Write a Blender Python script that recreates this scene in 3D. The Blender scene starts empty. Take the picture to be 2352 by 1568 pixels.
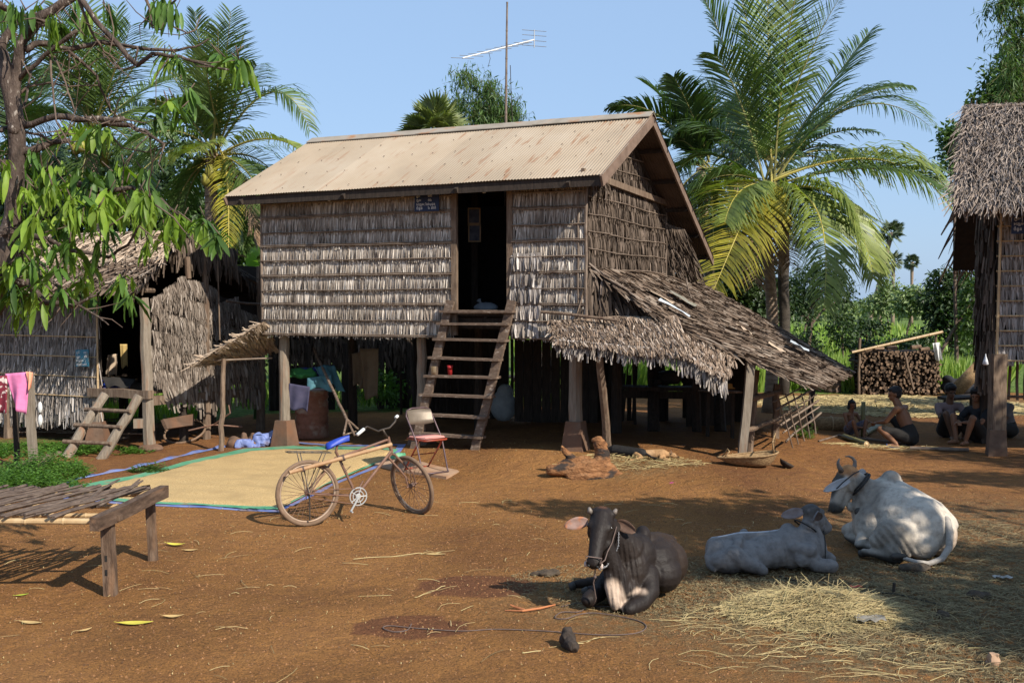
import bpy, bmesh, math, random
import numpy as np
from mathutils import Vector, Matrix, noise
V=Vector; R=math.radians; PI=math.pi
rnd=random.Random(7); nr=np.random.RandomState(11)
C=bpy.context.scene.collection
SC=bpy.context.scene
# ---------------- camera
F=2480.0; HORIZ=690.0; CAMZ=2.3
PITCH=math.atan((784-HORIZ)/F)
cam=bpy.data.cameras.new("camera"); cam.lens=F/2352*36; cam.clip_end=3000; cam.clip_start=.1
co=bpy.data.objects.new("camera",cam); C.objects.link(co); co.location=(0,0,CAMZ); co.rotation_euler=(PI/2-PITCH,0,0); SC.camera=co
# ---------------- world, sun, exposure
SUN_H=(0.69,-0.72); SUN_EL=R(37.0)
w=bpy.data.worlds.new("World"); SC.world=w; w.use_nodes=True
nt=w.node_tree; bg=nt.nodes["Background"]; sky=nt.nodes.new("ShaderNodeTexSky"); sky.sky_type='NISHITA'; sky.sun_disc=False
sky.sun_elevation=SUN_EL; sky.sun_rotation=math.atan2(SUN_H[0],SUN_H[1]); sky.air_density=1.0; sky.dust_density=1.0; sky.ozone_density=3.0; sky.altitude=0
hz=nt.nodes.new('ShaderNodeMixRGB'); hz.inputs[0].default_value=.76; hz.inputs[2].default_value=(2.0,2.95,4.45,1) # humid air: the clear sky mixed with an even pale blue
nt.links.new(sky.outputs[0],hz.inputs[1]); nt.links.new(hz.outputs[0],bg.inputs[0]); bg.inputs[1].default_value=0.134
sl=bpy.data.lights.new("sun",'SUN'); sl.energy=5.0; sl.angle=R(.55); sl.color=(1,.93,.82)
so=bpy.data.objects.new("sun",sl); C.objects.link(so)
sd=V((SUN_H[0]*math.cos(SUN_EL),SUN_H[1]*math.cos(SUN_EL),math.sin(SUN_EL)))
so.rotation_euler=sd.to_track_quat('Z','Y').to_euler(); so.location=(8,-8,9)
SC.view_settings.view_transform='Standard'; SC.view_settings.look='None'; SC.view_settings.exposure=0.52; SC.view_settings.gamma=1
SC.render.engine='CYCLES'; SC.cycles.max_bounces=6; SC.cycles.diffuse_bounces=2; SC.cycles.transparent_max_bounces=6
# ---------------- pixel -> world helpers (used to read positions off the photo)
def ray(px,py):
    u=(px-1176)/F; v=(784-py)/F; c,s=math.cos(PITCH),math.sin(PITCH)
    return V((u,c+s*v,-s+c*v))
def D(px,py,Y):
    r=ray(px,py); return V((0,0,CAMZ))+r*(Y/r.y)
def G(px,py,z=0.0):
    r=ray(px,py); return V((0,0,CAMZ))+r*((z-CAMZ)/r.z)
A0=V((-3.91,17.0,0)); DX=V((.913,-.408,0)); DG=V((.408,.913,0))
def ss(a,b,x):
    t=np.clip((x-a)/(b-a),0,1); return t*t*(3-2*t)
def gz(x,y):
    x=np.asarray(x,float); y=np.asarray(y,float)
    a=(x-A0.x)*DX.x+(y-A0.y)*DX.y; b=(x-A0.x)*DG.x+(y-A0.y)*DG.y
    h=.2*ss(-.5,4.3,a)*(1-ss(6.0,9.5,a))*ss(-1.7,-.1,b)*(1-ss(5,9,b))
    n=.012*np.sin(x*2.1+np.sin(y*1.3))*np.cos(y*1.7+.5)+.02*np.sin(x*.6+1)*np.sin(y*.45)
    return h+n*ss(3,6,y)*(1-ss(60,90,y))-.35*ss(28,33,y)*(1-ss(200,400,y))
def gp(x,y): return V((x,y,float(gz(x,y))))
def GG(px,py,dz=0.0):
    z=0
    for _ in range(8):
        p=G(px,py,z); z=float(gz(p.x,p.y))+dz
    return G(px,py,z)
# ---------------- objects
def emp(name,loc=(0,0,0),rz=0):
    o=bpy.data.objects.new(name,None); C.objects.link(o); o.location=loc; o.rotation_euler=(0,0,rz); o.empty_display_size=.1; return o
def tag(o,label=None,cat=None,group=None,kind=None):
    if label:o['label']=label
    if cat:o['category']=cat
    if group:o['group']=group
    if kind:o['kind']=kind
    return o
def thing(name,label,cat,loc=(0,0,0),rz=0,group=None): return tag(emp(name,loc,rz),label,cat,group)
def rootloc(p):
    v=V((0,0,0))
    while p: v=v+p.location; p=p.parent
    return v
def kids(o): return [c for c in bpy.data.objects if c.parent==o]
def dup(root,loc,rz=0,label=None,scale=None):
    r=root.copy(); C.objects.link(r); r.location=loc; r.rotation_euler=(0,0,rz)
    if scale: r.scale=(scale,)*3
    if label:r['label']=label
    for ch in kids(root):
        c=ch.copy(); C.objects.link(c); c.parent=r
        for g in kids(ch):
            d=g.copy(); C.objects.link(d); d.parent=c
    return r
class MB:
    def __init__(s): s.v=[];s.f=[];s.n=0;s.m=[]
    def add(s,v,f,mi=0):
        v=np.asarray(v,float).reshape(-1,3); s.v.append(v)
        for q in f: s.f.append([i+s.n for i in q]); s.m.append(mi)
        s.n+=len(v)
    def addq(s,v,f,mi=0): # numpy quads/tris array
        v=np.asarray(v,float).reshape(-1,3); f=np.asarray(f)+s.n
        s.v.append(v); s.f.extend(f.tolist()); s.m.extend([mi]*len(f)); s.n+=len(v)
    def box(s,c,sz,rot=None,mi=0,taper=1.0):
        x,y,z=[k/2 for k in sz]
        vs=[(-x,-y,-z),(x,-y,-z),(x,y,-z),(-x,y,-z),(-x*taper,-y*taper,z),(x*taper,-y*taper,z),(x*taper,y*taper,z),(-x*taper,y*taper,z)]
        M=rot if rot is not None else Matrix.Identity(3)
        c=V(c); vs=[M@V(q)+c for q in vs]
        s.add([tuple(q) for q in vs],[(0,3,2,1),(4,5,6,7),(0,1,5,4),(1,2,6,5),(2,3,7,6),(3,0,4,7)],mi)
    def beam(s,a,b,w,h=None,mi=0,up=(0,0,1),seg=1,wob=0,tw=1.0):
        a=V(a);b=V(b);h=h or w; t=(b-a).normalized(); u=V(up)
        if abs(t.dot(u))>.95:u=V((0,1,0))
        sd_=t.cross(u).normalized(); up_=sd_.cross(t).normalized(); vs=[]
        for i in range(seg+1):
            k=i/seg; p=a.lerp(b,k)
            if wob and 0<i<seg: p=p+sd_*rnd.uniform(-wob,wob)+up_*rnd.uniform(-wob,wob)
            kk=1+(tw-1)*k
            for (x,y) in((-1,-1),(1,-1),(1,1),(-1,1)): vs.append(tuple(p+sd_*x*w/2*kk+up_*y*h/2*kk))
        f=[(0,1,2,3),(seg*4+3,seg*4+2,seg*4+1,seg*4)]
        for i in range(seg):
            for j in range(4): f.append((i*4+j,i*4+4+j,i*4+4+(j+1)%4,i*4+(j+1)%4))
        s.add(vs,f,mi)
    def tube(s,pts,r,n=8,mi=0,cap=True,flat=1.0,ref=None):
        pts=[V(p) for p in pts]; m=len(pts)
        rs=r if hasattr(r,'__len__') else [r]*m
        vs=[]; prev=None
        for i,p in enumerate(pts):
            t=(pts[min(i+1,m-1)]-pts[max(i-1,0)])
            t=t.normalized() if t.length>1e-9 else V((0,0,1))
            if prev is None:
                u=V(ref) if ref else (V((0,0,1)) if abs(t.z)<.9 else V((1,0,0)))
            else: u=prev
            sd_=t.cross(u)
            if sd_.length<1e-6: sd_=t.cross(V((.3,1,.2)))
            sd_.normalize(); u=sd_.cross(t).normalized(); prev=u
            for j in range(n):
                an=2*PI*j/n; vs.append(tuple(p+sd_*math.cos(an)*rs[i]+u*math.sin(an)*rs[i]*flat))
        f=[]
        for i in range(m-1):
            for j in range(n): f.append((i*n+j,i*n+(j+1)%n,(i+1)*n+(j+1)%n,(i+1)*n+j))
        if cap: f.append(tuple(range(n-1,-1,-1))); f.append(tuple((m-1)*n+j for j in range(n)))
        s.add(vs,f,mi)
    def lathe(s,c,prof,n=16,mi=0,ax=None,wob=0):
        c=V(c); M=ax if ax is not None else Matrix.Identity(3); vs=[]
        for (r,z) in prof:
            for j in range(n):
                an=2*PI*j/n; rr=r*(1+wob*math.sin(3*an+z*9)); vs.append(tuple(M@V((math.cos(an)*rr,math.sin(an)*rr,z))+c))
        f=[(i*n+j,i*n+(j+1)%n,(i+1)*n+(j+1)%n,(i+1)*n+j) for i in range(len(prof)-1) for j in range(n)]
        s.add(vs,f,mi)
    def ball(s,c,r,n=10,mi=0,sc=(1,1,1),rot=None):
        vs=[];M=rot if rot is not None else Matrix.Identity(3);c=V(c)
        for i in range(n//2+1):
            th=PI*i/(n//2)
            for j in range(n):
                an=2*PI*j/n; vs.append(tuple(M@V((math.sin(th)*math.cos(an)*r*sc[0],math.sin(th)*math.sin(an)*r*sc[1],math.cos(th)*r*sc[2]))+c))
        s.add(vs,[(i*n+j,(i+1)*n+j,(i+1)*n+(j+1)%n,i*n+(j+1)%n) for i in range(n//2) for j in range(n)],mi)
    def torus(s,c,R_,r,ax,n=40,m=8,mi=0,rot0=0):
        c=V(c); e1,e2=ax; pts=[]; e1=V(e1).normalized(); e2=V(e2).normalized(); e3=e1.cross(e2).normalized(); vs=[]
        for i in range(n):
            a=2*PI*i/n; d=e1*math.cos(a)+e2*math.sin(a)
            for j in range(m):
                b=2*PI*j/m; vs.append(tuple(c+d*(R_+r*math.cos(b))+e3*r*math.sin(b)))
        s.add(vs,[(i*m+j,((i+1)%n)*m+j,((i+1)%n)*m+(j+1)%m,i*m+(j+1)%m) for i in range(n) for j in range(m)],mi)
    def mesh(s,name,loc=(0,0,0),smooth=False):
        me=bpy.data.meshes.new(name); v=np.concatenate(s.v)-np.array(loc) if s.v else np.zeros((0,3))
        me.from_pydata(v.tolist(),[],s.f)
        if smooth: me.polygons.foreach_set('use_smooth',[True]*len(me.polygons))
        if any(s.m): me.polygons.foreach_set('material_index',s.m)
        me.update(); return me
    def build(s,name,mats,parent=None,smooth=False,loc=None):
        if loc is None: loc=rootloc(parent)
        me=s.mesh(name,loc,smooth)
        for m in (mats if isinstance(mats,(list,tuple)) else [mats]): me.materials.append(m)
        o=bpy.data.objects.new(name,me); C.objects.link(o)
        if parent: o.parent=parent
        else: o.location=loc
        return o
def one(name,mb,mats,loc,label,cat,group=None,smooth=False,kind=None):
    o=mb.build(name,mats,None,smooth,V(loc)); return tag(o,label,cat,group,kind)
# ---------------- materials
def _n(nt,t,**k):
    n=nt.nodes.new(t)
    for a,b in k.items(): setattr(n,a,b)
    return n
def pm(name,cols,scale=6,stretch=(1,1,1),rough=.85,bump=.2,bscale=None,island=0,detail=5,spec=.3,metal=0,vcol=False,trans=0,isl_cols=None,bdist=.01,dist=0,posmix=None,grime=None):
    """cols: list of colours spread over a noise; island: per-piece brightness spread"""
    if not vcol: cols=[tuple(x*.87 for x in c) for c in cols]; isl_cols=[tuple(x*.87 for x in c) for c in isl_cols] if isl_cols else isl_cols
    m=bpy.data.materials.new(name); m.use_nodes=True; nt=m.node_tree; L=nt.links
    b=nt.nodes['Principled BSDF']; b.inputs['Roughness'].default_value=rough; b.inputs['Specular IOR Level'].default_value=spec; b.inputs['Metallic'].default_value=metal
    tc=_n(nt,'ShaderNodeTexCoord'); mp=_n(nt,'ShaderNodeMapping'); mp.inputs['Scale'].default_value=stretch; L.new(tc.outputs['Object'],mp.inputs[0])
    nz=_n(nt,'ShaderNodeTexNoise'); nz.inputs['Scale'].default_value=scale; nz.inputs['Detail'].default_value=detail; nz.inputs['Roughness'].default_value=.6; nz.inputs['Distortion'].default_value=dist
    L.new(mp.outputs[0],nz.inputs['Vector'])
    cr=_n(nt,'ShaderNodeValToRGB'); e=cr.color_ramp.elements
    k=len(cols)
    for i in range(k-2): e.new(.5)
    for i,c in enumerate(cols): e[i].position=.3+.4*i/max(1,k-1); e[i].color=(*c,1)
    L.new(nz.outputs[0],cr.inputs[0]); out=cr.outputs[0]
    if isl_cols or island:
        ge=_n(nt,'ShaderNodeNewGeometry')
        if isl_cols:
            c2=_n(nt,'ShaderNodeValToRGB'); e=c2.color_ramp.elements
            for i in range(len(isl_cols)-2): e.new(.5)
            for i,c in enumerate(isl_cols): e[i].position=i/(len(isl_cols)-1); e[i].color=(*c,1)
            L.new(ge.outputs['Random Per Island'],c2.inputs[0])
            mx=_n(nt,'ShaderNodeMixRGB',blend_type='MIX'); mx.inputs[0].default_value=.6; L.new(out,mx.inputs[1]); L.new(c2.outputs[0],mx.inputs[2]); out=mx.outputs[0]
        if island:
            mr=_n(nt,'ShaderNodeMapRange'); mr.inputs[3].default_value=1-island; mr.inputs[4].default_value=1+island; L.new(ge.outputs['Random Per Island'],mr.inputs[0])
            mx=_n(nt,'ShaderNodeVectorMath',operation='SCALE'); L.new(out,mx.inputs[0]); L.new(mr.outputs[0],mx.inputs[3]); out=mx.outputs[0]
    if vcol:
        at=_n(nt,'ShaderNodeAttribute',attribute_name='Col'); mx=_n(nt,'ShaderNodeMixRGB',blend_type='MULTIPLY'); mx.inputs[0].default_value=1
        L.new(at.outputs[0],mx.inputs[1]); L.new(out,mx.inputs[2]); out=mx.outputs[0]
    if grime: # (colour, scale, low, high): blotches of another colour with their own shape
        g=_n(nt,'ShaderNodeTexNoise'); g.inputs['Scale'].default_value=grime[1]; g.inputs['Detail'].default_value=6; L.new(mp.outputs[0],g.inputs['Vector'])
        gr=_n(nt,'ShaderNodeMapRange'); gr.inputs[1].default_value=grime[2]; gr.inputs[2].default_value=grime[3]; L.new(g.outputs[0],gr.inputs[0])
        mx=_n(nt,'ShaderNodeMixRGB'); L.new(gr.outputs[0],mx.inputs[0]); L.new(out,mx.inputs[1]); mx.inputs[2].default_value=(*grime[0],1); out=mx.outputs[0]
    L.new(out,b.inputs['Base Color'])
    if bump:
        n2=_n(nt,'ShaderNodeTexNoise'); n2.inputs['Scale'].default_value=bscale or scale*4; n2.inputs['Detail'].default_value=6; L.new(mp.outputs[0],n2.inputs['Vector'])
        bp=_n(nt,'ShaderNodeBump'); bp.inputs['Strength'].default_value=bump; bp.inputs['Distance'].default_value=bdist; L.new(n2.outputs[0],bp.inputs['Height']); L.new(bp.outputs[0],b.inputs['Normal'])
    if trans:
        t=_n(nt,'ShaderNodeBsdfTranslucent'); mc=_n(nt,'ShaderNodeMixRGB',blend_type='MULTIPLY'); mc.inputs[0].default_value=1; mc.inputs[2].default_value=(1.3,1.5,.5,1); L.new(out,mc.inputs[1]); L.new(mc.outputs[0],t.inputs[0])
        ms=_n(nt,'ShaderNodeMixShader'); ms.inputs[0].default_value=trans; L.new(b.outputs[0],ms.inputs[1]); L.new(t.outputs[0],ms.inputs[2]); L.new(ms.outputs[0],nt.nodes['Material Output'].inputs[0])
    return m
M={}
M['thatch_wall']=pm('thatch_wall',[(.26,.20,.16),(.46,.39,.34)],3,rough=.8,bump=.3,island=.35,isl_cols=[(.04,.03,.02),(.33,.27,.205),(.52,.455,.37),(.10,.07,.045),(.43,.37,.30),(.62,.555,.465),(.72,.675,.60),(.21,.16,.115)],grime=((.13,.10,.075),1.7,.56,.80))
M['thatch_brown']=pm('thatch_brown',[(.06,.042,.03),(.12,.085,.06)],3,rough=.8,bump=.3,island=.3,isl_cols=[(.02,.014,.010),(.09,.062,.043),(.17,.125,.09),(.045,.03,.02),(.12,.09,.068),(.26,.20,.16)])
M['thatch_roof']=pm('thatch_roof',[(.10,.068,.048),(.17,.12,.09)],3,rough=.85,bump=.3,island=.35,isl_cols=[(.035,.022,.014),(.14,.092,.058),(.21,.148,.10),(.08,.05,.03),(.17,.118,.078),(.34,.28,.22),(.11,.07,.042)])
M['thatch_grey']=pm('thatch_grey',[(.28,.24,.21),(.36,.32,.28)],3,rough=.8,bump=.3,island=.35,isl_cols=[(.10,.075,.06),(.30,.25,.21),(.45,.40,.36),(.17,.13,.10),(.38,.34,.31),(.55,.51,.48)])
M['thatch_tan']=pm('thatch_tan',[(.33,.24,.17),(.45,.35,.26)],3,rough=.9,bump=.3,island=.3,isl_cols=[(.17,.12,.08),(.38,.28,.20),(.50,.40,.30),(.27,.19,.13)])
M['thatch_grass']=pm('thatch_grass',[(.20,.15,.12),(.33,.27,.23)],3,rough=.9,bump=.3,island=.3,isl_cols=[(.12,.085,.065),(.28,.225,.185),(.40,.34,.30),(.20,.155,.125),(.35,.28,.22)])
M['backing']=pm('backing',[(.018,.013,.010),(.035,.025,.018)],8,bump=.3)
M['wood']=pm('wood',[(.09,.058,.038),(.18,.125,.085),(.25,.18,.125)],5,(6,6,1),bump=.5,grime=((.10,.06,.04),2,.5,.75))
M['wood_grey']=pm('wood_grey',[(.17,.135,.10),(.29,.24,.185)],5,(7,7,.8),bump=.5,grime=((.22,.11,.06),1.6,.52,.75))
M['wood_dark']=pm('wood_dark',[(.022,.016,.012),(.06,.043,.032)],5,(6,6,1),bump=.5)
M['wood_step']=pm('wood_step',[(.10,.065,.045),(.20,.14,.10)],5,(1,6,6),bump=.5,grime=((.33,.27,.22),5,.6,.72))
M['bed_wood']=pm('bed_wood',[(.055,.032,.02),(.12,.075,.048),(.19,.13,.09)],6,(5,5,1),bump=.6,grime=((.30,.16,.08),2,.55,.8))
M['bed_beam']=pm('bed_beam',[(.045,.027,.018),(.10,.062,.04),(.17,.11,.075)],6,(5,1,5),bump=.6,grime=((.24,.13,.07),2,.58,.8))
M['bed_slat']=pm('bed_slat',[(.065,.043,.032),(.15,.11,.085)],14,bump=.5,island=.4)
M['thatch_skirt']=pm('thatch_skirt',[(.20,.13,.085),(.30,.21,.145)],3,rough=.85,bump=.3,island=.35,isl_cols=[(.10,.06,.04),(.27,.185,.125),(.40,.31,.23),(.17,.11,.07),(.33,.25,.19),(.50,.44,.37)])
M['bamboo']=pm('bamboo',[(.42,.27,.13),(.58,.42,.23)],5,(3,3,1),rough=.5,bump=.15,spec=.5,island=.15)
M['bamboo_old']=pm('bamboo_old',[(.10,.065,.045),(.24,.185,.14)],6,rough=.6,bump=.3,island=.2)
M['bamboo_green']=pm('bamboo_green',[(.10,.11,.04),(.20,.17,.07)],6,rough=.5,bump=.2)
M['concrete']=pm('concrete',[(.10,.06,.04),(.19,.12,.08)],5,bump=.5,grime=((.16,.08,.045),3,.45,.7))
M['metal_dark']=pm('metal_dark',[(.05,.04,.035),(.10,.08,.06)],8,rough=.5,metal=.5,bump=.1)
M['white']=pm('white',[(.6,.6,.58),(.75,.75,.72)],8,rough=.5,bump=.1)
M['black']=pm('black',[(.012,.012,.012),(.03,.028,.025)],8,rough=.6,bump=.2)
M['rope']=pm('rope',[(.10,.07,.06),(.17,.12,.10)],20,bump=.4)
# ground
def ground_mat():
    m=bpy.data.materials.new('red_dirt'); m.use_nodes=True; nt=m.node_tree; L=nt.links; b=nt.nodes['Principled BSDF']; b.inputs['Roughness'].default_value=.95; b.inputs['Specular IOR Level'].default_value=.1
    tc=_n(nt,'ShaderNodeTexCoord')
    def noi(s,d=6,r=.6,dist=0):
        n=_n(nt,'ShaderNodeTexNoise'); n.inputs['Scale'].default_value=s; n.inputs['Detail'].default_value=d; n.inputs['Roughness'].default_value=r; n.inputs['Distortion'].default_value=dist; L.new(tc.outputs['Object'],n.inputs['Vector']); return n.outputs[0]
    def ramp(src,stops):
        c=_n(nt,'ShaderNodeValToRGB'); e=c.color_ramp.elements
        for _ in range(len(stops)-2): e.new(.5)
        for i,(p,col) in enumerate(stops): e[i].position=p; e[i].color=(*col,1)
        L.new(src,c.inputs[0]); return c.outputs[0]
    def mix(f,a,bb,mode='MIX'):
        x=_n(nt,'ShaderNodeMixRGB',blend_type=mode)
        for i,s in ((0,f),(1,a),(2,bb)):
            if hasattr(s,'default_value'): L.new(s,x.inputs[i])
            elif i==0: x.inputs[0].default_value=s
            else: x.inputs[i].default_value=(*s,1)
        return x.outputs[0]
    def mr(src,a,bb,c=0,d=1):
        x=_n(nt,'ShaderNodeMapRange',clamp=True); x.inputs[1].default_value=a; x.inputs[2].default_value=bb; x.inputs[3].default_value=c; x.inputs[4].default_value=d; L.new(src,x.inputs[0]); return x.outputs[0]
    def mul(a,bb,op='MULTIPLY'):
        x=_n(nt,'ShaderNodeMath',operation=op); 
        for i,s in ((0,a),(1,bb)):
            if hasattr(s,'default_value'): L.new(s,x.inputs[i])
            else: x.inputs[i].default_value=s
        return x.outputs[0]
    big=noi(.55,4,.55,.5); fine=noi(62,6,.8); mid=noi(5,5,.6)
    base=ramp(big,[(.28,(.165,.078,.031)),(.42,(.215,.108,.040)),(.55,(.265,.132,.048)),(.7,(.30,.155,.060))])
    fin=ramp(fine,[(.36,(.28,.24,.22)),(.48,(.95,.92,.88)),(.62,(1.7,1.55,1.3))])
    col=mix(.85,base,fin,'MULTIPLY')
    col=mix(mul(mr(mid,.42,.72),.45),col,(.15,.068,.036))
    # crumbs of husk: small pale specks
    vo=_n(nt,'ShaderNodeTexVoronoi'); vo.inputs['Scale'].default_value=26; vo.inputs['Randomness'].default_value=1; L.new(tc.outputs['Object'],vo.inputs['Vector'])
    sp=mr(vo.outputs['Distance'],.10,.05); cmask=_n(nt,'ShaderNodeSeparateColor'); L.new(vo.outputs['Color'],cmask.inputs[0]); sel=mr(cmask.outputs[0],.935,.95)
    col=mix(mul(sp,sel),col,(.58,.52,.44))
    vo2=_n(nt,'ShaderNodeTexVoronoi'); vo2.inputs['Scale'].default_value=70; L.new(tc.outputs['Object'],vo2.inputs['Vector'])
    cm2=_n(nt,'ShaderNodeSeparateColor'); L.new(vo2.outputs['Color'],cm2.inputs[0])
    col=mix(mul(mr(vo2.outputs['Distance'],.38,.15),mr(cm2.outputs[1],.5,.9)),col,(.36,.19,.075))
    at=_n(nt,'ShaderNodeAttribute',attribute_name='Zone'); sx=_n(nt,'ShaderNodeSeparateColor'); L.new(at.outputs['Color'],sx.inputs[0])
    # R: trodden straw, G: green, B: damp / packed earth
    strawm=mul(sx.outputs[0],mr(noi(9,6,.7),.38,.55)); strawc=ramp(noi(60,4,.7),[(.35,(.05,.035,.02)),(.5,(.15,.11,.055)),(.65,(.34,.26,.14))])
    col=mix(strawm,col,strawc)
    grass=ramp(noi(7,6,.7),[(.35,(.05,.075,.018)),(.5,(.10,.16,.035)),(.68,(.22,.26,.08))])
    gm=mr(mul(sx.outputs[1],mul(noi(2.2,5,.6),.7),'ADD'),.62,.80); col=mix(gm,col,grass)
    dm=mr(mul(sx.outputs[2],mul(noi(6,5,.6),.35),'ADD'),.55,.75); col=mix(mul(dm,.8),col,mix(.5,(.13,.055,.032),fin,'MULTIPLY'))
    L.new(col,b.inputs['Base Color'])
    bp=_n(nt,'ShaderNodeBump'); bp.inputs['Strength'].default_value=1.0; bp.inputs['Distance'].default_value=.03
    h=mul(mul(fine,.8),mul(noi(8,4,.6,.6),2.2),'ADD'); L.new(h,bp.inputs['Height']); L.new(bp.outputs[0],b.inputs['Normal'])
    return m
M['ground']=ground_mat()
def build_ground():
    xs=np.concatenate([[-900,-400,-200,-110,-70,-45,-30,-22,-17],np.arange(-14,15.01,.16),[17,21,28,38,55,80,120,200,400,900]])
    ys=np.concatenate([[-60,-20,-8,-3,0,1.5],np.arange(2.5,30.01,.16),[33,37,43,50,60,75,100,150,250,450,900,1500]])
    X,Y=np.meshgrid(xs,ys,indexing='ij'); Z=gz(X,Y)
    rr=np.random.RandomState(3)
    k=((X>-13)&(X<14)&(Y>3)&(Y<27)); Z=Z+rr.uniform(-.004,.004,Z.shape)*k
    nx,ny=len(xs),len(ys); v=np.stack([X,Y,Z],-1).reshape(-1,3)
    i,j=np.meshgrid(np.arange(nx-1),np.arange(ny-1),indexing='ij'); a=(i*ny+j).ravel()
    f=np.stack([a,a+ny,a+ny+1,a+1],1)
    me=bpy.data.meshes.new('ground'); me.from_pydata(v.tolist(),[],f.tolist()); me.polygons.foreach_set('use_smooth',[True]*len(me.polygons))
    x,y=v[:,0],v[:,1]
    def blob(px,py,rx,ry,soft=.5):
        g=G(px,py); d=np.sqrt(((x-g.x)/rx)**2+((y-g.y)/ry)**2); return 1-ss(1-soft,1+soft,d)
    straw=np.maximum.reduce([blob(1760,1380,1.7,1.1),blob(2150,1420,1.9,1.8),blob(2330,1250,1.6,2.2),blob(2250,1500,1.6,1.0)*.9,blob(2050,925,3.4,2.3),blob(1440,1095,.7,.5)*.6,blob(1580,1330,.8,.7)*.8])
    wob=np.sin(x*1.3)*.5+np.sin(x*.5+y*.3)*.6
    lin=np.interp(x,[-7,-5,-1,1],[19.6,22.4,22.8,27.2])+.3*wob
    green=ss(-1.2,1.2,y-lin-wob*.4)
    green=np.maximum(green,blob(20,1080,1.2,1.0,.5)*.45)
    green=np.maximum(green,blob(40,1020,1.6,1.0,.5)*.42)
    wob=np.sin(x*1.3)*.5+np.sin(x*.5+y*.3)*.6
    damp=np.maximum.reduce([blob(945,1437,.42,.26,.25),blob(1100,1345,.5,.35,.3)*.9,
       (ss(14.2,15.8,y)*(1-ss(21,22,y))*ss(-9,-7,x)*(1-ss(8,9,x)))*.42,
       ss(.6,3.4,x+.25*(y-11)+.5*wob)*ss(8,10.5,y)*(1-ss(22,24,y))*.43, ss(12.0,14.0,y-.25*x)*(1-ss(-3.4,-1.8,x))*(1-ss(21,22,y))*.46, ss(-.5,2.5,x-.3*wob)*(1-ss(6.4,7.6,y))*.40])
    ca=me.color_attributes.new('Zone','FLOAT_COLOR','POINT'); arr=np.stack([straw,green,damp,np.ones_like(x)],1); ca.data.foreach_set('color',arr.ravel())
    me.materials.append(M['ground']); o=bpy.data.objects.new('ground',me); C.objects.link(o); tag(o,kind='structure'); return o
build_ground()
# ---------------- thatch
def bil(c,a,b):
    TL,TR,BR,BL=[np.array(q) for q in c]; a=a[:,None];b=b[:,None]
    return (TL*(1-a)+TR*a)*(1-b)+(BL*(1-a)+BR*a)*b
def thatch(mb,c,rows,n,w=.03,over=1.5,lift=.04,rag=.3,skew=.12,mask=None,mi=0,flip=1,curl=.0,base=.006,rowpos=None,amin=0,amax=1,wander=0):
    c=[np.array(q,float) for q in c]
    for r in range(rows):
        b0=(r/rows) if rowpos is None else rowpos[r]
        b1=((r+1)/rows) if rowpos is None else rowpos[r+1]
        k=n; a=nr.uniform(amin,amax,k); b=np.full(k,b0)+nr.uniform(-.08,.08,k)*(b1-b0)
        if wander: b=b+wander*np.sin(a*9+r*1.7)*(b1-b0)
        if mask is not None:
            s=mask(a,b); a=a[s]; b=b[s]; k=len(a)
            if k==0: continue
        P=bil(c,a,b); dA=bil(c,np.minimum(a+.01,1.01),b)-bil(c,np.minimum(a+.01,1.01)-.01,b); dB=bil(c,a,b+.01)-P
        rowlen=np.linalg.norm(dB,axis=1)*100*(b1-b0)
        U=dA/np.linalg.norm(dA,axis=1)[:,None]; Vv=dB/np.linalg.norm(dB,axis=1)[:,None]; N=np.cross(U,Vv)*-flip; N/=np.linalg.norm(N,axis=1)[:,None]
        th=nr.normal(0,skew,k)[:,None]; W=U*np.cos(th)-Vv*np.sin(th); T=Vv*np.cos(th)+U*np.sin(th)
        ln=(rowlen*over*(1+nr.uniform(-rag,rag,k)))[:,None]; ww=(w*nr.uniform(.5,1.4,k)/2)[:,None]
        lf=(lift*nr.uniform(.25,1.3,k))[:,None]; tw=nr.uniform(-.5,.5,k)[:,None]*N*w
        p0=P+N*base; p1=p0+T*ln*.55+N*lf*.75; p2=p0+T*ln+N*lf*(1+curl)
        vs=np.stack([p0-W*ww,p0+W*ww,p1+W*ww+tw,p1-W*ww-tw,p2+W*ww*.45+tw,p2-W*ww*.45-tw],1).reshape(-1,3)
        i=np.arange(k)[:,None]*6; f=np.concatenate([i+np.array([[0,1,2,3]]),i+np.array([[3,2,4,5]])])
        mb.addq(vs,f,mi)
def slab(mb,c,t,mi=0,flip=1):
    c=[V(q) for q in c]; n=(c[1]-c[0]).cross(c[3]-c[0]).normalized()*t*flip
    vs=[tuple(q) for q in c]+[tuple(q+n) for q in c]
    mb.add(vs,[(0,1,2,3),(7,6,5,4),(0,4,5,1),(1,5,6,2),(2,6,7,3),(3,7,4,0)],mi)
def lerp(a,b,t): return V(a).lerp(V(b),t)
def wobline(a,b,k=8,amp=.015,sag=0):
    a=V(a);b=V(b); return [a.lerp(b,i/k)+V((rnd.uniform(-amp,amp),rnd.uniform(-amp,amp),rnd.uniform(-amp,amp)-sag*4*(i/k)*(1-i/k))) for i in range(k+1)]
def bamboo_pole(mb,a,b,r,r2=None,nodes=6,n=8,mi=0,bend=0):
    a=V(a);b=V(b);r2=r2 or r*.85; pts=[];rs=[]; t=(b-a).normalized(); L_=(b-a).length
    off=t.cross(V((.2,.3,1))).normalized()*bend
    for i in range(nodes):
        for (k,q) in ((0,1.0),(.06,.93),(.5,.94),(.92,.95),(.97,1.12)):
            s=(i+k)/nodes; pts.append(a.lerp(b,s)+off*4*s*(1-s)); rs.append((r+(r2-r)*s)*q)
    pts.append(b);rs.append(r2); mb.tube(pts,rs,n,mi)
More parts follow.
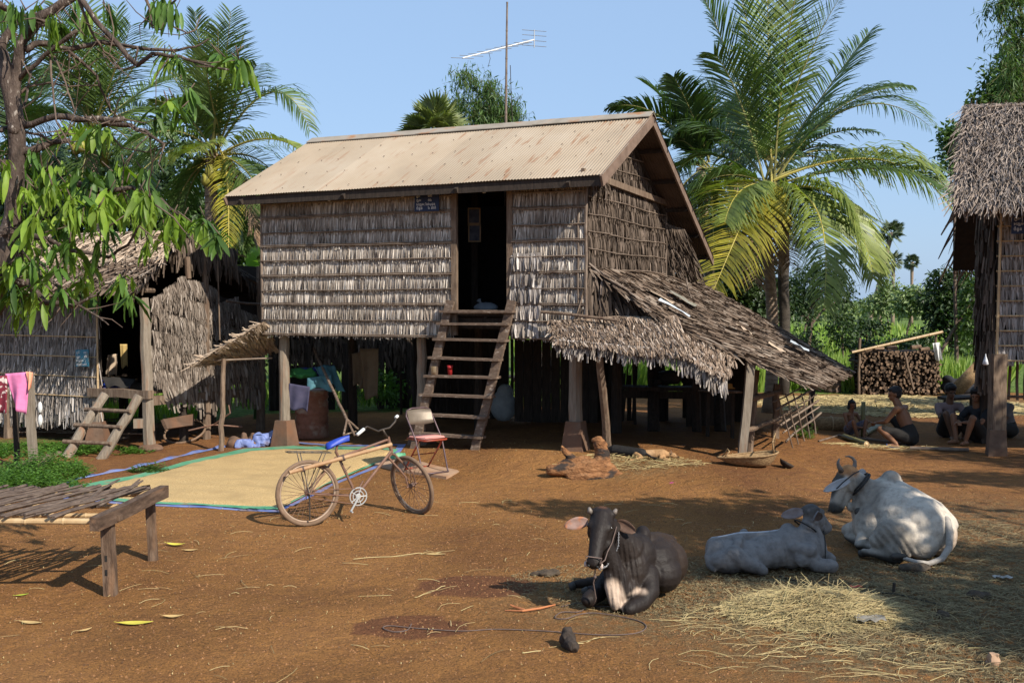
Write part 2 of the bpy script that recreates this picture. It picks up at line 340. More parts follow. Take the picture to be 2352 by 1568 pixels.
def roof_mat():
    m=pm('roof_tin',[(.31,.245,.175),(.37,.29,.205),(.41,.335,.25)],.7,(1,1,1),rough=.7,bump=.1,detail=4,spec=.25)
    nt=m.node_tree; L=nt.links; b=nt.nodes['Principled BSDF']; src=b.inputs['Base Color'].links[0].from_socket
    uv=_n(nt,'ShaderNodeAttribute',attribute_name='Loc'); 
    mp=_n(nt,'ShaderNodeMapping'); mp.inputs['Scale'].default_value=(7,1.1,1); L.new(uv.outputs['Vector'],mp.inputs[0])
    nz=_n(nt,'ShaderNodeTexNoise'); nz.inputs['Scale'].default_value=1.5; nz.inputs['Detail'].default_value=5; nz.inputs['Distortion'].default_value=.4; L.new(mp.outputs[0],nz.inputs['Vector'])
    r1=_n(nt,'ShaderNodeMapRange'); r1.inputs[1].default_value=.575; r1.inputs[2].default_value=.70; L.new(nz.outputs[0],r1.inputs[0])
    sp=_n(nt,'ShaderNodeSeparateXYZ'); L.new(uv.outputs['Vector'],sp.inputs[0])
    r2=_n(nt,'ShaderNodeMapRange'); r2.inputs[1].default_value=0; r2.inputs[2].default_value=6.5; r2.inputs[3].default_value=.25; r2.inputs[4].default_value=1.0; L.new(sp.outputs[0],r2.inputs[0])
    mu=_n(nt,'ShaderNodeMath',operation='MULTIPLY'); L.new(r1.outputs[0],mu.inputs[0]); L.new(r2.outputs[0],mu.inputs[1])
    mx=_n(nt,'ShaderNodeMixRGB'); L.new(mu.outputs[0],mx.inputs[0]); L.new(src,mx.inputs[1]); mx.inputs[2].default_value=(.22,.10,.045,1)
    # sheet laps every 0.8 m: slightly different weathering of each sheet
    mm=_n(nt,'ShaderNodeMath',operation='FLOOR'); dv=_n(nt,'ShaderNodeMath',operation='DIVIDE'); dv.inputs[1].default_value=.8; L.new(sp.outputs[0],dv.inputs[0]); L.new(dv.outputs[0],mm.inputs[0])
    wn=_n(nt,'ShaderNodeTexWhiteNoise',noise_dimensions='1D'); L.new(mm.outputs[0],wn.inputs['W'])
    mr_=_n(nt,'ShaderNodeMapRange'); mr_.inputs[3].default_value=.92; mr_.inputs[4].default_value=1.05; L.new(wn.outputs[0],mr_.inputs[0])
    sc_=_n(nt,'ShaderNodeVectorMath',operation='SCALE'); L.new(mx.outputs[0],sc_.inputs[0]); L.new(mr_.outputs[0],sc_.inputs[3]); L.new(sc_.outputs[0],b.inputs['Base Color'])
    return m
M['roof']=roof_mat()
M['cap']=pm('ridge_cap',[(.26,.22,.17),(.38,.33,.27)],3,bump=.2,grime=((.30,.15,.07),3,.58,.7))
M['fascia']=pm('fascia',[(.13,.085,.06),(.22,.15,.11)],6,(1,1,1),bump=.4)
def H(a,b,z): p=A0+DX*a+DG*b; return V((p.x,p.y,z))
def tin(name,c,parent,pitch=.045,amp=.005,rows=10,mat=None):
    c=[np.array(q,float) for q in c]; Lw=np.linalg.norm(c[1]-c[0]); n=int(Lw/pitch*6)
    a=np.repeat(np.linspace(0,1,n+1),rows+1); b=np.tile(np.linspace(0,1,rows+1),n+1)
    P=bil(c,a,b); N=np.cross(c[1]-c[0],c[3]-c[0]); N/=np.linalg.norm(N); N*=np.sign(N[2])
    off=amp*np.sin(a*Lw/pitch*2*PI)+.004*np.sin(a*23)*np.sin(b*5); P=P+N*off[:,None]
    i,j=np.meshgrid(np.arange(n),np.arange(rows),indexing='ij'); q=(i*(rows+1)+j).ravel()
    mb=MB(); mb.addq(P,np.stack([q,q+rows+1,q+rows+2,q+1],1)); o=mb.build(name,mat or M['roof'],parent,True)
    at=o.data.attributes.new('Loc','FLOAT_VECTOR','POINT'); at.data.foreach_set('vector',np.stack([a*Lw,b*2.2,np.zeros_like(a)],1).ravel())
    return o
house=thing('stilt_house','timber stilt house with tan tin roof, thatch walls and an open doorway','house',H(2.7,1.8,0))
er=D(1385,401,14.25); el=D(514,451,16.84); rr_=D(1501,262,15.99); rl=D(717,321,18.45); br_=D(1640,592,19.47); bl_=br_+(rl-rr_)*1.0
roof=tin('roof',[rl,rr_,er,el],house)
M['tin_dark']=pm('tin_dark',[(.07,.045,.032),(.13,.085,.06)],3,bump=.1); tin('rear_roof',[rl,rr_,br_,bl_],house,mat=M['tin_dark'])  # darker copy of the tin: shade of the underside put into the colour
# ridge cap
mb=MB(); k=14
for t0,t1,dz in ((0,.36,.0),(.35,.70,.006),(.69,1.0,.012)):
    pa=rl.lerp(rr_,t0)+V((0,0,.03+dz)); pb=rr_.lerp(rl,1-t1)+V((0,0,.03+dz)); fd=(er-rr_).normalized(); bd=(br_-rr_).normalized(); w_=.19
    vs=[pa+fd*w_,pb+fd*w_,pb,pa,pb+bd*w_,pa+bd*w_]; vs=vs+[q-V((0,0,.012)) for q in vs]
    mb.add([tuple(q) for q in vs],[(0,1,2,3),(3,2,4,5),(6,9,8,7),(9,11,10,8),(0,6,7,1),(1,7,8,2),(2,8,10,4),(0,3,9,6),(3,5,11,9)])
mb.build('ridge_cap',M['cap'],roof)
# nails on the sheet
mb=MB()
nrm=(rr_-rl).cross(er-rr_).normalized(); nrm=nrm*(1 if nrm.z>0 else -1)
for r_ in (.05,.24,.46,.68,.93):
    for i in range(15):
        t=(i+.3+rnd.uniform(-.25,.25))/15; p=rl.lerp(rr_,t).lerp(el.lerp(er,t),r_)+nrm*.016; mb.ball(p,.012,6,sc=(1,1,.5))
mb.build('roof_nail',M['fascia'],roof); 
for o in kids(roof):
    if o.name.startswith('roof_nail'): o['kind']='stuff'
mb=MB(); mb.beam(el+V((.02,.05,-.075)),er+V((.0,.05,-.075)),.03,.13); mb.build('eave_board',M['wood_dark'],house)
mb=MB(); dn=V((0,0,-.085))+DX*-.02
mb.beam(er+dn,rr_+dn,.03,.15,up=(0,0,1)); mb.beam(rr_+dn,br_+dn,.03,.11); mb.build('rake_board',M['fascia'],house)
mb=MB(); mb.beam(el+dn+DX*.04,rl+dn+DX*.04,.03,.12); mb.build('rake_board',M['fascia'],house)
# purlins and rafters under the rear slope
mb=MB()
for t in (.02,.2,.4,.6,.8,.98): mb.beam(rr_.lerp(br_,t)-V((0,0,.05)),rl.lerp(bl_,t)-V((0,0,.05)),.05,.05)
for t in (.08,.35,.65,.95): mb.beam(rr_.lerp(rl,t)-V((0,0,.11)),br_.lerp(bl_,t)-V((0,0,.11)),.05,.07)
for t in (.08,.35,.65,.95): mb.beam(rr_.lerp(rl,t)-V((0,0,.11)),er.lerp(el,t)-V((0,0,.11)),.05,.07)
mb.build('rafters',M['wood_dark'],house)
mb=MB()
for (x,y) in ((756,455),(925,445),(1112,436)): 
    a_=( (x-1176)/F*A0.y-A0.x)/(.913+.408*(x-1176)/F); p=D(x,y,A0.y-.408*a_-.2); mb.tube([p+V((0,0,.04)),p-V((0,0,.045))],.022,8)
mb.build('eave_peg',M['white'],house)
ZF=2.10; ZB=1.775; ZT=4.02; aD0,aD1,aB=3.378,4.26,5.39
def wallpanel(a0,a1,name,n,mat='thatch_wall',seed=0,rows=10,zt=ZT,zb=ZB):
    mb=MB(); c=[H(a0,0,zt),H(a1,0,zt),H(a1,0,zb),H(a0,0,zb)]
    thatch(mb,c,rows,int(n*1.9),w=.014,over=1.04,lift=.022,rag=.2,skew=.07,flip=1,wander=.05)
    thatch(mb,c,rows,n//2,w=.03,over=1.0,lift=.008,rag=.1,skew=.03,flip=1)
    w_=mb.build(name,M[mat],house)
    mb=MB(); slab(mb,[q+DG*.012 for q in c],.03); mb.build('wall_lining',M['backing'],w_)
    mb=MB()
    for r in range(0,rows+1):
        z=zt-(zt-zb)*r/rows+(0.01 if r<rows else -.005); pts=wobline(H(a0,-.042,z+rnd.uniform(-.01,.01)),H(a1,-.042,z+rnd.uniform(-.01,.01)),int((a1-a0)*4)+1,.006)
        mb.tube(pts,.011,6); 
        if r%2==0: mb.tube([p+V((0,-.004,.022)) for p in pts],.008,5)
    mb.build('bamboo_batten',M['bamboo_old'],w_)
    return w_
wallpanel(0,aD0-.03,'front_wall',420)
wallpanel(aD1+.03,aB,'front_wall',140)
# paler patch of new leaf beside the door
mb=MB(); thatch(mb,[H(4.3,-.03,2.95),H(4.72,-.03,2.95),H(4.72,-.03,2.05),H(4.3,-.03,2.05)],4,30,w=.045,over=1.05,lift=.03,rag=.1,skew=.05)
thatch(mb,[H(4.3,-.03,1.98),H(4.66,-.03,1.98),H(4.66,-.03,1.78),H(4.3,-.03,1.78)],1,18,w=.045,over=1.05,lift=.03,rag=.1,skew=.05)
mb.build('leaf_patch',M['thatch_grey'],house)
# gable wall
S1=(rr_.z-er.z)/1.91
def ztop(b): return min(er.z+(b+.37)*S1, rr_.z-(b-1.50)*.535)-.05
def gab(b0,b1,zt_fn,zb,name,rows,n,mat,aa=aB):
    mb=MB(); zmax=max(zt_fn(b) for b in np.linspace(b0,b1,30)); c=[H(aa,b0,zmax),H(aa,b1,zmax),H(aa,b1,zb),H(aa,b0,zb)]
    def msk(a,b): 
        bb=b0+(b1-b0)*a; z=zmax-(zmax-zb)*b; return np.array([z_<zt_fn(q)+.02 for z_,q in zip(z,bb)])
    thatch(mb,c,rows,int(n*1.6),w=.016,over=1.1,lift=.026,rag=.25,skew=.08,mask=msk); o=mb.build(name,M[mat],house)
    bs=np.linspace(b0,b1,40); poly=[H(aa-.015,b1,zb),H(aa-.015,b0,zb)]+[H(aa-.015,b,zt_fn(b)) for b in bs]
    mb=MB(); vs=poly+[p-DX*.03 for p in poly]; m_=len(poly)
    mb.add([tuple(p) for p in vs],[tuple(range(m_)),tuple(range(2*m_-1,m_-1,-1))]+[(i,i+m_,(i+1)%m_+m_,(i+1)%m_) for i in range(m_)]); mb.build('wall_lining',M['backing'],o)
    mb=MB()
    for r in range(rows+1):
        z=zmax-(zmax-zb)*r/rows; ok=[b for b in np.linspace(b0,b1,24) if z<zt_fn(b)+.02]
        if len(ok)>2: mb.tube([H(aa+.04,b,z+.012*math.sin(b*2+r)+rnd.uniform(-.005,.005)) for b in ok],.009,6)
    mb.build('bamboo_batten',M['bamboo_old'],o); return o
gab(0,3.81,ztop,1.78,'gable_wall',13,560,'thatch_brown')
mb=MB(); mb.beam(H(aB+.06,-.3,4.02),H(aB+.06,3.75,3.93),.05,.09); mb.build('tie_beam',M['wood'],house)
mb=MB(); thatch(mb,[H(aB+.07,-.25,4.0),H(aB+.07,.7,3.98),H(aB+.07,.7,3.72),H(aB+.07,-.25,3.74)],1,60,w=.022,over=.95,lift=.06,rag=.6,skew=.3); 
mb.build('thatch_fringe',M['thatch_brown'],house); mb=MB()
thatch(mb,[H(aB+.02,3.75,3.6),H(aB+.3,4.0,3.5),D(1612,640,19.0),D(1535,625,18.4)],5,70,w=.028,over=1.7,lift=.10,rag=.5,skew=.2)
mb.build('thatch_curtain',M['thatch_brown'],house)
# corner and door posts
mb=MB()
for a_,b_,z0,z1,r in ((aB+.01,-.02,1.77,4.0,.022),(aB+.03,3.82,1.9,3.95,.02),(-.01,-.02,1.76,4.0,.022),(aB-.1,-.035,1.8,4.0,.014)): mb.tube(wobline(H(a_,b_,z0),H(a_,b_,z1),6,.006),r,6)
mb.build('corner_pole',M['bamboo_old'],house)
mb=MB(); 
for a_ in (aD0,aD1): mb.beam(H(a_,-.01,1.80),H(a_,-.01,4.0),.055,.09,up=(.913,-.408,0))
mb.beam(H(aD0-.03,.02,2.135),H(aD1+.03,.02,2.135),.12,.06); mb.beam(H(aD0,.03,3.99),H(aD1,.03,3.99),.05,.06)
mb.build('door_frame',M['wood'],house)
mb=MB(); slab(mb,[H(0,.04,ZF),H(aB-.05,.04,ZF),H(aB-.05,4.6,ZF),H(0,4.6,ZF)],-.03); mb.build('floor_deck',M['wood_dark'],house)
mb=MB()
for b_ in (.12,1.5,2.9,4.4): mb.beam(H(-.02,b_,ZF-.13),H(aB-.05,b_,ZF-.13),.08,.16)
for a_ in np.linspace(.2,5.2,12): mb.beam(H(a_,.06,ZF-.05),H(a_,4.5,ZF-.05),.05,.05)
mb.build('floor_beams',M['wood_dark'],house)
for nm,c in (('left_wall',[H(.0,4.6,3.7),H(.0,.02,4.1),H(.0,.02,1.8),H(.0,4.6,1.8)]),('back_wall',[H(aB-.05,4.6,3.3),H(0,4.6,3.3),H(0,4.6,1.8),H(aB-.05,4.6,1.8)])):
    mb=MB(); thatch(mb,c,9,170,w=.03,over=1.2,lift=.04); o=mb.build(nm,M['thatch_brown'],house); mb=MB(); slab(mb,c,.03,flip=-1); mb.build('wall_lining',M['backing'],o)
for a_,b_,w_,foot in ((.27,.16,.085,1),(2.72,.2,.075,1),(5.2,.12,.095,1),(.3,2.1,.08,0),(2.7,2.2,.08,0),(5.1,2.2,.085,0),(.4,4.2,.08,0),(1.6,4.2,.08,0),(2.8,4.3,.08,0),(4.1,3.4,.07,0),(5.2,4.3,.08,0)):
    p=H(a_,b_,0); z0=float(gz(p.x,p.y)); mb=MB(); mb.tube(wobline(V((p.x,p.y,z0+(.40 if foot else -.02))),V((p.x,p.y,ZF-.2)),6,.008),[w_*1.05,w_*1.04,w_,w_*.98,w_*.98,w_*.96,w_*.95],10)
    o=mb.build('post',M['wood_grey'] if b_<1 else M['wood_dark'],house)
    if foot:
        mb=MB(); mb.box((p.x,p.y,z0+.19),(.33,.33,.44),Matrix.Rotation(-.42,3,'Z'),taper=.66); mb.build('footing',M['concrete'],o)
# interior partition so the doorway reads dark, and things seen in it
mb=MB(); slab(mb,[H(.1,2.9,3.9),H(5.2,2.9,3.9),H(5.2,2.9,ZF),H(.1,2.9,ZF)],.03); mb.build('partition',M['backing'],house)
mb=MB(); p=D(1090,520,17.2); mb.beam((p.x,p.y,ZF),(p.x,p.y,4.3),.1,.1); mb.build('inner_post',M['wood_dark'],house)
M['blue_pic']=pm('blue_pic',[(.05,.07,.14),(.25,.28,.35)],9,bump=0)
for i,(x,y,h) in enumerate(((1089,498,.26),(1090,534,.28))):
    p=D(x,y,17.1); t=thing('picture_frame',('dark portrait frame hung on the post inside the doorway, upper one','pale portrait frame with gilt edge hung below the other inside the doorway')[i],'picture frame',p,0,'framed pictures inside the doorway')
    mb=MB(); mb.box(p,(.17,.012,h-.03)); mb.build('picture',M['blue_pic'],t)
    mb=MB()
    for s in (-1,1): mb.beam(p+V((s*.09,0,-h/2)),p+V((s*.09,0,h/2)),.02,.03); mb.beam(p+V((-.1,0,s*h/2)),p+V((.1,0,s*h/2)),.03,.02)
    mb.build('frame',M['bamboo'],t)
M['sack']=pm('white_sack',[(.22,.23,.25),(.33,.35,.37)],5,bump=.8,bscale=9,bdist=.03)
p=D(1116,708,16.4); mb=MB(); mb.ball((p.x,p.y,ZF+.09),.14,16,sc=(1.35,.8,.6)); mb.tube([(p.x-.07,p.y,ZF+.13),(p.x-.09,p.y-.01,ZF+.18),(p.x-.11,p.y,ZF+.21)],[.035,.02,.04],8)
one('sack',mb,M['sack'],(p.x,p.y,ZF),'pale tied sack lying on the floor inside the main doorway','sack',smooth=True)
# main ladder stair
BR=GG(1084,1059); BL=BR-DX*.97; TR=H(4.33,-.1,2.3); TL=H(3.36,-.1,2.3)
st=thing('wooden_ladder','steep plank ladder leading up to the main house doorway','ladder',(BL+BR)/2)
for a,b in ((BL,TL),(BR,TR)):
    mb=MB(); mb.beam(a-V((0,0,.03)),b,.055,.125,up=(.913,-.408,0),seg=6,wob=.006); mb.build('side_rail',M['wood_step'],st)
for z in (2.14,1.97,1.74,1.475,1.215,.945,.66,.375):
    t=(z-BR.z)/(2.3-BR.z); a=BL.lerp(TL,t); b=BR.lerp(TR,t); dx=(b-a).normalized(); mb=MB()
    mb.beam(a-dx*.10+V((0,0,rnd.uniform(-.008,.008))),b+dx*(.05+rnd.uniform(0,.04))+V((0,0,rnd.uniform(-.008,.008))),.17,.034,seg=5,wob=.003); mb.build('step',M['wood_step'],st)
def on_step(z,s):
    t=(z-BR.z)/(2.3-BR.z); a=BL.lerp(TL,t); b=BR.lerp(TR,t); p=a.lerp(b,s); return V((p.x,p.y-.02,z+.017))
M['tin']=pm('tin_can',[(.45,.35,.22),(.6,.52,.4)],10,rough=.4,metal=.4,bump=.1,grime=((.25,.12,.05),8,.5,.7))
M['red']=pm('red_plastic',[(.35,.02,.02),(.42,.03,.03)],5,rough=.4,bump=.05)
p=on_step(1.215,.03); mb=MB(); mb.lathe(p,[(.001,0),(.042,0),(.042,.12),(.044,.122),(.040,.122),(.038,.01),(.001,.01)],16); one('tin_can',mb,M['tin'],p,'rusty open tin can standing on a ladder step at the left rail','tin can',smooth=True)
p=on_step(1.215,.30)+V((0,.04,0)); mb=MB(); mb.lathe(p,[(.001,0),(.03,0),(.038,.1),(.046,.14),(.042,.14),(.03,.01),(.001,.01)],14); one('red_cup',mb,M['red'],p,'small red plastic cup standing on the ladder step','cup',smooth=True)
# khmer signs
M['sign_dark']=pm('sign_navy',[(.012,.022,.06),(.02,.035,.09)],4,rough=.5,bump=.05)
M['sign_blue']=pm('sign_blue',[(.03,.16,.24),(.07,.26,.36)],5,rough=.6,bump=.1,grime=((.16,.17,.15),9,.5,.65))
M['ink']=pm('white_lettering',[(.6,.62,.62),(.75,.75,.74)],8,bump=0)
def sign(name,label,c,ux,uz,W_,H_,mat,lines,rot=0,th=.012):
    c=V(c);ux=V(ux).normalized();uz=V(uz).normalized(); un=ux.cross(uz).normalized()
    t=thing(name,label,'sign',c,0,None)
    mb=MB(); vs=[c+ux*sx*W_/2+uz*sz*H_/2+un*sy*th/2 for sy in(-1,1) for (sx,sz) in((-1,-1),(1,-1),(1,1),(-1,1))]
    mb.add([tuple(q) for q in vs],[(0,1,2,3),(7,6,5,4),(0,4,5,1),(1,5,6,2),(2,6,7,3),(3,7,4,0)]); mb.build('board',mat,t)
    for (txt,x,y,s) in lines:
        cu=bpy.data.curves.new('lettering','FONT'); cu.body=txt; cu.size=s; cu.offset=s*.012; cu.extrude=.001
        tmp=bpy.data.objects.new('tmp',cu); C.objects.link(tmp); dg=bpy.context.evaluated_depsgraph_get(); me=bpy.data.meshes.new_from_object(tmp.evaluated_get(dg)); bpy.data.objects.remove(tmp)
        Mx=Matrix((ux,uz,un)).transposed().to_4x4(); off=ux*(x-W_/2)+uz*(y-H_/2)+un*(th/2+.003); me.transform(Matrix.Translation(off)@Mx)
        me.materials.clear(); me.materials.append(M['ink']); me.name='lettering'; o=bpy.data.objects.new('lettering',me); C.objects.link(o); o.parent=t
    return t
aS=((987-1176)/F*A0.y-A0.x)/(.913+.408*(987-1176)/F)
zs=D(987,465,A0.y-.408*aS).z
sign('house_sign','navy sign with white Khmer lines under the tin eave beside the door',H(aS,-.075,zs),DX,V((0,0,1)),.40,.27,M['sign_dark'],
 [("ភូមិ",.03,.205,.052),("០២",.22,.205,.052),("ក្រុម",.03,.145,.052),("០៤",.22,.145,.052),("មេក្រុម",.03,.085,.052),(": វ៉ាន់សុផុន",.16,.085,.046),("ចំនួន",.03,.03,.055),("៤ នាក់",.22,.03,.055)])
# ---------------- lean-to kitchen
lt=thing('kitchen_lean_to','low thatched kitchen lean-to against the gable side of the tin-roofed house','lean-to',gp(3.0,15.6))
TLp=D(1350,611,14.88); TRp=D(1583,640,19.6); BRp=D(1937,846,17.6); BLp=D(1850,882,14.45)
M1=D(1518,733,14.5); M2=D(1600,640,19.3).lerp(D(1937,846,17.6),.42)
def quadgrid(p00,p10,p11,p01): return [p00,p10,p11,p01]
lr=MB(); bk=MB()
# two bands of roof so that the near edge sags as in the photo
t_=.42; Rm=TRp.lerp(BRp,.40)+V((0,0,.03)); 
for c,rows,n in (([TLp,TRp,Rm,M1],8,330),([M1,Rm,BRp,BLp],13,330)):
    thatch(lr,c,rows,int(n*1.6),w=.02,over=1.8,lift=.042,rag=.45,skew=.18,wander=.15); thatch(lr,c,rows,n//3,w=.05,over=1.6,lift=.03,rag=.3,skew=.3)
    cc=[q-V((0,0,.02)) for q in c]; slab(bk,cc,.025,flip=1)
# ragged near rake
for a,b in ((TLp,M1),(M1,BLp)):
    for k in range(70):
        t=rnd.random(); p=V(a).lerp(V(b),t)+V((0,0,rnd.uniform(-.03,.02))); d=(V(b)-V(a)).normalized()*rnd.uniform(.7,1)+V((rnd.uniform(-.3,.3),-rnd.uniform(.2,.7),rnd.uniform(-.5,.05))); d.normalize(); L_=rnd.uniform(.08,.24); s=V((.01,.005,.01))
        lr.add([tuple(p-s),tuple(p+s),tuple(p+d*L_+s*.4),tuple(p+d*L_-s*.4)],[(0,1,2,3)])
lro=lr.build('roof',M['thatch_roof'],lt); bk.build('roof_lining',M['backing'],lro)
# poles laid on the roof
mb=MB(); mb.tube(wobline(TLp+V((0,-.02,.05)),M1+V((0,0,.02)),6,.02),.02,6); mb.tube(wobline(M1+V((0,0,.0)),BLp+V((0,0,-.02)),6,.02),.02,6); mb.tube(wobline(D(1350,612,14.9),D(1600,655,19.2),6,.02),.025,6)
mb.tube(wobline(D(1575,640,17.2),D(1592,700,16.8),4,.01),.014,6)
mb.build('roof_pole',M['bamboo_old'],lro)
# front skirt roof
mb=MB(); bk=MB()
sk=[[D(1262,735,14.88),D(1552,724,14.6),D(1575,815,13.95),D(1272,788,14.0)],[D(1512,728,14.6),D(1690,822,14.5),D(1668,872,13.9),D(1550,808,13.93)]]
for c,n,rows in ((sk[0],330,5),(sk[1],110,5)):
    thatch(mb,c,rows+1,int(n*1.5),w=.02,over=1.7,lift=.03,rag=.35,skew=.18,wander=.2); slab(bk,[q+V((0,.03,-.02)) for q in c],.025)
thatch(mb,[sk[0][3]+V((0,.03,.04)),sk[0][2]+V((0,.03,.04)),sk[0][2]-V((0,.03,.2)),sk[0][3]-V((0,.03,.2))],1,230,w=.03,over=.72,lift=.03,rag=.5,skew=.16,mi=1)
thatch(mb,[sk[1][3]+V((0,.03,.04)),sk[1][2]+V((0,.03,.04)),sk[1][2]-V((0,.03,.24)),sk[1][3]-V((0,.03,.24))],1,90,w=.035,over=.8,lift=.03,rag=.5,skew=.15,mi=1)
sko=mb.build('skirt_roof',[M['thatch_skirt'],M['thatch_grey']],lt); bk.build('roof_lining',M['backing'],sko)
# side thatch under the rake
mb=MB(); c=[D(1350,628,14.83),D(1470,688,14.86),D(1520,745,14.8),D(1347,728,14.83)]; thatch(mb,c,2,60,w=.035,over=1.6,lift=.05,rag=.5,skew=.25); slab(mb,[q+V((0,.03,0)) for q in c],.02,mi=1); mb.build('side_thatch',[M['thatch_brown'],M['backing']],lt)
# loose stick on the wall
mb=MB(); mb.tube(wobline(D(1243,716,14.9),D(1420,735,14.4),5,.01),.022,7); mb.build('roof_pole',M['wood'],lt)
def post(px0,py0,px1,py1,Y=None,r=.05,name='post',par=lt,m='wood_grey',dz=-.03,n=8,box=False,w2=None):
    a=GG(px0,py0); Y=Y or a.y; b=D(px1,py1,Y); mb=MB()
    if box: mb.beam(a+V((0,0,dz)),b,r*2,r*1.6,seg=5,wob=.008)
    else: mb.tube(wobline(a+V((0,0,dz)),b,6,.012),[r*1.1,r*1.05,r,r*.95,r*1.0,r*.92,r*.9],n)
    return mb.build(name,M[m],par)
post(1397,1040,1376,815,14.0,.055,m='wood'); post(1703,1058,1724,832,None,.055,box=True); post(1721,1040,1738,850,None,.045,m='wood')
post(1782,1005,1784,880,None,.06,m='wood'); post(1500,990,1500,800,18.2,.09,m='wood_dark'); post(1655,990,1650,800,18.5,.09,m='wood_dark'); post(1600,990,1600,800,16.4,.07,m='wood_dark'); post(1858,980,1870,850,None,.05,m='wood_dark')
for a,b,r in ((D(1713,918,14.6),D(1792,899,16.2),.045),(D(1713,988,14.6),D(1790,962,16.2),.035),(D(1790,962,16.2),D(1850,930,16.8),.02)):
    mb=MB(); bamboo_pole(mb,a,b,r,nodes=3) if r>.04 else mb.tube(wobline(a,b,4,.015),r,7); mb.build('rail',M['wood'],lt)
# back shelf with dark rail, benches
mb=MB(); mb.beam(D(1430,890,17.6),D(1600,892,18.0),.5,.06); mb.beam(D(1430,905,17.6),D(1600,908,18.0),.05,.12)
for x in (1445,1530,1590): q=GG(x,965); mb.beam((q.x,q.y,q.z),(q.x,q.y,1.0),.07)
mb.build('back_shelf',M['wood_dark'],lt)
# lattice
lat=thing('bamboo_lattice','leaning lattice of thin bamboo sticks at the kitchen lean-to corner','lattice panel',GG(1838,1015))
c=[D(1778,912,15.4),D(1846,888,16.2),D(1868,958,16.0),D(1832,1018,15.55)]; mb=MB()
c=[D(1786,905,15.3),D(1858,900,16.3),D(1874,985,16.2),D(1820,1015,15.6)]
for i in range(5):
    t=i/4; a=c[0].lerp(c[1],t); b=c[3].lerp(c[2],t)-V((0,0,.08)); mb.tube(wobline(a,b,4,.01),.011,6)
for i in range(6):
    t=(i+.4)/6; a=c[0].lerp(c[3],t)-V((.08,0,.06)); b=c[1].lerp(c[2],t-.25)+V((.12,.05,.05)); mb.tube(wobline(a,b,4,.012),.017 if i%2 else .011,6)
mb.build('sticks',M['bamboo_old'],lat)
# ---------------- left awning flap
aw=thing('thatch_flap','propped thatch flap panel beside the left corner of the main house','awning',GG(507,1035))
c=[D(607,738,16.75),D(436,842,16.3),D(505,832,17.6),D(632,800,17.7)]
mb=MB(); thatch(mb,[c[1],c[0],c[3],c[2]],5,130,w=.04,over=1.5,lift=.02,rag=.3,skew=.15,flip=-1)
thatch(mb,[c[1],c[0],c[3],c[2]],5,90,w=.04,over=1.4,lift=.03,rag=.3,skew=.15,flip=1)
for k in range(120):
    p=c[0].lerp(c[1],rnd.random()); d=V((rnd.uniform(-1,-.2),rnd.uniform(-.7,.1),rnd.uniform(-.8,.4))).normalized()*rnd.uniform(.05,.2); s=V((.005,.01,.01)); mb.add([tuple(p-s),tuple(p+s),tuple(p+d+s*.4),tuple(p+d-s*.4)],[(0,1,2,3)])
mb.build('thatch',M['thatch_tan'],aw)
mb=MB()
for t in (.15,.4,.65,.9): mb.tube([c[0].lerp(c[1],t)-V((0,.03,.03)),c[3].lerp(c[2],t)-V((0,.03,.03))],.012,6)
mb.tube([D(480,828,16.7),D(625,822,17.2)],.014,6); mb.build('ribs',M['bamboo_old'],aw)
a=GG(507,1035); b=D(514,825,16.75); mb=MB(); mb.tube(wobline(a-V((0,0,.03)),b,7,.014),[.045,.042,.042,.04,.038,.038,.036,.036],8); mb.build('prop_pole',M['wood'],aw)
# ---------------- left hut
P2=GG(343,1033); Cx=V((P2.x,P2.y,0))
def H2(a,b,z): p=Cx-DX*a+DG*b; return V((p.x,p.y,z))   # a runs to the left
hut=thing('thatched_hut','small thatched hut on low posts with an open doorway behind the mango tree','hut',H2(1.5,1.2,0))
zb2,zt2=D(120,958,17.2).z,3.0
mb=MB(); c=[H2(5.5,0,2.35),H2(1.0,0,2.35),H2(1.0,0,zb2),H2(5.5,0,zb2+.05)]
thatch(mb,c,6,1150,w=.017,over=1.3,lift=.045,rag=.35,skew=.12,amin=.3,wander=.08); thatch(mb,c,6,150,w=.03,over=1.2,lift=.05,amax=.3)
w2=mb.build('front_wall',M['thatch_grey'],hut); mb=MB(); slab(mb,[H2(5.5,0.02,2.4),H2(1.0,.02,2.4),H2(1.0,.02,zb2+.18),H2(5.5,.02,zb2+.18)],.03); mb.build('wall_lining',M['backing'],w2)
mb=MB()
for r in range(2,6): z=2.35-(2.35-zb2)*r/6+.02; bamboo_pole(mb,H2(3.4 if r!=5 else 2.6,-.055,z),H2(.98,-.055,z-.01),.013,nodes=7,n=6)
bamboo_pole(mb,H2(.98,-.06,zb2+.3),H2(.98,-.06,2.3),.018,nodes=5,n=6)
mb.build('bamboo_batten',M['bamboo'],w2)
# its gable end
def zt2f(b):
    xs=[0,.25,.75,1.05,1.35,1.75,2.9]; zs=[D(338,690,16.6).z,2.42,2.70,2.68,2.66,2.42,2.28]; return float(np.interp(b,xs,zs))
zmax=2.75; zl=1.0; mb=MB(); c=[H2(0,.06,zmax),H2(0,2.9,zmax),H2(0,2.9,zl),H2(0,.06,zl)]
def msk(a,b): return np.array([zmax-(zmax-zl)*q<zt2f(.06+2.84*p) for p,q in zip(a,b)])
thatch(mb,c,8,700,w=.016,over=1.25,lift=.04,rag=.35,skew=.2,mask=msk,wander=.4)
thatch(mb,[H2(-.01,.12,1.16),H2(-.01,.9,1.18),H2(-.01,.9,.9),H2(-.01,.12,.95)],1,50,w=.03,over=.9,lift=.03,rag=.4)
thatch(mb,[H2(-.03,.25,.98),H2(-.03,1.0,.99),H2(-.03,1.05,.62),H2(-.03,.35,.6)],1,42,w=.045,over=1.0,lift=.03,rag=.25,skew=.1)
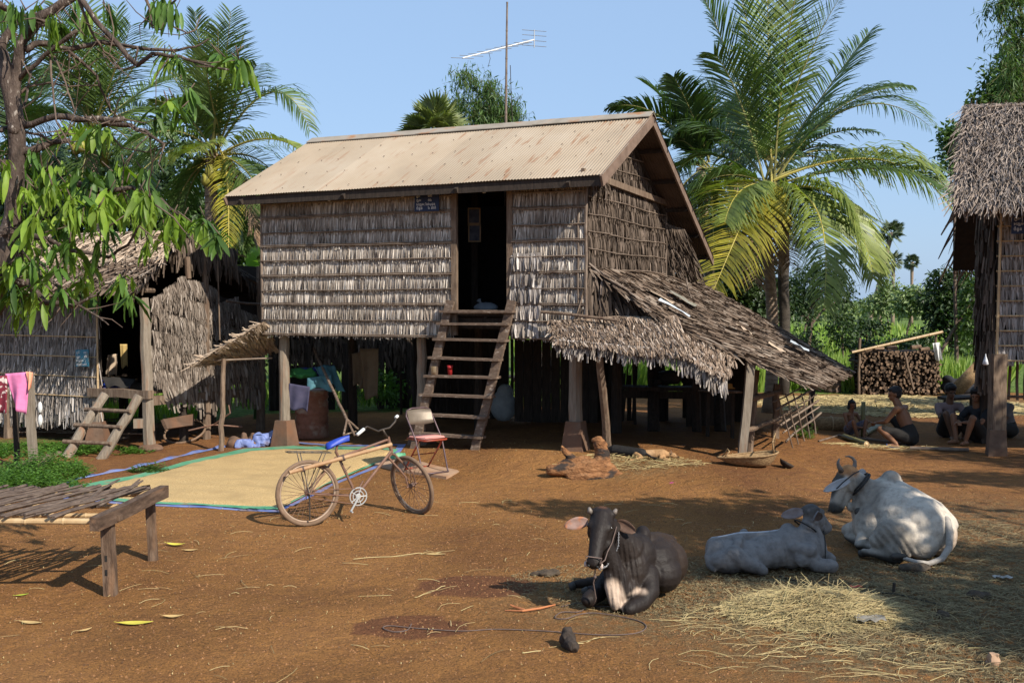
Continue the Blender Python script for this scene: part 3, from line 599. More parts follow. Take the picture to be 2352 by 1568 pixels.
thatch(mb,[H2(0,.95,1.25),H2(0,2.9,1.2),H2(0,2.9,.62),H2(0,.95,.6)],2,150,w=.035,over=1.3,lift=.05,rag=.4,skew=.1)
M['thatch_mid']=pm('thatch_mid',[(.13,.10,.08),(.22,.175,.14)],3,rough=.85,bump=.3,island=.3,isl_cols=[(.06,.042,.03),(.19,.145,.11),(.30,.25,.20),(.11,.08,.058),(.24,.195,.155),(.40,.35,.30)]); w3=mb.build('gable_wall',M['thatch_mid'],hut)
bs=np.linspace(.1,2.85,20); poly=[H2(.02,2.85,.85),H2(.02,.95,.85),H2(.02,.95,1.15),H2(.02,.1,1.15)]+[H2(.02,b,zt2f(b)-.06) for b in bs]; mb=MB(); m_=len(poly); mb.add([tuple(p) for p in poly]+[tuple(p-DX*.03) for p in poly],[tuple(range(m_)),tuple(range(2*m_-1,m_-1,-1))]+[(i,i+m_,(i+1)%m_+m_,(i+1)%m_) for i in range(m_)]); mb.build('wall_lining',M['backing'],w3)
# roof of the hut
r_tr=D(432,528,17.75); r_er=D(312,668,15.95); r_br=D(648,708,19.9); LEN=-DX*6.2
mb=MB(); c=[r_tr+LEN,r_tr,r_er,r_er+LEN]
thatch(mb,[c[0],c[1],lerp(c[1],c[2],.52),lerp(c[0],c[3],.52)],6,420,w=.025,over=2.0,lift=.05,rag=.5,skew=.3,mi=0)
thatch(mb,[lerp(c[0],c[3],.5),lerp(c[1],c[2],.5),c[2],c[3]],7,420,w=.022,over=2.0,lift=.06,rag=.5,skew=.45,mi=1)
thatch(mb,[c[0]+(c[0]-c[3]).normalized()*-.0,c[1],r_br,r_br+LEN],7,200,w=.03,over=1.8,lift=.05,rag=.4,skew=.2,mi=1,flip=-1)
ro2=mb.build('roof',[M['thatch_tan'],M['thatch_roof']],hut)
mb=MB(); slab(mb,[q-V((0,0,.03)) for q in c],.03); slab(mb,[r_tr+LEN-V((0,0,.03)),r_tr-V((0,0,.03)),r_br,r_br+LEN],.03,flip=-1); mb.build('roof_lining',M['backing'],ro2)
mb=MB(); a_,b_=D(385,540,17.5),D(545,575,18.4); thatch(mb,[a_,b_,b_-V((0,0,.45)),a_-V((0,0,.4))],1,130,w=.03,over=.95,lift=.08,rag=.55,skew=.15)
thatch(mb,[r_tr,r_er,r_er-V((0,0,.2)),r_tr-V((0,0,.3))],1,90,w=.02,over=.9,lift=.08,rag=.6,skew=.3)
thatch(mb,[r_tr+V((.05,0,0)),r_br,r_br-V((0,0,.25)),r_tr-V((0,0,.3))],1,150,w=.02,over=.9,lift=.05,rag=.6,skew=.2); mb.build('roof_fringe',M['thatch_brown'],ro2)
for (a,b,z0,z1,r,m) in ((0,0,.02,zt2f(0)+.05,.085,'wood_grey'),(1.05,0,.35,.95,.08,'wood_grey'),(3.0,0,.0,.9,.09,'wood'),(0,1.35,.0,3.1,.06,'wood'),(0,2.8,.0,2.9,.07,'wood'),(1.6,1.6,0,1.,.09,'wood_dark'),(3,2.6,0,1,.09,'wood_dark'),(1.2,2.8,0,1,.09,'wood_dark'),(4.6,.0,0,1,.09,'wood'),(0.1,.9,0.0,.6,.07,'wood_dark')):
    p=H2(a,b,0); z=float(gz(p.x,p.y)); mb=MB(); mb.tube(wobline(V((p.x,p.y,z+z0-.02)),V((p.x-(.05 if a==0 and b==0 else 0),p.y,z1)),6,.012),[r*1.15,r*1.1,r*1.05,r,r,r*.95,r*.9],8); o=mb.build('post',M[m],hut)
    if (a,b) in ((0,0),(1.05,0)):
        mb=MB(); mb.ball((p.x+.02,p.y,z+.02),.2,12,sc=(1,.9,.42)) if b==0 and a==0 else mb.box((p.x,p.y,z+.18),(.34,.34,.4),taper=.6); mb.build('footing',M['concrete'],o)
zf2=.88; mb=MB(); slab(mb,[H2(5,.02,zf2),H2(.05,.02,zf2),H2(.05,2.85,zf2),H2(5,2.85,zf2)],-.04); mb.beam(H2(1.15,-.06,zf2-.03),H2(-.1,-.06,zf2-.03),.12,.13,wob=.01,seg=4); mb.beam(H2(.02,0,zf2-.14),H2(.02,2.9,zf2-.2),.12,.14); mb.build('floor_deck',M['wood'],hut)
mb=MB(); 
for c in ([H2(5,2.9,3.2),H2(0,2.9,2.9),H2(0,2.9,.8),H2(5,2.9,.8)],[H2(5.2,0,3.2),H2(5.2,2.9,3.2),H2(5.2,2.9,.8),H2(5.2,0,.8)]): slab(mb,c,.03)
mb.build('back_wall',M['backing'],hut)
for pp,rr9 in ((wobline(D(320,665,16.4),D(352,668,16.9),3,.005),.04),([D(500,600,17.9),D(505,780,17.9)],.012),([D(430,590,17.6),D(433,640,17.6)],.045),(wobline(D(520,692,17.9),D(610,700,18.9),4,.01),.02)):
    mb=MB(); mb.tube(pp,rr9,7); mb.build('roof_prop',M['wood'],hut)
# hut ladder
def lad(px): return [GG(*q) if k==0 else D(*q) for k,q in enumerate(px)]
la0,lb0=GG(150,1050),GG(230,1053); la1,lb1=D(240,906,16.35),D(320,909,15.95)
hl=thing('log_ladder','short log ladder of four rungs leaning on the small hut doorway','ladder',(la0+lb0)/2)
for a,b in ((la0,la1),(lb0,lb1)): mb=MB(); mb.tube(wobline(a-V((0,0,.02)),b,6,.012),[.075,.072,.075,.068,.07,.066,.07],9); mb.build('side_pole',M['wood_grey'],hl)
for t in (.25,.51,.76):
    a=la0.lerp(la1,t);b=lb0.lerp(lb1,t);d=(b-a).normalized(); mb=MB(); bamboo_pole(mb,a-d*.17-V((0,.07,0)),b+d*.05-V((0,.07,0)),.035,nodes=3,n=7); mb.build('rung',M['wood'],hl)
sign('address_sign','faded blue sign with white Khmer writing on the grey thatch wall of the small hut',D(189,822,17.05),DX*1.0+V((0,0,.03)),V((0.04,-.1,1)),.27,.27,M['sign_blue'],
 [("ភូមិ",.02,.205,.055),("០១",.17,.205,.05),("ក្រុម",.02,.14,.055),("០៤",.18,.145,.055),("មេគ្រួសារ",.02,.08,.042),("រុំ",.20,.08,.05),("ឈ្មោះ",.01,.02,.045),("៤ នាក់",.12,.02,.045)])
# ---------------- right hut
E3=V((.97,-.24,0)); G3=V((.24,.97,0)); P3=GG(2285,1045); 
def H3(a,b,z): p=V((P3.x,P3.y,0))+E3*a+G3*b; return V((p.x,p.y,z))
rh=thing('raised_hut','raised hut with shaggy grass roof and bamboo-strapped thatch wall at the right edge','hut',H3(1.5,1.5,0))
zb3,zt3=D(2280,828,16.0).z,D(2280,470,16.0).z+.35
mb=MB(); c=[H3(0,0,zt3),H3(3.5,0,zt3),H3(3.5,0,zb3),H3(0,0,zb3)]; nrow=int((zt3-zb3)/.205)
thatch(mb,c,nrow,420,w=.03,over=1.15,lift=.03,rag=.2,skew=.09); w4=mb.build('front_wall',M['thatch_grey'],rh)
mb=MB(); slab(mb,[q+G3*.015 for q in c],.03); mb.build('wall_lining',M['backing'],w4)
mb=MB()
for r in range(nrow+1): z=zt3-(zt3-zb3)*r/nrow; bamboo_pole(mb,H3(-.03,-.035,z),H3(3.5,-.035,z+.02),.014,nodes=12,n=6)
bamboo_pole(mb,H3(-.01,-.05,zb3-.02),H3(.03,-.05,zt3),.022,nodes=8,n=6)
mb.build('bamboo_batten',M['bamboo'],w4)
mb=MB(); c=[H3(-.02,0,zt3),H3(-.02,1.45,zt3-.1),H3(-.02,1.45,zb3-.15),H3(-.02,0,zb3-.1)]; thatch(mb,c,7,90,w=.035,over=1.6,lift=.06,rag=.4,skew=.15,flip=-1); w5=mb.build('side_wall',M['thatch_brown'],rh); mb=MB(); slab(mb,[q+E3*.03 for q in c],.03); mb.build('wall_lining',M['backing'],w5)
mb=MB(); slab(mb,[H3(0,1.5,zt3),H3(3.5,1.5,zt3),H3(3.5,1.5,zb3),H3(0,1.5,zb3)],.04); slab(mb,[H3(0.05,.05,zb3+.2),H3(3.4,.05,zb3+.2),H3(3.4,1.5,zb3+.2),H3(.05,1.5,zb3+.2)],.04); slab(mb,[H3(3.5,0,zt3),H3(3.5,1.5,zt3),H3(3.5,1.5,zb3),H3(3.5,0,zb3)],.04); mb.build('floor_and_back',M['backing'],rh)
t0=D(2214,243,17.9); e0=D(2191,470,15.45); b0=D(2188,612,20.2); X3=E3*5.2
mb=MB(); thatch(mb,[t0,t0+X3,e0+X3,e0],22,1100,w=.013,over=3.0,lift=.09,rag=.5,skew=.22,curl=.1); thatch(mb,[t0,t0+X3,b0+X3,b0],9,300,w=.03,over=2,lift=.06,rag=.4,skew=.2,flip=-1)
thatch(mb,[e0,e0+X3,e0+X3-V((0,0,.22)),e0-V((0,0,.22))],1,330,w=.016,over=.8,lift=.05,rag=.6,skew=.2); thatch(mb,[t0,e0,e0-V((0,0,.2)),t0-V((0,0,.2))],1,120,w=.02,over=.8,lift=.06,rag=.6,skew=.3,flip=-1)
thatch(mb,[b0,b0+X3,b0+X3-V((0,0,.2)),b0-V((0,0,.2))],1,120,w=.02,over=.8,lift=.05,rag=.6,skew=.3)
for k in range(200):
    t=rnd.random(); p=t0+X3*t+V((0,0,.02)); d=V((rnd.uniform(-.6,.6),-1,rnd.uniform(-.9,.3))).normalized()*rnd.uniform(.1,.25); s=V((.01,0,.002)); mb.add([tuple(p-s),tuple(p+s),tuple(p+d+s*.4),tuple(p+d-s*.4)],[(0,1,2,3)])
ro3=mb.build('roof',M['thatch_grass'],rh)
mb=MB(); slab(mb,[q-V((0,0,.04)) for q in [t0,t0+X3,e0+X3,e0]],.05); slab(mb,[q-V((0,0,.04)) for q in [t0,t0+X3,b0+X3,b0]],.05,flip=-1); mb.build('roof_lining',M['backing'],ro3)
mb=MB(); mb.tube(wobline(t0+V((.15,-.25,-.08)),t0+X3+V((.1,-.25,-.08)),8,.02),.03,7); mb.build('ridge_pole',M['bamboo_old'],ro3)
mb=MB(); mb.beam(H3(.02,.0,.35),H3(.02,0,zb3+.1),.2,.19,up=(0,1,0)); po=mb.build('post',M['wood'],rh); mb=MB(); mb.box((H3(.02,0,.16)),(.27,.27,.44),Matrix.Rotation(-.24,3,'Z'),taper=.84); mb.build('footing',M['concrete'],po)
for a,b in ((2.2,0),(0.1,1.4),(2.2,1.4)): p=H3(a,b,0); mb=MB(); mb.beam(p,(p.x,p.y,zb3+.15),.18); mb.build('post',M['wood_dark'],rh)
mb=MB()
for i in range(16): p=H3(.25+i*.11,.9,0); mb.tube(wobline(V((p.x,p.y,.75)),V((p.x,p.y,zb3+.15)),3,.01),.022,6)
mb.tube([H3(.2,.88,.8),H3(2.1,.88,.8)],.025,6); mb.build('slat_screen',M['bamboo_old'],rh)
mb=MB()
for a,z0,z1 in ((2268,870,500),(2258,905,520)): mb.tube(wobline(D(a,z0,16.9),D(a,z1,16.9),5,.015),.03,6)
mb.build('side_pole',M['wood_dark'],rh)
q=D(2342,510,15.6); sign('door_sign','navy sign with Khmer writing under the grass roof at the right edge',q,E3,V((0,0,1)),.22,.34,M['sign_dark'],[("ភូមិ",.03,.27,.06),("ក្រុម",.03,.2,.06),("មេក្រុម:",.03,.125,.055),("ចំនួន",.03,.05,.06)])
def leafmat(name,cols,tr=.3,rough=.45,island=.35,isl=None,spec=.4): return pm(name,cols,3,rough=rough,bump=0,island=island,isl_cols=isl,spec=spec,trans=tr)
M['coco']=leafmat('coconut_leaf',[(.075,.125,.032),(.13,.20,.055)],.30,.4,.3)
M['coco_dark']=leafmat('coconut_leaf_dark',[(.04,.08,.026),(.075,.12,.038)],.25,.4,.3)
M['coco_yellow']=leafmat('coconut_leaf_yellow',[(.30,.30,.045),(.50,.40,.06)],.35,.4,.3)
M['coco_ygreen']=leafmat('coconut_leaf_yellow_green',[(.17,.23,.05),(.30,.34,.09)],.35,.4,.3)
M['rachis']=pm('frond_rib',[(.20,.20,.06),(.30,.26,.09)],5,rough=.5,bump=0)
M['rachis_y']=pm('frond_rib_yellow',[(.42,.34,.07),(.5,.42,.12)],5,rough=.5,bump=0)
M['palm_trunk']=pm('palm_trunk',[(.17,.12,.085),(.28,.20,.145),(.34,.26,.19)],4,(1,1,5),bump=.4,bdist=.02)
M['dead_leaf']=pm('dead_leaf',[(.20,.12,.07),(.33,.23,.15)],4,bump=.1,island=.3)
M['coconut']=pm('coconut_husk',[(.22,.22,.04),(.35,.30,.06)],5,rough=.5,bump=.1,island=.3)
M['fan']=leafmat('fan_palm_leaf',[(.16,.20,.07),(.26,.29,.11)],.2,.45,.3)
M['fan_far']=leafmat('fan_palm_leaf_far',[(.07,.10,.05),(.13,.16,.085)],.15,.5,.3)
M['bamb_leaf']=leafmat('bamboo_leaf',[(.06,.12,.03),(.12,.20,.055)],.35,.5,.3)
M['mango']=leafmat('mango_leaf',[(.12,.21,.025),(.20,.31,.04),(.29,.39,.065)],.42,.48,.4,spec=.3)
M['mango_dark']=leafmat('mango_leaf_deep',[(.05,.11,.018),(.09,.17,.03)],.3,.48,.4,spec=.3)
M['bark']=pm('mango_bark',[(.035,.024,.018),(.075,.052,.04),(.13,.096,.076)],7,(3,3,1),rough=.8,bump=.7,bdist=.02,grime=((.30,.26,.22),14,.62,.70))
M['twig']=pm('twig_bark',[(.08,.052,.038),(.16,.115,.085)],8,bump=.3)
M['leaf_dark']=leafmat('dark_foliage',[(.02,.045,.012),(.05,.085,.022)],.2,.5,.4)
M['leaf_mid']=leafmat('mid_foliage',[(.05,.095,.02),(.10,.16,.035)],.3,.5,.4)
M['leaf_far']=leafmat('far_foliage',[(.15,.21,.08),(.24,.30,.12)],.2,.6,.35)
M['grass']=leafmat('rice_grass',[(.14,.25,.035),(.24,.36,.06)],.4,.5,.4,isl=[(.10,.20,.025),(.22,.34,.05),(.36,.40,.10),(.15,.26,.04)])
M['weed']=leafmat('weed_leaf',[(.06,.15,.02),(.12,.23,.035)],.35,.5,.35)
def place(mb,tv,tf,P,X,Y_,Z_,S,mi=0):
    """copies of a small template: P (N,3) positions, X,Y_,Z_ (N,3) axes, S (N,) scale"""
    tv=np.asarray(tv,float); N=len(P)
    vs=P[:,None,:]+S[:,None,None]*(tv[None,:,0:1]*X[:,None,:]+tv[None,:,1:2]*Y_[:,None,:]+tv[None,:,2:3]*Z_[:,None,:])
    f=(np.arange(N)[:,None,None]*len(tv)+np.asarray(tf)[None]).reshape(-1,len(tf[0])); mb.addq(vs.reshape(-1,3),f,mi)
def frames(N,dirs,roll=None):
    d=dirs/np.linalg.norm(dirs,axis=1)[:,None]; up=np.tile([0,0,1.],(N,1)); s=np.cross(d,up); ln=np.linalg.norm(s,axis=1)[:,None]; s=np.where(ln<1e-4,[1.,0,0],s/np.maximum(ln,1e-9)); n=np.cross(s,d)
    if roll is not None: c,q=np.cos(roll)[:,None],np.sin(roll)[:,None]; s,n=s*c+n*q,n*c-s*q
    return d,s,n
def frond(mb,p0,pc,p1,nl=72,ll=.85,w=.04,droop=.55,mi=0,mir=1,rr=.028,tw=0,start=.14,sd=1.0):
    p0,pc,p1=[np.array(q,float) for q in (p0,pc,p1)]
    B=lambda t:(1-t)[:,None]**2*p0+2*((1-t)*t)[:,None]*pc+(t**2)[:,None]*p1
    ts=np.linspace(0,1,16); pts=B(ts); mb.tube([tuple(q) for q in pts],[rr*(1-.85*t) for t in ts],5,mir)
    t=np.repeat(np.linspace(start,.995,nl),2)+nr.uniform(-.004,.004,2*nl); t=np.clip(t,0,1); side=np.tile([1.,-1.],nl); n=2*nl
    keep=np.repeat(nr.rand(nl)>.04,2)&(nr.rand(n)>.05); t=t[keep]; side=side[keep]; n=len(t)
    P=B(t); T=B(np.clip(t+.01,0,1.01))-B(np.clip(t-.01,0,1)); T/=np.linalg.norm(T,axis=1)[:,None]
    s=np.cross(T,[0,0,1.]); ln=np.linalg.norm(s,axis=1)[:,None]; hor=np.cross(p1-p0,[0,0,1.]); hor/=max(1e-6,np.linalg.norm(hor)); s=np.where(ln<.25,hor,s/np.maximum(ln,1e-6)); s/=np.linalg.norm(s,axis=1)[:,None]
    s=s*(np.sign(s@hor)[:,None]+1e-9)
    up=np.cross(s,T); c_,q_=math.cos(tw),math.sin(tw); s,up=s*c_+up*q_,up*c_-s*q_
    L=ll*np.minimum(1,.45+(t-start)/.25*.55)*(1-.72*np.clip((t-.45)/.55,0,1)**1.6)*nr.uniform(.85,1.08,n)
    d=s*side[:,None]*.85*sd+T*(.35+.5*t)[:,None]+up*.22+nr.normal(0,.06,(n,3)); d/=np.linalg.norm(d,axis=1)[:,None]
    g=np.array([0,0,-1.]); dr=droop*nr.uniform(.6,1.35,n)[:,None]*(1-.8*np.clip(T[:,2:3],0,1))
    d1=d; d2=d1+g*dr*.75; d2/=np.linalg.norm(d2,axis=1)[:,None]; d3=d2+g*dr*1.2; d3/=np.linalg.norm(d3,axis=1)[:,None]
    q0=P; q1=q0+d1*(L*.35)[:,None]; q2=q1+d2*(L*.35)[:,None]; q3=q2+d3*(L*.32)[:,None]
    Wd=T*.5*w+up*w*.18*side[:,None]
    vs=np.stack([q0-Wd*.6,q0+Wd*.6,q1+Wd,q1-Wd,q2+Wd*.8,q2-Wd*.8,q3+Wd*.12,q3-Wd*.12],1).reshape(-1,3)
    i=np.arange(n)[:,None]*8; mb.addq(vs,np.concatenate([i+np.array([[0,1,2,3]]),i+np.array([[3,2,4,5]]),i+np.array([[5,4,6,7]])]),mi)
def coconut(label,base,ctr,Y,tips,mats,seed,nl=60,ll=.85,w=.04,trunk_r=.15,nuts=0,dead=0,group=None,droopk=.55,yl=1.22):
    random.seed(seed); c=D(*ctr,Y); t=thing('coconut_palm',label,'palm tree',base,0,group)
    mb=MB(); pts=[V(base).lerp(c,k/10)+V((.08*math.sin(k*.5),.0,0)) for k in range(11)]; mb.tube(pts,[trunk_r*(1.35 if k==0 else 1.08-.03*k)*(1+.05*(k%2)) for k in range(11)],12)
    for k in range(40): s=(k+.5)/40; p=V(base).lerp(c,s)+V((.08*math.sin(s*5),0,0)); mb.tube([p-V((0,0,.012)),p+V((0,0,.012))],trunk_r*(1.1-.3*s)+.005,12)
    mb.build('trunk',M['palm_trunk'],t,True)
    for i,tp in enumerate(tips):
        (x,y),(cx,cy)=tp[0],tp[1]; kind=tp[2] if len(tp)>2 else 0; dy=tp[3] if len(tp)>3 else random.uniform(-1.6,1.6)
        p1=D(x,y,Y+dy); pc=D(cx,cy,Y+dy*.45); mb=MB()
        frond(mb,c+V((random.uniform(-.12,.12),random.uniform(-.12,.12),random.uniform(-.1,.15))),pc,p1,nl=nl+(24 if kind in (1,2) and yl>1 else 0),ll=ll*random.uniform(.9,1.1)*(yl if kind in (1,2) and len(tp)>3 else 1),w=w*(1.55 if kind in (1,2) and yl>1 else 1),droop=droopk*random.uniform(.7,1.3),tw=random.uniform(-.35,.35))
        pair=[[mats[0],M['rachis']],[M['coco_yellow'],M['rachis_y']],[M['coco_ygreen'],M['rachis_y']],[M['dead_leaf'],M['dead_leaf']]][kind]
        mb.build('frond',pair,t)
    for k in range(nuts):
        an=random.uniform(0,6.28); mb=MB(); p=c+V((math.cos(an)*.3,math.sin(an)*.3-.1,-.45+random.uniform(-.2,.15))); mb.ball(p,.11,10,sc=(1,1,1.2)); mb.build('coconut',M['coconut'],t,True)
    if nuts:
        mb=MB()
        for k in range(60):
            an=random.uniform(0,6.28); d=V((math.cos(an),math.sin(an),random.uniform(-.3,.8))); p=c+V((0,0,-.2)); mb.tube([p,p+d*.3,p+d*.55+V((0,0,-.08))],[.012,.008,.004],4)
        mb.build('flower_stalks',M['coconut'],t)
    return t
RT=[((1606,-30),(1690,150)),((1690,-70),(1738,150)),((1762,-95),(1764,150),2),((1842,-70),(1792,120)),((1926,0),(1832,150)),((1996,75),(1872,235)),((1640,125),(1698,180)),((2135,290),(1960,140)),
((2192,492),(2072,285),2,-1.0),((2186,440),(2040,340)),((2150,392),(1950,325)),((2006,640),(1965,375),2,-1.6),((1892,706),(1925,385),2,-2.7),((1990,560),(1850,420)),((1626,698),(1742,415),1,-2.3),((1588,440),(1670,370),0),((1665,510),(1690,400),2),
((1560,390),(1640,300)),((1735,650),(1745,500),3),((1850,560),(1832,430)),((1905,520),(1870,400)),((1570,300),(1660,260)),((2080,200),(1900,200)),((1815,610),(1800,480),3)]
coconut('tall coconut palm right of the tin-roofed house with drooping yellow fronds and green nuts',V(((1768-1176)/F*22,22,-.05)),(1768,432),22,RT,[M['coco']],5,nl=82,ll=1.12,w=.031,trunk_r=.125,nuts=6,droopk=.5)
L2=[((448,28),(468,200)),((530,28),(512,200)),((500,60),(505,200)),((590,150),(545,210)),((712,300),(640,105)),((698,352),(620,285),2),((524,610),(530,380),1,-1.2),((430,352),(470,330),2),((300,420),(400,300)),((360,230),(440,250)),((345,90),(425,220)),((606,480),(580,370)),((560,570),(552,400)),((275,350),(390,255)),((420,500),(440,370)),((650,430),(595,330)),((470,120),(480,230)),((560,80),(525,200)),((400,160),(450,240)),((590,560),(575,400),3),((380,520),(430,390))]
coconut('coconut palm just left of the tin roof with one long yellow frond hanging down',V(((470-1176)/F*20.5,20.5,-.05)),(497,347),20.5,L2,[M['coco']],8,nl=66,ll=.8,w=.028,trunk_r=.14,nuts=7,yl=.62)
L1=[((58,60),(150,180)),((130,15),(180,150)),((200,-5),(205,150)),((270,20),(240,150)),((335,110),(280,200)),((385,180),(300,215)),((402,330),(320,235)),((345,450),(300,320)),((100,400),(140,280)),((60,220),(130,200)),((15,350),(100,240)),((180,480),(190,350)),((275,470),(250,350)),((230,90),(215,200)),((300,60),(255,190)),((110,110),(165,200)),((350,250),(290,240)),((40,300),(120,250)),((330,380),(290,280))]
coconut('broad coconut palm seen behind the bare mango branches at the left',V(((250-1176)/F*23,23,-.05)),(213,300),23,L1,[M['coco']],9,nl=58,ll=.95,w=.032,trunk_r=.16,nuts=5)
L3=[((-60,80),(0,180)),((40,60),(30,200)),((110,160),(70,230)),((150,260),(90,240)),((140,380),(90,300)),((60,450),(50,340)),((-20,430),(0,330)),((90,480),(70,360)),((10,110),(25,220)),((-70,300),(0,260))]
coconut('coconut palm farthest left, mostly hidden behind the mango trunk',V(((30-1176)/F*27,27,-.2)),(32,330),27,L3,[M['coco_dark']],10,nl=56,ll=1.0,w=.05,trunk_r=.16)
R0=[((1402,246),(1520,215)),((1478,190),(1560,240)),((1548,178),(1590,250)),((1545,330),(1575,300)),((1436,300),(1530,285)),((1515,440),(1560,350)),((1690,240),(1650,280)),((1610,620),(1608,470)),((1560,580),(1570,430)),((1700,560),(1670,420)),((1740,480),(1690,380)),((1650,200),(1625,280)),((1640,640),(1640,480)),((1530,520),(1560,400)),((1720,330),(1670,320)),((1600,230),(1605,300))]
coconut('dark coconut palm standing behind the rear corner of the tin-roofed house',V(((1640-1176)/F*25.5,25.5,-.2)),(1618,385),25.5,R0,[M['coco_dark']],12,nl=70,ll=1.0,w=.048,trunk_r=.15)
M['palm_trunk_dark']=pm('palm_trunk_dark',[(.04,.032,.025),(.08,.065,.05)],4,(1,1,5),bump=.7,bdist=.03)
tk=thing('coconut_palm','dark palm trunk rising just behind the tall coconut palm','palm tree',V(((1806-1176)/F*26,26,-.2))); mb=MB(); b_=V(((1806-1176)/F*26,26,-.2)); mb.tube(wobline(b_,D(1795,380,26),8,.05),.13,10); mb.build('trunk',M['palm_trunk_dark'],tk,True)
mb=MB()
for k in range(14): an=k*.9; c_=D(1795,385,26); frond(mb,c_,c_+V((math.cos(an)*1.2,math.sin(an)*1.2,1.0)),c_+V((math.cos(an)*2.6,math.sin(an)*2.6,rnd.uniform(-1.8,1.6))),nl=34,ll=.7,w=.06)
mb.build('crown',[M['coco_dark'],M['rachis']],tk)
# ---- fan palms
def fan_leaf(r=1.0,nb=26,pet=.9,seed=1):
    mb=MB(); mb.tube([(0,0,0),(pet*.5,0,.05),(pet,0,0)],[.03,.02,.018],5,1); rr=random.Random(seed)
    for i in range(nb):
        a=-2.2+4.4*i/(nb-1); d=V((math.cos(a),math.sin(a),.1*math.sin(a*3)+rr.uniform(-.05,.05))); s=V((-math.sin(a),math.cos(a),0)); L=r*(.85+.15*math.cos(a))*rr.uniform(.92,1.05); c0=V((pet,0,0)); wd=.075*r
        p1=c0+d*L*.55; p2=c0+d*L*.8+V((0,0,-.04*r)); p3=c0+d*L+V((0,0,-rr.uniform(.05,.16)*r)); up=V((0,0,.035*r))
        for sg in (-1,1):
            mb.add([tuple(c0),tuple(p1+s*wd*sg-up),tuple(p2+s*wd*.55*sg-up*.6),tuple(p3),tuple(p1+up)],[(0,1,4),(4,1,2,3)])
    return mb
FAN=[fan_leaf(seed=k).mesh('fan_leaf') for k in range(3)]
def fanpalm(label,x,Y,ytop,r,tr,ybase=None,n=20,mat='fan',group='distant sugar palms',lean=0,parts=True):
    c=D(x,ytop,Y); z0=-.4 if Y>30 else 0.; base=V((c.x+lean,c.y,z0)); t=thing('sugar_palm',label,'palm tree',base,0,group)
    mb=MB(); mb.tube([base.lerp(c,k/6)+V((-.0*k,0,0))+V((lean*.0,0,0)) for k in range(7)],[tr*1.2,tr,tr*.9,tr*.85,tr*.85,tr*.95,tr*1.1],9); mb.build('trunk',M['palm_trunk'],t,True)
    for k in range(n):
        an=2.4*k; el=R(75-130*(k/n)); me=FAN[k%3] 
        if not me.materials or me.materials[0]!=M[mat]:
            me=me.copy(); me.materials.clear(); me.materials.append(M[mat]); me.materials.append(M['rachis'])
            FAN[k%3]=me
        o=bpy.data.objects.new('fan_leaf',me); C.objects.link(o); o.parent=t; d=V((math.cos(an)*math.cos(el),math.sin(an)*math.cos(el),math.sin(el)))
        q=d.to_track_quat('X','Z').to_matrix().to_4x4(); o.matrix_local=Matrix.Translation(c-base)@q@Matrix.Rotation(rnd.uniform(-.7,.7),4,'X')@Matrix.Scale(r*rnd.uniform(.85,1.1),4)
    return t
fanpalm('fan-leaved sugar palm whose crown shows above the tin roof ridge left of the aerial',1000,27,308,.56,.17,n=30,group=None)
fanpalm('pale sugar palm crown showing between the two coconut palms on the right',1690,34,300,.55,.17,n=24,group=None)
fanpalm('tallest distant sugar palm on a bare grey trunk',2048,92,535,.66,.20,mat='fan_far',lean=-2.0)
fanpalm('distant sugar palm standing apart to the right of the others',2095,110,602,.55,.17,mat='fan_far')
fanpalm('distant sugar palm directly behind the tallest one',2052,105,600,.66,.18,mat='fan_far')
fanpalm('lowest distant sugar palm, left of the tallest one',2022,86,618,.6,.18,mat='fan_far')
# ---- generic leafy crowns
LEAFQ=[(0,0,0),(.35,.28,.05),(.35,-.28,.05),(1,0,-.12)]; LEAFF=[[0,2,3,1]]
def crown(blobs,n,leaf,seed=0,droop=.3,mb=None,mi=0,clump=5):
    r=np.random.RandomState(seed); mb=mb or MB(); tot=sum(b[1][0]*b[1][1]*b[1][2] for b in blobs)**(1)
    for c,rad in blobs:
        k=max(10,int(n*rad[0]*rad[1]*rad[2]/tot)); kc=max(3,k//clump)
        u=r.normal(0,1,(kc,3)); u/=np.linalg.norm(u,axis=1)[:,None]; rr_2=r.uniform(.35,1.08,kc)**.6*(1+.18*np.sin(u[:,0]*5+seed)*np.cos(u[:,2]*4))
        Cc=np.array(c)+u*rr_2[:,None]*np.array(rad); idx=np.repeat(np.arange(kc),clump); P=Cc[idx]+r.normal(0,leaf*.75,(len(idx),3))
        d=u[idx]*.6+r.normal(0,.6,(len(idx),3)); d[:,2]-=droop; dd,s,nn=frames(len(idx),d,r.uniform(-1,1,len(idx)))
        place(mb,LEAFQ,LEAFF,P,dd,s,nn,leaf*r.uniform(.6,1.35,len(idx)),mi)
    return mb
def bush(name,label,cat,base,blobs,n,leaf,mat,seed,group=None,trunks=1,droop=.3,tr=.06):
    base=V(base); t=thing(name,label,cat,base,0,group); crown(blobs,n,leaf,seed,droop).build('crown',M[mat],t)
    mb=MB(); rr=random.Random(seed)
    for k in range(trunks): off=V((rr.uniform(-.1,.1)*k,0,0)); mb.tube(wobline(base+off,V(blobs[0][0]),5,.05*trunks),[tr,tr*.9,tr*.8,tr*.7,tr*.5,tr*.3],7)
    for c,rad in blobs[1:7]: mb.tube(wobline(base.lerp(V(blobs[0][0]),rr.uniform(.4,.8)),V(c),4,.08),[tr*.5,tr*.45,tr*.4,tr*.3,tr*.15],6)
    mb.build('trunk',M['twig'],t); return t
def pb(x,y,Y,rx,rz,ry=None): # crown blob given by pixel, distance and size in metres
    p=D(x,y,Y); return (tuple(p),(rx,ry or rx,rz))
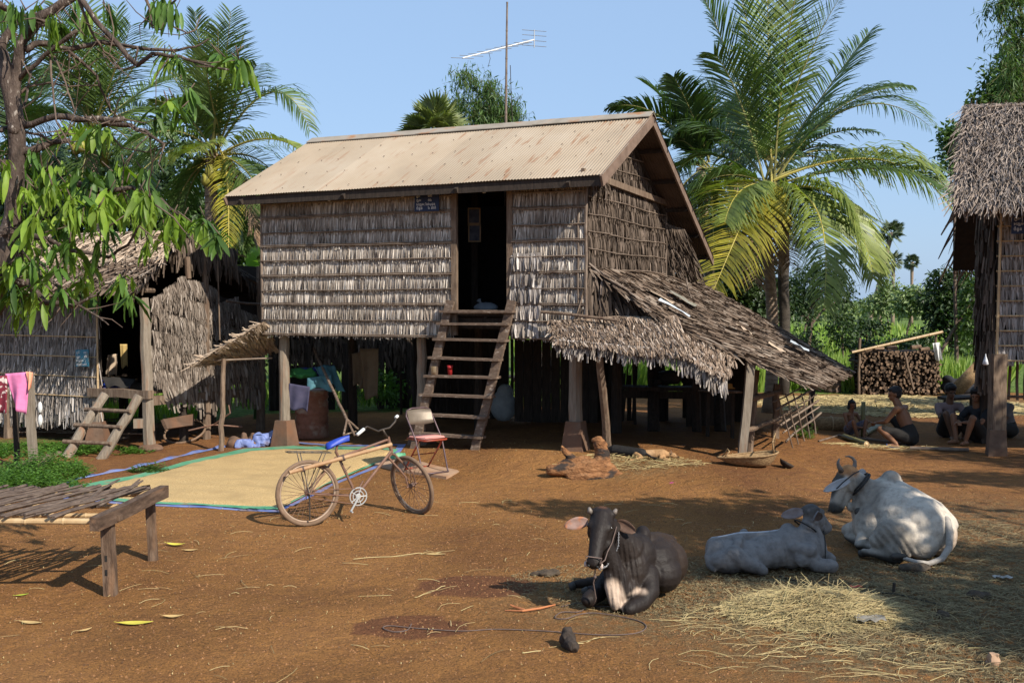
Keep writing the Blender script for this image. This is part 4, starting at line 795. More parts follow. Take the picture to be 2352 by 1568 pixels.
bush('shade_tree','dark spreading tree behind the coconut palm trunk at the field edge','tree',(11.5,42.4,-.35),[pb(1870,655,42.4,1.28,0.64),pb(1800,690,42.4,0.96,0.64),pb(1930,675,43.2,0.64,0.48),pb(1905,615,42.4,0.72,0.45),pb(1835,722,41.6,0.56,0.35),pb(1845,770,40.8,0.48,0.32)],5200,.16,'leaf_dark',1,trunks=2,tr=.10)
bush('shrub','dark feathery-leaved shrub between the firewood stack and the raised hut','shrub',(16.2,40,-.35),[pb(2180,705,40.0,0.80,0.64),pb(2165,645,40.0,0.48,0.32),pb(2128,692,40.0,0.48,0.26),pb(2215,765,40.0,0.64,0.48),pb(2200,650,40.0,0.48,0.35),pb(2150,750,40.0,0.32,0.26),pb(2235,700,40.0,0.40,0.80),pb(2125,772,39.5,0.48,0.13)],6000,.19,'leaf_dark',2,trunks=2,tr=.10)
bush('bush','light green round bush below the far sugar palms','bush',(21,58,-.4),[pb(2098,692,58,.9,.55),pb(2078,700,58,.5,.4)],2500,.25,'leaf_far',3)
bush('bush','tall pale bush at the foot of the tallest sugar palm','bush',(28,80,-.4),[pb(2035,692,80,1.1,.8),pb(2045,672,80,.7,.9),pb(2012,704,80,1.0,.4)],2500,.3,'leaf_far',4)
bush('bush','leafy green bush hugging the left wall of the raised hut','bush',(11.2,30,-.3),[pb(2250,660,30,.5,.9),pb(2230,740,30,.5,.6)],1500,.14,'leaf_mid',5)
bush('papaya_plant','small dark papaya-like plant in the field left of the firewood','plant',(14.3,44,-.35),[pb(1995,750,44.0,0.72,0.26),pb(1975,756,44.0,0.32,0.16),pb(2015,752,44.0,0.32,0.19)],500,.22,'leaf_dark',6,tr=.05)
bush('sapling','thin dark sapling at the field edge right of the palm trunk','sapling',(12.3,40,-.35),[pb(1935,760,40.0,0.56,0.48),pb(1925,730,40.0,0.48,0.32)],800,.16,'leaf_dark',7,tr=.04)
for i,(x,y,Y,r1,r2) in enumerate(((1850,800,44,.7,.35),(2035,806,42,1.3,.35),(2085,798,44,.9,.4),(1965,802,43,.5,.35),(2235,815,38,.8,.4))):
    p=D(x,y,Y); bush('weed_clump',('low dark weed clump just behind the lean-to roof','wide dark weed clump behind the left half of the firewood','dark weed clump behind the right half of the firewood','short dark weed tuft left of the firewood stack','dark weed clump against the foot of the raised hut wall')[i],'weeds',(p.x,p.y,-.35),[((p.x,p.y,p.z),(r1,.9,r2))],1100,.17,'leaf_dark' if i!=4 else 'leaf_mid',20+i,tr=.02,group='weed clumps along the field edge')
# dark trees behind the left palms and between them and the house
bush('leafy_tree','dark green leafy tree filling the gap left of the tin-roofed house','tree',(-6.6,24,0),[pb(565,620,24,.75,1.0),pb(545,520,24,.7,.8),pb(590,540,24,.5,.7),pb(600,700,23.5,.6,.6),pb(560,470,25,.8,.5)],11000,.13,'leaf_mid',31,trunks=2)
bush('leafy_tree','dark tree mass behind the small hut roof under the left palms','tree',(-12,27,0),[pb(120,470,27,2.2,1.3),pb(330,480,27,1.9,1.0),pb(430,440,27,1.1,1.1),pb(20,560,27,1.6,1.2),pb(240,400,28,1.6,.8),pb(390,330,29,1.0,.8)],15000,.2,'leaf_dark',32,trunks=2)
bush('leafy_tree','dark trees standing behind the rear of the tin-roofed house','tree',(5.2,28,-.1),[pb(1660,650,28,1.1,.9),pb(1740,680,28,.9,.6),pb(1600,560,28,1.0,.8),pb(1700,580,28,.8,.6)],9000,.15,'leaf_dark',33,trunks=2)
bush('leafy_tree','green treetop peeping behind the grass roof of the raised hut','tree',(13.6,30,0),[pb(2330,200,30,.9,.7),pb(2290,240,30,.8,.35),pb(2360,160,30,.8,1.0)],5000,.16,'leaf_mid',34)
bush('leafy_tree','pale feathery treetop between the long palm fronds and the grass roof','tree',(12.4,30,0),[pb(2195,320,30,.42,.38),pb(2190,370,30,.35,.4),pb(2180,300,30,.25,.2)],1500,.14,'bamb_leaf',35)
# far tree line: reads as one mass
def wood(label,items,leaf,mat,seed):
    mb=MB(); mt_=MB()
    for k,(x,y,z,r1,r2,n) in enumerate(items): crown([((x,y,z),(r1,r1,r2))],n,leaf,seed+k,.2,mb); mb.tube([(x,y,-.4),(x,y,z)],[.2,.1],6,1)
    c=items[len(items)//2]; return one('far_wood',mb,[M[mat],M['twig']],(c[0],c[1],0),label,'trees',kind='stuff')
it=[]
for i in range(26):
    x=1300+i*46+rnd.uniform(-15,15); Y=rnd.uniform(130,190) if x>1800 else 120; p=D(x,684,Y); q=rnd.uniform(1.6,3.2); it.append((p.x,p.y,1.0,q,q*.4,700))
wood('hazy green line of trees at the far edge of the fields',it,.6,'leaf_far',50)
it=[]
for i in range(16):
    x=-200+i*65; Y=rnd.uniform(42,60); p=D(x,640,Y); q=rnd.uniform(2.0,3.2); it.append((p.x,p.y,q*.9,q,q*.9,1100))
wood('mass of leafy trees far behind the small hut and the house',it,.3,'leaf_mid',80)
bush('leafy_tree','dark bushy tree standing low behind the left half of the house','tree',(-3.4,24.5,0),[pb(760,790,24.5,.9,.5),pb(880,770,25,1.0,.5),pb(680,820,24,.6,.5),pb(960,800,25,.7,.6),pb(820,740,26,1.6,.7)],7000,.13,'leaf_dark',36,trunks=2)
bush('bush','sunlit green bush seen in the gap under the left half of the house','bush',(-2.8,22.5,0),[pb(865,885,22.4,.42,.28),pb(905,900,22.6,.25,.3)],900,.09,'weed',37,tr=.02)
# ---- banana leaves left of the house
ban=thing('banana_plant','banana plant with two broad pale leaves showing left of the house wall','plant',V(((590-1176)/F*21,21,0)))
M['banana']=leafmat('banana_leaf',[(.16,.30,.05),(.22,.38,.08)],.4,.4,0)
mb=MB(); b_=V(((592-1176)/F*21,21,0)); mb.tube(wobline(b_,D(595,700,21),4,.01),.1,8); mb.build('stem',M['bamb_leaf'],ban)
def strap(a,b,c_,w,n=8):
    mb=MB(); a,b,c_=V(a),V(b),V(c_); vs=[]
    for i in range(n+1):
        t=i/n; p=a*(1-t)**2+b*2*t*(1-t)+c_*t*t; T=((b-a)*(1-t)+(c_-b)*t).normalized(); s=T.cross(V((0,-1,.3))).normalized()*w*math.sin(PI*min(1,.12+.85*t))**.5; vs+= [tuple(p-s),tuple(p+V((0,-.03,.02))),tuple(p+s)]
    mb.add(vs,[(i*3+j,i*3+j+1,i*3+j+4,i*3+j+3) for i in range(n) for j in range(2)]); return mb
strap(D(600,700,21),D(560,640,20.8),D(600,648,20.6),.16).build('leaf',M['banana'],ban); strap(D(590,640,21),D(560,575,20.8),D(608,572,20.5),.13).build('leaf',M['banana'],ban); strap(D(600,700,21),D(640,600,21),D(670,690,21.5),.18).build('leaf',M['banana'],ban)
# ---- bamboo plumes
def bamboo(label,base,stems,Y,seed,leaf=.16,per=260,name='bamboo_clump',r=.02):
    t=thing(name,label,'bamboo',base); rr=np.random.RandomState(seed)
    for pl in stems:
        pts=[V(base)]+[D(x,y,Y) for x,y in pl]; mb=MB(); mb.tube(pts,[r*(1-.8*k/len(pts)) for k in range(len(pts))],6); mb.build('cane',M['bamboo_green'],t)
        mb=MB(); seg=[(pts[i],pts[i+1]) for i in range(1,len(pts)-1)]; k=per
        P=[];
        for _ in range(k//6):
            a,b=seg[rr.randint(len(seg))]; q=np.array(a.lerp(b,rr.rand())); d=rr.normal(0,1,3); d[2]-=.1; q2=q+d/np.linalg.norm(d)*rr.uniform(.1,.75); mb.tube([tuple(q),tuple(q2)],[.006,.003],3,1)
            for __ in range(9): P.append(q+(q2-q)*rr.uniform(.3,1)+rr.normal(0,.08,3))
        P=np.array(P); d=rr.normal(0,.5,(len(P),3)); d[:,2]-=.8; dd,s,nn=frames(len(P),d,rr.uniform(-1,1,len(P))); place(mb,[(0,0,0),(.4,.09,0),(.4,-.09,0),(1,0,-.1)],LEAFF,P,dd,s,nn,leaf*rr.uniform(.7,1.4,len(P)))
        mb.build('foliage',[M['bamb_leaf'],M['bamboo_green']],t)
    return t
bamboo('feathery bamboo plume rising behind the tin roof near the aerial pole',V(((1110-1176)/F*30,30,0)),[[(1112,330),(1105,250),(1092,190),(1072,165),(1062,185)],[(1115,310),(1125,270),(1150,245),(1180,250)],[(1110,330),(1120,290),(1135,250)],[(1040,300),(1045,250),(1070,225)],[(1100,320),(1110,285),(1090,262)],[(1150,320),(1160,270),(1185,262)],[(1110,300),(1118,235),(1130,205),(1125,195)]],30,3,leaf=.17,per=620)
bamboo('dangling bamboo foliage at the top right corner above the grass roof',V((14.2,26,0)),[[(2352,260),(2350,100),(2340,0),(2320,-60)],[(2352,40),(2330,40),(2312,80)],[(2360,100),(2325,110),(2305,170)],[(2360,150),(2320,160),(2310,215)],[(2370,200),(2340,215),(2300,255)],[(2340,0),(2310,5),(2290,10)]],26,5,leaf=.18,per=330)
# ---- weeds and rice
def blades(n,xr,yr,h,mat,seed,name,w=.012,mask=None,bend=.35):
    r=np.random.RandomState(seed); x=r.uniform(*xr,n); y=r.uniform(0,1,n)**1.35*(yr[1]-yr[0])+yr[0]
    if mask is not None: k=mask(x,y); x=x[k];y=y[k]
    n=len(x); z=gz(x,y); P=np.stack([x,y,z],1); d=r.normal(0,.25,(n,3)); d[:,2]=1; dd=d/np.linalg.norm(d,axis=1)[:,None]; a=r.uniform(0,6.28,n); s=np.stack([np.cos(a),np.sin(a)*.5,np.zeros(n)],1); nn=np.cross(s,dd)
    mb=MB(); place(mb,[(0,-.5*w/.5,0),(0,.5*w/.5,0),(.55,.5*w/.5,bend*.15),(.55,-.5*w/.5,bend*.15),(1,0,bend*.55)],[[0,1,2,3],[3,2,4,4]],P,dd,s,nn,h*r.uniform(.5,1.3,n)*1.0)
    v=np.concatenate(mb.v); mb.f=[q if len(set(q))==4 else q[:3] for q in mb.f]
    o=mb.build(name,M[mat],None,False,V((float(x.mean()),float(y.mean()),0))); tag(o,kind='stuff'); return o
o=blades(34000,(1.0,19),(26.6,42),.72,'grass',1,'rice_field',.034,lambda x,y:(y>27.0+.4*np.sin(x*2))&(x/y>.03)&(x/y<.46)); tag(o,'tall bright green rice growing behind the house','grass')
o=blades(14000,(0,60),(40,95),.8,'grass',2,'far_grass',.08,lambda x,y:(x/y<.47)); tag(o,'pale green grass of the far field','grass')
o=blades(16000,(-16,2),(19.5,33),.30,'grass',3,'yard_grass',.04,lambda x,y:(y>np.where(x<-6,19.8,22.6)+.5*np.sin(x*1.7))&(x/y>-.5)); tag(o,'short green weeds behind the huts','grass')
def leafy_weeds(label,cx,cy,rx,ry,h,n,seed,mat='weed'):
    r=np.random.RandomState(seed); mb=MB(); a=r.uniform(0,6.28,n); q=np.sqrt(r.uniform(0,1,n)); x=cx+np.cos(a)*q*rx; y=cy+np.sin(a)*q*ry; hh=h*(1-q**2*.8)*r.uniform(.5,1.1,n)
    P=[];d=[];
    for i in range(n):
        z0=float(gz(x[i],y[i])); k=9; tz=np.linspace(.15,1,k); lx=r.normal(0,.03,2)
        for t in tz: P.append((x[i]+lx[0]*t*2,y[i]+lx[1]*t*2,z0+hh[i]*t)); an=r.uniform(0,6.28); d.append((math.cos(an),math.sin(an),r.uniform(-.1,.7)))
    P=np.array(P);d=np.array(d); dd,s,nn=frames(len(P),d); place(mb,[(0,0,0),(.4,.22,.05),(.4,-.22,.05),(1,0,-.1)],LEAFF,P,dd,s,nn,r.uniform(.03,.075,len(P)))
    o=mb.build('weed_patch',M[mat],None,False,V((cx,cy,0))); return tag(o,label,'weeds')
def gxy(px,py): p=GG(px,py); return p.x,p.y
x,y=gxy(95,1100); leafy_weeds('bushy bright green weeds growing behind the bamboo bed by the grey post',x,y,.55,.75,.42,520,1)
x,y=gxy(20,1125); leafy_weeds('low green weeds at the left edge behind the bamboo bed',x,y,.85,.65,.26,620,2)
x,y=gxy(60,1035); leafy_weeds('thin green weeds under the pink laundry by the hut',x,y,1.2,.75,.12,620,3)
x,y=gxy(215,1035); leafy_weeds('small weeds around the feet of the log ladder',x,y,.9,.4,.10,240,4)
x,y=gxy(340,1083); leafy_weeds('little dark weed tuft at the blue edge of the grain tarpaulin',x,y,.25,.18,.12,60,5,'leaf_mid')
x,y=gxy(1848,1005); leafy_weeds('small leafy sprig at the foot of the bamboo lattice',x,y,.16,.14,.30,36,6)
# ---- mango tree
YM=8.0
mt=thing('mango_tree','foreground mango tree with grey-brown bark and long drooping leaves at the left','tree',V((-5.35,10.1,0)))
mb=MB()
tr=[(-160,1200),(-110,850),(-30,700),(6,640),(19,590),(20,540),(30,497),(34,440),(40,350),(38,290),(28,230),(15,180),(2,120)]
pts=[V((-5.35,10.1,-.03))]+[D(-110,850,8.9)]+[D(x,y,YM) for x,y in tr[2:]]; mb.tube(pts,[.17,.14,.12,.115,.11,.075,.062,.062,.060,.062,.058,.055,.05],14)
for (x,y,r) in ((40,300,.075),(20,520,.10),(12,610,.12)):
    for k in range(5): mb.ball(D(x+rnd.uniform(-9,9),y+rnd.uniform(-18,18),YM-.03),r*rnd.uniform(.4,.75),8)
mb.build('trunk',M['bark'],mt,True)
BR_=[([(32,290),(32,177),(47,105),(95,41),(158,0),(190,-30)],.048,.03,0),([(6,170),(8,100),(32,54),(34,50)],.035,.03,0),([(180,-10),(241,73),(317,152),(348,124),(412,130),(475,149),(529,161)],.022,.007,-.3),([(57,117),(92,98),(158,114),(234,95),(317,111),(396,117),(450,108),(481,89)],.026,.005,.3),([(35,187),(104,127),(177,70)],.018,.012,-.2),
([(50,291),(127,268),(200,272),(285,274)],.026,.02,-.25),([(234,285),(285,285),(332,301),(377,331)],.024,.009,-.3),([(50,351),(104,332),(160,322)],.035,.015,.2),([(0,385),(30,370),(60,350)],.05,.03,.2),([(158,117),(222,177),(253,253)],.014,.007,.4),([(-10,655),(63,652),(105,693),(165,704),(222,678)],.04,.007,-.3),
([(105,548),(158,573),(247,590),(295,560),(333,497)],.018,.006,-.4),([(20,520),(60,535),(105,548)],.035,.018,-.2),([(165,415),(230,440),(300,430),(370,460),(420,500)],.026,.008,.3),([(63,655),(110,640),(180,700),(230,730),(250,745)],.015,.004,-.5),([(0,20),(60,42),(100,60),(170,75)],.014,.008,.3),([(-10,0),(40,30),(110,52)],.02,.012,-.1),
([(115,125),(120,200),(130,280),(165,340)],.009,.004,-.6),([(180,0),(210,70),(240,120),(275,140)],.012,.004,.2),([(126,130),(150,190),(170,255),(190,225),(225,180)],.008,.003,-.5),([(330,-20),(345,20),(350,62),(370,70),(380,40)],.009,.004,0),([(390,-20),(395,30),(400,62),(430,76),(450,70),(462,35)],.009,.004,.2),([(400,130),(415,155),(417,185)],.006,.003,0),([(317,111),(310,150),(290,160),(250,155),(235,120)],.008,.003,.3),
([(240,290),(280,340),(340,350),(400,320)],.007,.003,.1),([(40,300),(90,310),(120,330)],.012,.005,.1),([(130,300),(145,330),(195,320)],.006,.003,-.6),([(350,470),(340,430),(350,380),(358,340)],.006,.003,-.3),([(358,470),(400,500),(430,540),(455,560)],.007,.003,-.2),([(250,10),(262,70),(250,130)],.006,.003,-.2),([(20,240),(60,200),(110,190),(160,200),(230,195)],.011,.004,.4),([(0,300),(25,290),(60,230),(75,150)],.014,.007,.5)]
for pl,r0,r1,dy in BR_:
    ps=[D(x+rnd.uniform(-1,1),y+rnd.uniform(-1,1),YM+dy*(k/len(pl))) for k,(x,y) in enumerate(pl)]
    dense=[]
    for a,b in zip(ps,ps[1:]):
        for q in range(3): dense.append(a.lerp(b,q/3)+V((rnd.uniform(-1,1),rnd.uniform(-1,1),rnd.uniform(-1,1)))*min(.012,r1))
    dense.append(ps[-1]); mb=MB(); m_=len(dense); mb.tube(dense,[r0+(r1-r0)*k/(m_-1) for k in range(m_)],8); mb.build('branch',M['bark'] if r0>.012 else M['twig'],mt,True)
    if r0>.007:
        for k in range(3 if r0<.02 else 5):
            mb=MB()
            i=rnd.randrange(2,m_); p=dense[i]; d=V((rnd.uniform(-1,1),rnd.uniform(-.6,.6),rnd.uniform(-1,.8))).normalized(); q1=p+d*rnd.uniform(.08,.2); q2=q1+(d+V((rnd.uniform(-.7,.7),0,rnd.uniform(-.7,.7)))).normalized()*rnd.uniform(.08,.25); mb.tube([p,q1,q2],[.006,.004,.002],5); mb.build('twig',M['twig'],mt)
# mango leaves: folded, wavy, drooping blades
def mango_tpl(bend=.18,wid=.115,wave=.012):
    v=[];n=9
    for i in range(n):
        t=i/(n-1); w=wid*math.sin(PI*min(.97,(t*.93+.05)))**.75; z=-bend*t*t; wv=wave*math.sin(t*17)
        v+=[(t,-w,z+.03+wv),(t,0,z),(t,w,z+.03-wv)]
    f=[[i*3+j,i*3+j+1,i*3+j+4,i*3+j+3] for i in range(n-1) for j in range(2)]; return v,f
MT,MF=mango_tpl(); MT2,_=mango_tpl(.42,.10,.022)
CL=[(28,15),(90,15),(120,40),(140,60),(175,10),(205,30),(240,10),(250,30),(355,5),(372,0),(392,10),(402,25),(378,128),(395,140),(410,133),(505,125),(530,128),(548,135),(565,150),(385,235),(400,230),(430,215),(440,235),(410,255),(365,250),(150,288),(180,285),(205,290),(230,292),(245,300),
(75,385),(110,392),(60,395),(140,380),(150,420),(175,415),(215,405),(245,410),(120,425),(200,430),(260,395),(330,395),(310,420),(285,380),(60,470),(140,490),(180,500),(210,520),(250,520),(150,520),(100,520),(50,520),(70,560),(120,570),(160,600),(80,610),(40,600),(100,640),(280,650),(300,680),(215,680),(180,660),(140,660),(70,670),(30,655),(15,640),(395,495),(420,500),(440,510),(470,500),(495,515),(505,540),(380,530),(410,520),(330,500),(300,470),(15,380),(90,440),(30,300),(355,440),(335,450),(240,470),(270,450),(460,520),(200,610),(345,560),(95,480),(25,690),(230,560),(170,570),(320,440),(205,455),(110,510),(60,620),(100,655),(250,440),(180,450),(130,550),(60,440),(290,480),(45,700),(90,700),(285,640),(70,440),(35,470),(15,500),(80,500),(60,540),(25,560),(120,450),(165,460),(225,480),(45,660),(15,610),(70,600),(130,620),(75,350),(20,330),(290,420),(350,470),(105,395),(185,390),(5,10),(60,25),(520,135),(195,645),(160,560)]
r=np.random.RandomState(5); groups={'mango':MB(),'mango_dark':MB()}
for i,(x,y) in enumerate(CL):
    Yc=YM+r.uniform(-.55,.65); c=np.array(D(x,y,Yc)); k=r.randint(7,13); a=r.uniform(0,6.28,k); ele=r.uniform(-1.1,.35,k); d=np.stack([np.cos(a)*np.cos(ele),np.sin(a)*np.cos(ele),np.sin(ele)-.6],1)
    if y<60: d[:,2]-=.8
    dd,s,nn=frames(k,d,r.normal(0,.3,k)); P=np.tile(c,(k,1))+r.normal(0,.02,(k,3)); key='mango' if r.rand()<(.62 if y>60 else .3) else 'mango_dark'
    place(groups[key],MT if i%2 else MT2,MF,P,dd,s,nn,r.uniform(.08,.235,k))
    groups[key].tube([tuple(c),tuple(c+np.array([r.uniform(-.1,.1),r.uniform(-.05,.05),.08]))],[.006,.004],4,1)
mb=MB()
groups['mango'].build('foliage',[M['mango'],M['twig']],mt,True); groups['mango_dark'].build('foliage',[M['mango_dark'],M['twig']],mt,True)
# ---- trees outside the frame on the right: they throw the dappled shade on the cattle
def offtree(label,base,blobs,n,seed,leaf=.18):
    t=thing('mango_tree',label,'tree',base); crown(blobs,n,leaf,seed,.5).build('crown',M['mango_dark'],t); mb=MB()
    for c,rad in blobs: mb.tube(wobline(V(base)+V((0,0,2.0)),V(c),5,.1),[.09,.07,.06,.045,.03,.015],7)
    mb.tube(wobline(base,V(base)+V((0,0,2.1)),4,.04),[.2,.17,.15,.14,.13],12); mb.build('trunk',M['bark'],t)
KS=1/math.tan(SUN_EL)
def sh(px,py,h): # point at height h whose shadow falls on the ground seen at this pixel
    g=GG(px,py); return (g.x+SUN_H[0]*h*KS/.997,g.y+SUN_H[1]*h*KS/.997,h)
bl=[(sh(1560,1185,5.2),(.85,.75,.45)),(sh(1330,1170,5.4),(.65,.35,.3)),(sh(1700,1215,5.0),(.7,.5,.4)),(sh(1780,1160,5.0),(.45,.25,.35)),(sh(1640,1250,4.8),(.6,.35,.3)),(sh(1770,1290,4.8),(.75,.5,.35)),(sh(1690,1290,4.9),(.6,.5,.3)),(sh(1880,1290,4.8),(.36,.3,.3))]
offtree('mango tree outside the frame on the right shading the calf',(7.2,5.6,0),bl,5200,71)
bl=[(sh(2260,1100,6.0),(.95,.45,.35)),(sh(2060,1345,4.6),(.55,.22,.25)),(sh(2250,1380,4.4),(.9,.35,.35)),(sh(2350,1440,4.2),(.7,.5,.4)),(sh(2330,1290,4.8),(.6,.5,.3)),(sh(1990,1150,5.0),(.2,.16,.2)),(sh(2030,1275,4.0),(.22,.16,.2)),(sh(2215,1165,5.5),(.25,.15,.2))]
offtree('second mango tree outside the frame shading the straw at the lower right',(8.5,3.4,0),bl,3200,72)
bl=[(sh(2200,1045,6.5),(.9,.35,.3)),(sh(2330,1065,6.5),(.5,.4,.3)),(sh(2080,1000,6.5),(1.6,.9,.5)),(sh(2240,990,6.5),(1.6,.9,.5)),(sh(1930,985,6.5),(.9,.8,.45)),(sh(1985,880,6.5),(.9,1.0,.4)),(sh(2120,930,6.5),(1.0,.7,.4))]
offtree('leafy tree outside the frame whose shade covers the seated people',(12.5,9.6,0),bl,9500,73,.2)
# ---------------- smooth bodies: overlapping volumes fused into one skin
def sphere_np(c,r,rot=None,n=14):
    th=np.linspace(0,PI,n//2+1); an=np.arange(n)*2*PI/n; v=np.array([(math.sin(t)*math.cos(a),math.sin(t)*math.sin(a),math.cos(t)) for t in th for a in an])*np.array(r)
    if rot is not None: v=v@np.array(rot.transposed())
    return v+np.array(c)
def blob(parts,voxel=.012,smooth=5,fac=.5):
    mb=MB()
    for p in parts:
        if p[0]=='e':
            rot=p[3] if len(p)>3 else None; n=16; v=sphere_np(p[1],p[2],rot,n)
            mb.add(v,[(i*n+j,(i+1)*n+j,(i+1)*n+(j+1)%n,i*n+(j+1)%n) for i in range(n//2) for j in range(n)])
        else: # chain of (point, radius)
            pts=p[1]; P=[V(q[0]) for q in pts]; rr=[q[1] for q in pts]; fl=p[2] if len(p)>2 else 1.0; ref=p[3] if len(p)>3 else None
            d0=(P[0]-P[1]).normalized(); d1=(P[-1]-P[-2]).normalized()
            pp=[P[0]+d0*rr[0]*.98,P[0]+d0*rr[0]*.7]+P+[P[-1]+d1*rr[-1]*.7,P[-1]+d1*rr[-1]*.98]; r2=[rr[0]*.15,rr[0]*.72]+rr+[rr[-1]*.72,rr[-1]*.15]
            mb.tube(pp,r2,12,flat=fl,ref=ref)
    me=mb.mesh('b'); bm=bmesh.new(); bm.from_mesh(me); bmesh.ops.remove_doubles(bm,verts=bm.verts,dist=1e-5); bmesh.ops.recalc_face_normals(bm,faces=bm.faces); bm.to_mesh(me); bm.free()
    o=bpy.data.objects.new('b',me); C.objects.link(o); m=o.modifiers.new('r','REMESH'); m.mode='VOXEL'; m.voxel_size=voxel; m.use_smooth_shade=True
    s=o.modifiers.new('s','SMOOTH'); s.factor=fac; s.iterations=smooth
    dg=bpy.context.evaluated_depsgraph_get(); dg.update(); out=bpy.data.meshes.new_from_object(o.evaluated_get(dg)); bpy.data.objects.remove(o); return out
def meshobj(name,me,mats,parent=None,loc=None,colfn=None,disp=None):
    n=len(me.vertices); co_=np.zeros(n*3); me.vertices.foreach_get('co',co_); co_=co_.reshape(-1,3)
    if disp is not None: co_=disp(co_); me.vertices.foreach_set('co',co_.ravel()); me.update()
    if colfn is not None:
        ca=me.color_attributes.new('Col','FLOAT_COLOR','POINT'); c=colfn(co_); ca.data.foreach_set('color',np.concatenate([c,np.ones((n,1))],1).ravel())
    me.name=name; me.materials.clear(); 
    for m in (mats if isinstance(mats,(list,tuple)) else [mats]): me.materials.append(m)
    me.polygons.foreach_set('use_smooth',[True]*len(me.polygons))
    o=bpy.data.objects.new(name,me); C.objects.link(o)
    if parent: o.parent=parent
    if loc is not None: o.location=loc
    return o
M['hide']=pm('hide',[(.68,.66,.64),(1.0,.98,.96),(1.18,1.15,1.1)],16,rough=.75,bump=.8,bscale=38,bdist=.008,vcol=True,spec=.2)
M['hide_gloss']=pm('hide_gloss',[(.8,.8,.8),(1.1,1.08,1.05)],16,rough=.58,bump=.7,bscale=38,bdist=.007,vcol=True,spec=.2)
M['horn']=pm('horn',[(.12,.10,.09),(.30,.25,.2)],9,rough=.45,bump=.1)
M['hoof']=pm('hoof',[(.03,.025,.02),(.08,.07,.06)],9,rough=.6,bump=.3)
M['eye']=pm('eye',[(.01,.008,.006),(.02,.015,.01)],5,rough=.15,bump=0,spec=.6)
M['ear_in']=pm('ear_inner',[(.42,.22,.15),(.55,.33,.25)],9,rough=.7,bump=.2)
M['chain']=pm('chain',[(.2,.2,.21),(.4,.4,.41)],30,rough=.4,metal=.6,bump=.3)
def rmp(x,pts): return np.interp(x,[p[0] for p in pts],[p[1] for p in pts])
def headparts(P,f,up,s=1.0,long=1.0):
    """head from poll P pointing along f (muzzle direction) with 'up' the forehead normal. returns parts and frame"""
    f=V(f).normalized(); up=V(up); up=(up-f*up.dot(f)).normalized(); sd_=f.cross(up).normalized(); L=.43*s*long
    def q(a,b,c): return tuple(P+f*a*L+sd_*b*s+up*c*s)
    Mx=Matrix((f,sd_,up)).transposed()
    parts=[('e',q(.18,0,-.035),(.12*s,.098*s,.105*s),Mx),('c',[(q(.05,0,.0),.075*s),(q(.35,0,.012),.074*s),(q(.6,0,.0),.062*s),(q(.85,0,-.012),.054*s),(q(.95,0,-.02),.055*s)]),
     ('c',[(q(.15,0,-.10),.075*s),(q(.45,0,-.095),.055*s),(q(.75,0,-.07),.04*s),(q(.93,0,-.06),.042*s)]),('e',q(.95,0,-.028),(.045*s,.066*s,.052*s),Mx),
     ('e',q(-.02,.0,-.01),(.055*s,.085*s,.065*s),Mx),('c',[(q(.0,-.07,.0),.035*s),(q(.0,.07,.0),.035*s)])]
    for k in (-1,1):
        parts+=[('e',q(.30,k*.066,.028),(.042*s,.03*s,.03*s),Mx),('e',q(.26,k*.07,-.07),(.075*s,.03*s,.06*s),Mx),('e',q(.97,k*.034,.0),(.022*s,.022*s,.024*s),Mx)]
    return parts,q,(f,sd_,up)
